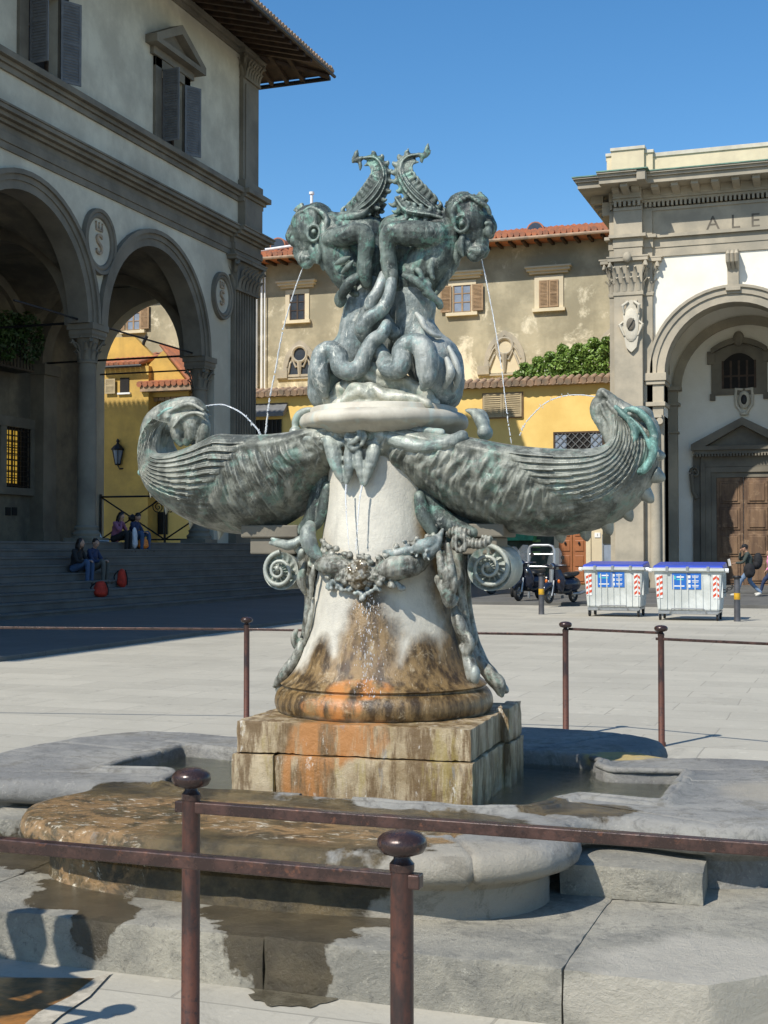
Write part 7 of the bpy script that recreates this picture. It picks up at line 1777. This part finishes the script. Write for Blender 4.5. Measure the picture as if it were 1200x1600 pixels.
def person(label,loc,rz,J,cols,group=None,hair='short',cap=False,extras=None,scale=1.0):
    r=thing('person',loc,label,'person',group,rz); S=lambda p:Vector(p)*scale
    h=S(J['head']); nk=S(J['neck']); ch=S(J['chest']); pv=S(J['pelvis']); f=Vector(J.get('face',(0,1,0))).normalized(); k=scale
    sx=Vector((1,0,0)) if abs(f.x)<.9 else Vector((0,1,0)); sx=(sx-f*sx.dot(f)).normalized(); upv=sx.cross(f)
    q=MB(); q.rz=1
    stubes(q,[([nk-(nk-ch)*.3,nk,h-upv*.05*k],[.055*k,.048*k,.05*k])]); q.ell(h,(.078*k,.095*k,.115*k),18,12); q.ell(h-upv*.055*k+f*.03*k,(.055*k,.06*k,.06*k),12,8)
    stubes(q,[([h+f*.085*k+upv*.015*k,h+f*.108*k-upv*.022*k],[.008*k,.014*k])])
    for s in(-1,1):
        q.ell(h+sx*s*.079*k-upv*.005*k,(.012*k,.02*k,.03*k),8,6); q.ell(h+f*.083*k+sx*s*.03*k+upv*.008*k,.011*k,8,6)
    q.tube([h+f*.086*k-upv*.05*k-sx*.024*k,h+f*.096*k-upv*.05*k,h+f*.086*k-upv*.05*k+sx*.024*k],[.005*k,.008*k,.005*k],6)
    for s in('L','R'):
        sd=-1 if s=='L' else 1; sh,el,wr=[S(p) for p in J['arm'+s]]; stubes(q,[([sh,el,wr],[.04*k,.034*k,.024*k])]); hand(q,wr,(wr-el)+Vector(J.get('hd'+s,(0,0,0))),sd,.6,k)
        hp,kn,an,to=[S(p) for p in J['leg'+s]]; stubes(q,[([hp,kn,an],[.07*k,.05*k,.035*k])])
    stubes(q,[([pv,ch,nk],[.11*k,.13*k,.05*k])])
    b=q.build('body',SK,r); remesh(b,.010*k,2)
    q=MB(); q.rz=1                 # upper garment
    shL,shR=S(J['armL'][0]),S(J['armR'][0])
    stubes(q,[([pv-Vector((0,0,.02)),pv.lerp(ch,.5),ch,nk.lerp(ch,.25)],[.135*k,.13*k,.15*k,.09*k]),([shL,ch.lerp(nk,.6),shR],[.06*k,.09*k,.06*k])])
    for s in('L','R'): sh,el,wr=[S(p) for p in J['arm'+s]]; stubes(q,[([sh,el,el.lerp(wr,.9)],[.062*k,.050*k,.036*k])])
    o=q.build('top',cols[0],r); remesh(o,.013*k,4,nz(.008,11))
    q=MB(); q.rz=1
    stubes(q,[([S(J['legL'][0]),pv,S(J['legR'][0])],[.10*k,.125*k,.10*k])])
    for s in('L','R'): hp,kn,an,to=[S(p) for p in J['leg'+s]]; stubes(q,[([hp,hp.lerp(kn,.5),kn,an],[.098*k,.088*k,.070*k,.052*k])])
    o=q.build('trousers',cols[1],r); remesh(o,.013*k,4,nz(.007,12))
    for s in('L','R'):
        hp,kn,an,to=[S(p) for p in J['leg'+s]]; q=MB(); q.rz=1; stubes(q,[([an-Vector((0,0,.02*k)),an.lerp(to,.5)-Vector((0,0,.02*k)),to],[.045*k,.048*k,.038*k])]); o=q.build('shoe',cols[2],r); remesh(o,.009*k,2)
    q=MB(); q.rz=1
    q.ell(h-f*.018*k+upv*.028*k,(.086*k,.098*k,.106*k),18,12)
    if hair=='long':
        stubes(q,[([h-f*.05*k,h-f*.075*k-upv*.12*k,h-f*.07*k-upv*.26*k],[.085*k,.08*k,.05*k])])
        for s in(-1,1): stubes(q,[([h+sx*s*.07*k+upv*.03*k,h+sx*s*.085*k-upv*.08*k,h+sx*s*.08*k-upv*.2*k],[.03*k,.035*k,.02*k])])
    o=q.build('hair',HAIR,r); remesh(o,.009*k,1,nz(.006,28))
    if cap:
        q=MB(); q.rz=1; q.ell(h+upv*.05*k-f*.005*k,(.092*k,.104*k,.085*k),18,10); q.tube([h+upv*.045*k+f*.07*k,h+upv*.035*k+f*.13*k,h+upv*.03*k+f*.17*k],[.075*k,.07*k,.05*k],10,sy=.12,up=tuple(upv)); o=q.build('cap',BLK,r,smooth=60)
    if extras: extras(r,S)
    return r
FU=-R(90)            # facing +u, down the steps
def seat(v,z,u): return (u,v,z)
grp='people sitting on the steps'
def sit(lean=0.0,kn=.44,drop=.36,spread=.10,hd=(0,1,0),armL=None,armR=None,foot=.44):
    return dict(pelvis=(0,0,.12),chest=(0,.04+lean,.43),neck=(0,.08+lean*1.5,.60),head=(0,.13+lean*1.7,.755),face=hd,
      armL=armL or [(-.18,.06+lean,.55),(-.23,.20+lean,.30),(-.08,.42,.30)],armR=armR or [(.18,.06+lean,.55),(.23,.20+lean,.30),(.08,.42,.30)],
      legL=[(-.09,.02,.10),(-spread,kn,.26),(-spread,foot,.26-drop-.12),(-spread,foot+.17,.26-drop-.16)],legR=[(.09,.02,.10),(spread,kn,.26),(spread,foot,.26-drop-.12),(spread,foot+.17,.26-drop-.16)])
def vat(px,py,u): return onu(px,py,u).y
va=vat(119,890,-18.85); person('long-haired woman in black top and blue jeans on the steps, leftmost of four',(-18.9,va,1.0),FU,sit(.03),(BLK,DEN,SHOE),grp,'long')
vb=va+.75; person('man in dark jacket and grey trousers beside the leftmost seated woman',(-18.9,vb,1.0),FU,sit(.02,hd=(.5,.8,-.1)),(NAVY,GRY,SHOE),grp)
vc=vat(184,845,-20.3); person('woman in a mauve top eating on the top step',(-20.4,vc,1.8),FU,sit(.05,hd=(.15,1,-.25),armL=[(-.18,.1,.55),(-.2,.26,.36),(-.03,.22,.62)],armR=[(.18,.1,.55),(.2,.28,.36),(.03,.24,.60)]),(PNK,BLK,SHOE),grp,'long')
vd=vat(211,845,-20.3); person('man in navy sweater and jeans sitting on the top step, rightmost of four',(-20.4,vd,1.8),FU,sit(.04,hd=(.35,1,-.45),spread=.2),(NAVY,DEN,SHOE),grp)
def bag(label,u,v,z,col,w_=.34,h_=.42,d_=.2,strap=True,name='backpack',cat='backpack'):
    r=thing(name,(u,v,z),label,cat)
    q=MB(); q.ell((u,v,z+h_*.5),(d_*.62,w_*.55,h_*.52),16,12); q.ell((u,v,z+h_*.30),(d_*.7,w_*.58,h_*.32),16,10); o=q.build('bag_body',col,r); remesh(o,.014,3,nz(.012,9))
    if strap:
        q=MB(); q.tube(smoothpath([(u-d_*.4,v-.05,z+h_*.9),(u-d_*1.0,v-.06,z+h_*.6),(u-d_*.7,v-.06,z+h_*.1)],4),.018,6); q.tube(smoothpath([(u+d_*.5,v,z+h_*.95),(u+d_*.78,v,z+h_*.5),(u+d_*.75,v,z+.05)],4),.016,6); q.build('strap',BLK,r,smooth=50)
RED=cloth('red_nylon',(.50,.035,.015)); ORG=cloth('orange_plastic_bag',(.75,.20,.02),.4); WHB=cloth('white_plastic_bag',(.6,.62,.66),.5)
bag('red backpack with a black strap standing on a lower step before the long haired woman',-17.9,vat(158,912,-17.9),.4,RED,.42,.40,.26)
bag('small red backpack beside the shins of the man in grey trousers',-18.2,vb+.42,.6,RED,.24,.48,.2)
bag('orange plastic bag at the feet of the couple on the top step',-20.0,vd-.05,1.6,ORG,.34,.34,.22,False,'carrier_bag','bag')
bag('white plastic bag held upright between the couple on the top step',-20.1,(vc+vd)/2+.12,1.62,WHB,.22,.62,.12,False,'carrier_bag','bag')
q=MB(); vv=vc-.62; q.lathe(-20.5,vv,[(.035,1.8),(.036,1.95),(.015,2.0),(.014,2.03)],12); q.tube([(-20.45,vv-.25,1.83),(-20.3,vv+.1,1.83)],[.06,.05],8,sy=.4,up=(0,0,1)); o=q.build('bottle',simple('pale_bottle',(.5,.6,.68),.2,bump=0),smooth=50); tag(o,'small pale bottle and wrapper on the top step by the column','bottle')
# walker in front of the church door and the person following
p=onz(1172,932,.10)
def wx(r,S):
    q=MB(); q.rz=1; q.ell(S((.02,-.26,1.18)),(.17,.15,.26),14,10); q.ell(S((.0,-.22,1.05)),(.16,.14,.16),12,8); o=q.build('backpack',BLK,r); remesh(o,.014,3,nz(.01,9))
    q=MB(); q.rz=1; q.ell(S((-.22,.02,.86)),(.09,.19,.24),14,10); o=q.build('jacket_over_arm',BLK,r); remesh(o,.014,3,nz(.02,8))
    q=MB(); q.rz=1; c=S((-.12,.60,1.12)); q.add([c+Vector(a) for a in((-.10,-.0,-.1),(.06,.06,-.12),(.06,.10,.10),(-.10,.04,.12),(-.10,.012,-.1),(.06,.072,-.12),(.06,.112,.10),(-.10,.052,.12))],[(0,1,2,3),(7,6,5,4),(0,4,5,1),(1,5,6,2),(2,6,7,3),(3,7,4,0)]); q.build('paper',M['white'],r)
J=dict(pelvis=(0,0,.92),chest=(0,.05,1.25),neck=(0,.10,1.45),head=(0,.16,1.60),face=(0,1,-.2),
 armL=[(-.19,.08,1.40),(-.24,.22,1.14),(-.14,.46,1.10)],armR=[(.19,.08,1.40),(.20,.30,1.22),(.04,.30,1.46)],
 legL=[(-.09,0,.90),(-.09,.30,.50),(-.09,.42,.10),(-.09,.60,.05)],legR=[(.09,0,.90),(.09,-.02,.48),(.09,-.34,.14),(.09,-.20,.04)])
person('man in black cap, green jacket and jeans walking past reading a paper',(p.x,p.y,.10),R(90)+TH*.3,J,(GRN,LDEN,WSH),'people walking past the church',cap=True,extras=wx,scale=.96)
p=onz(1199,930,.10)
J2=dict(J); J2['head']=(0,.08,1.58); J2['face']=(0,1,0); J2['armR']=[(.19,.05,1.38),(.24,.05,1.1),(.18,.2,.92)]; J2['armL']=[(-.19,.05,1.38),(-.24,.05,1.1),(-.18,.2,.92)]
person('person in pink shirt and dark shorts at the right edge of the photo',(p.x+.15,p.y,.10),R(90)+TH*.3,J2,(PINK,NAVY,WSH),'people walking past the church','long',scale=.88)
# two bystanders just outside the left edge; their heads' shadows fall on the platform step
JS=dict(pelvis=(0,0,.92),chest=(0,.0,1.25),neck=(0,.0,1.47),head=(0,.02,1.62),face=(0,1,-.1),
 armL=[(-.2,0,1.42),(-.26,-.02,1.14),(-.2,.12,.92)],armR=[(.2,0,1.42),(.26,-.02,1.14),(.2,.12,.92)],
 legL=[(-.1,0,.90),(-.11,.02,.48),(-.11,0,.10),(-.13,.17,.05)],legR=[(.1,0,.90),(.11,.02,.48),(.11,0,.10),(.13,.17,.05)])
for i,(px,py,sc_) in enumerate(((38,1462,.98),(112,1488,1.0))):
    P_=onv(px,py,CV-2.13); z=1.60*sc_; dz=z-P_.z; u=P_.x-.36*dz; v=P_.y-.85*dz
    person(('bystander in a black top and jeans standing outside the left edge' if i else 'bystander in a navy top and grey trousers standing outside the left edge'),(u,v-.02,0),R(-20),JS,((BLK,DEN,SHOE) if i else (NAVY,GRY,SHOE)),None,'short',scale=sc_)
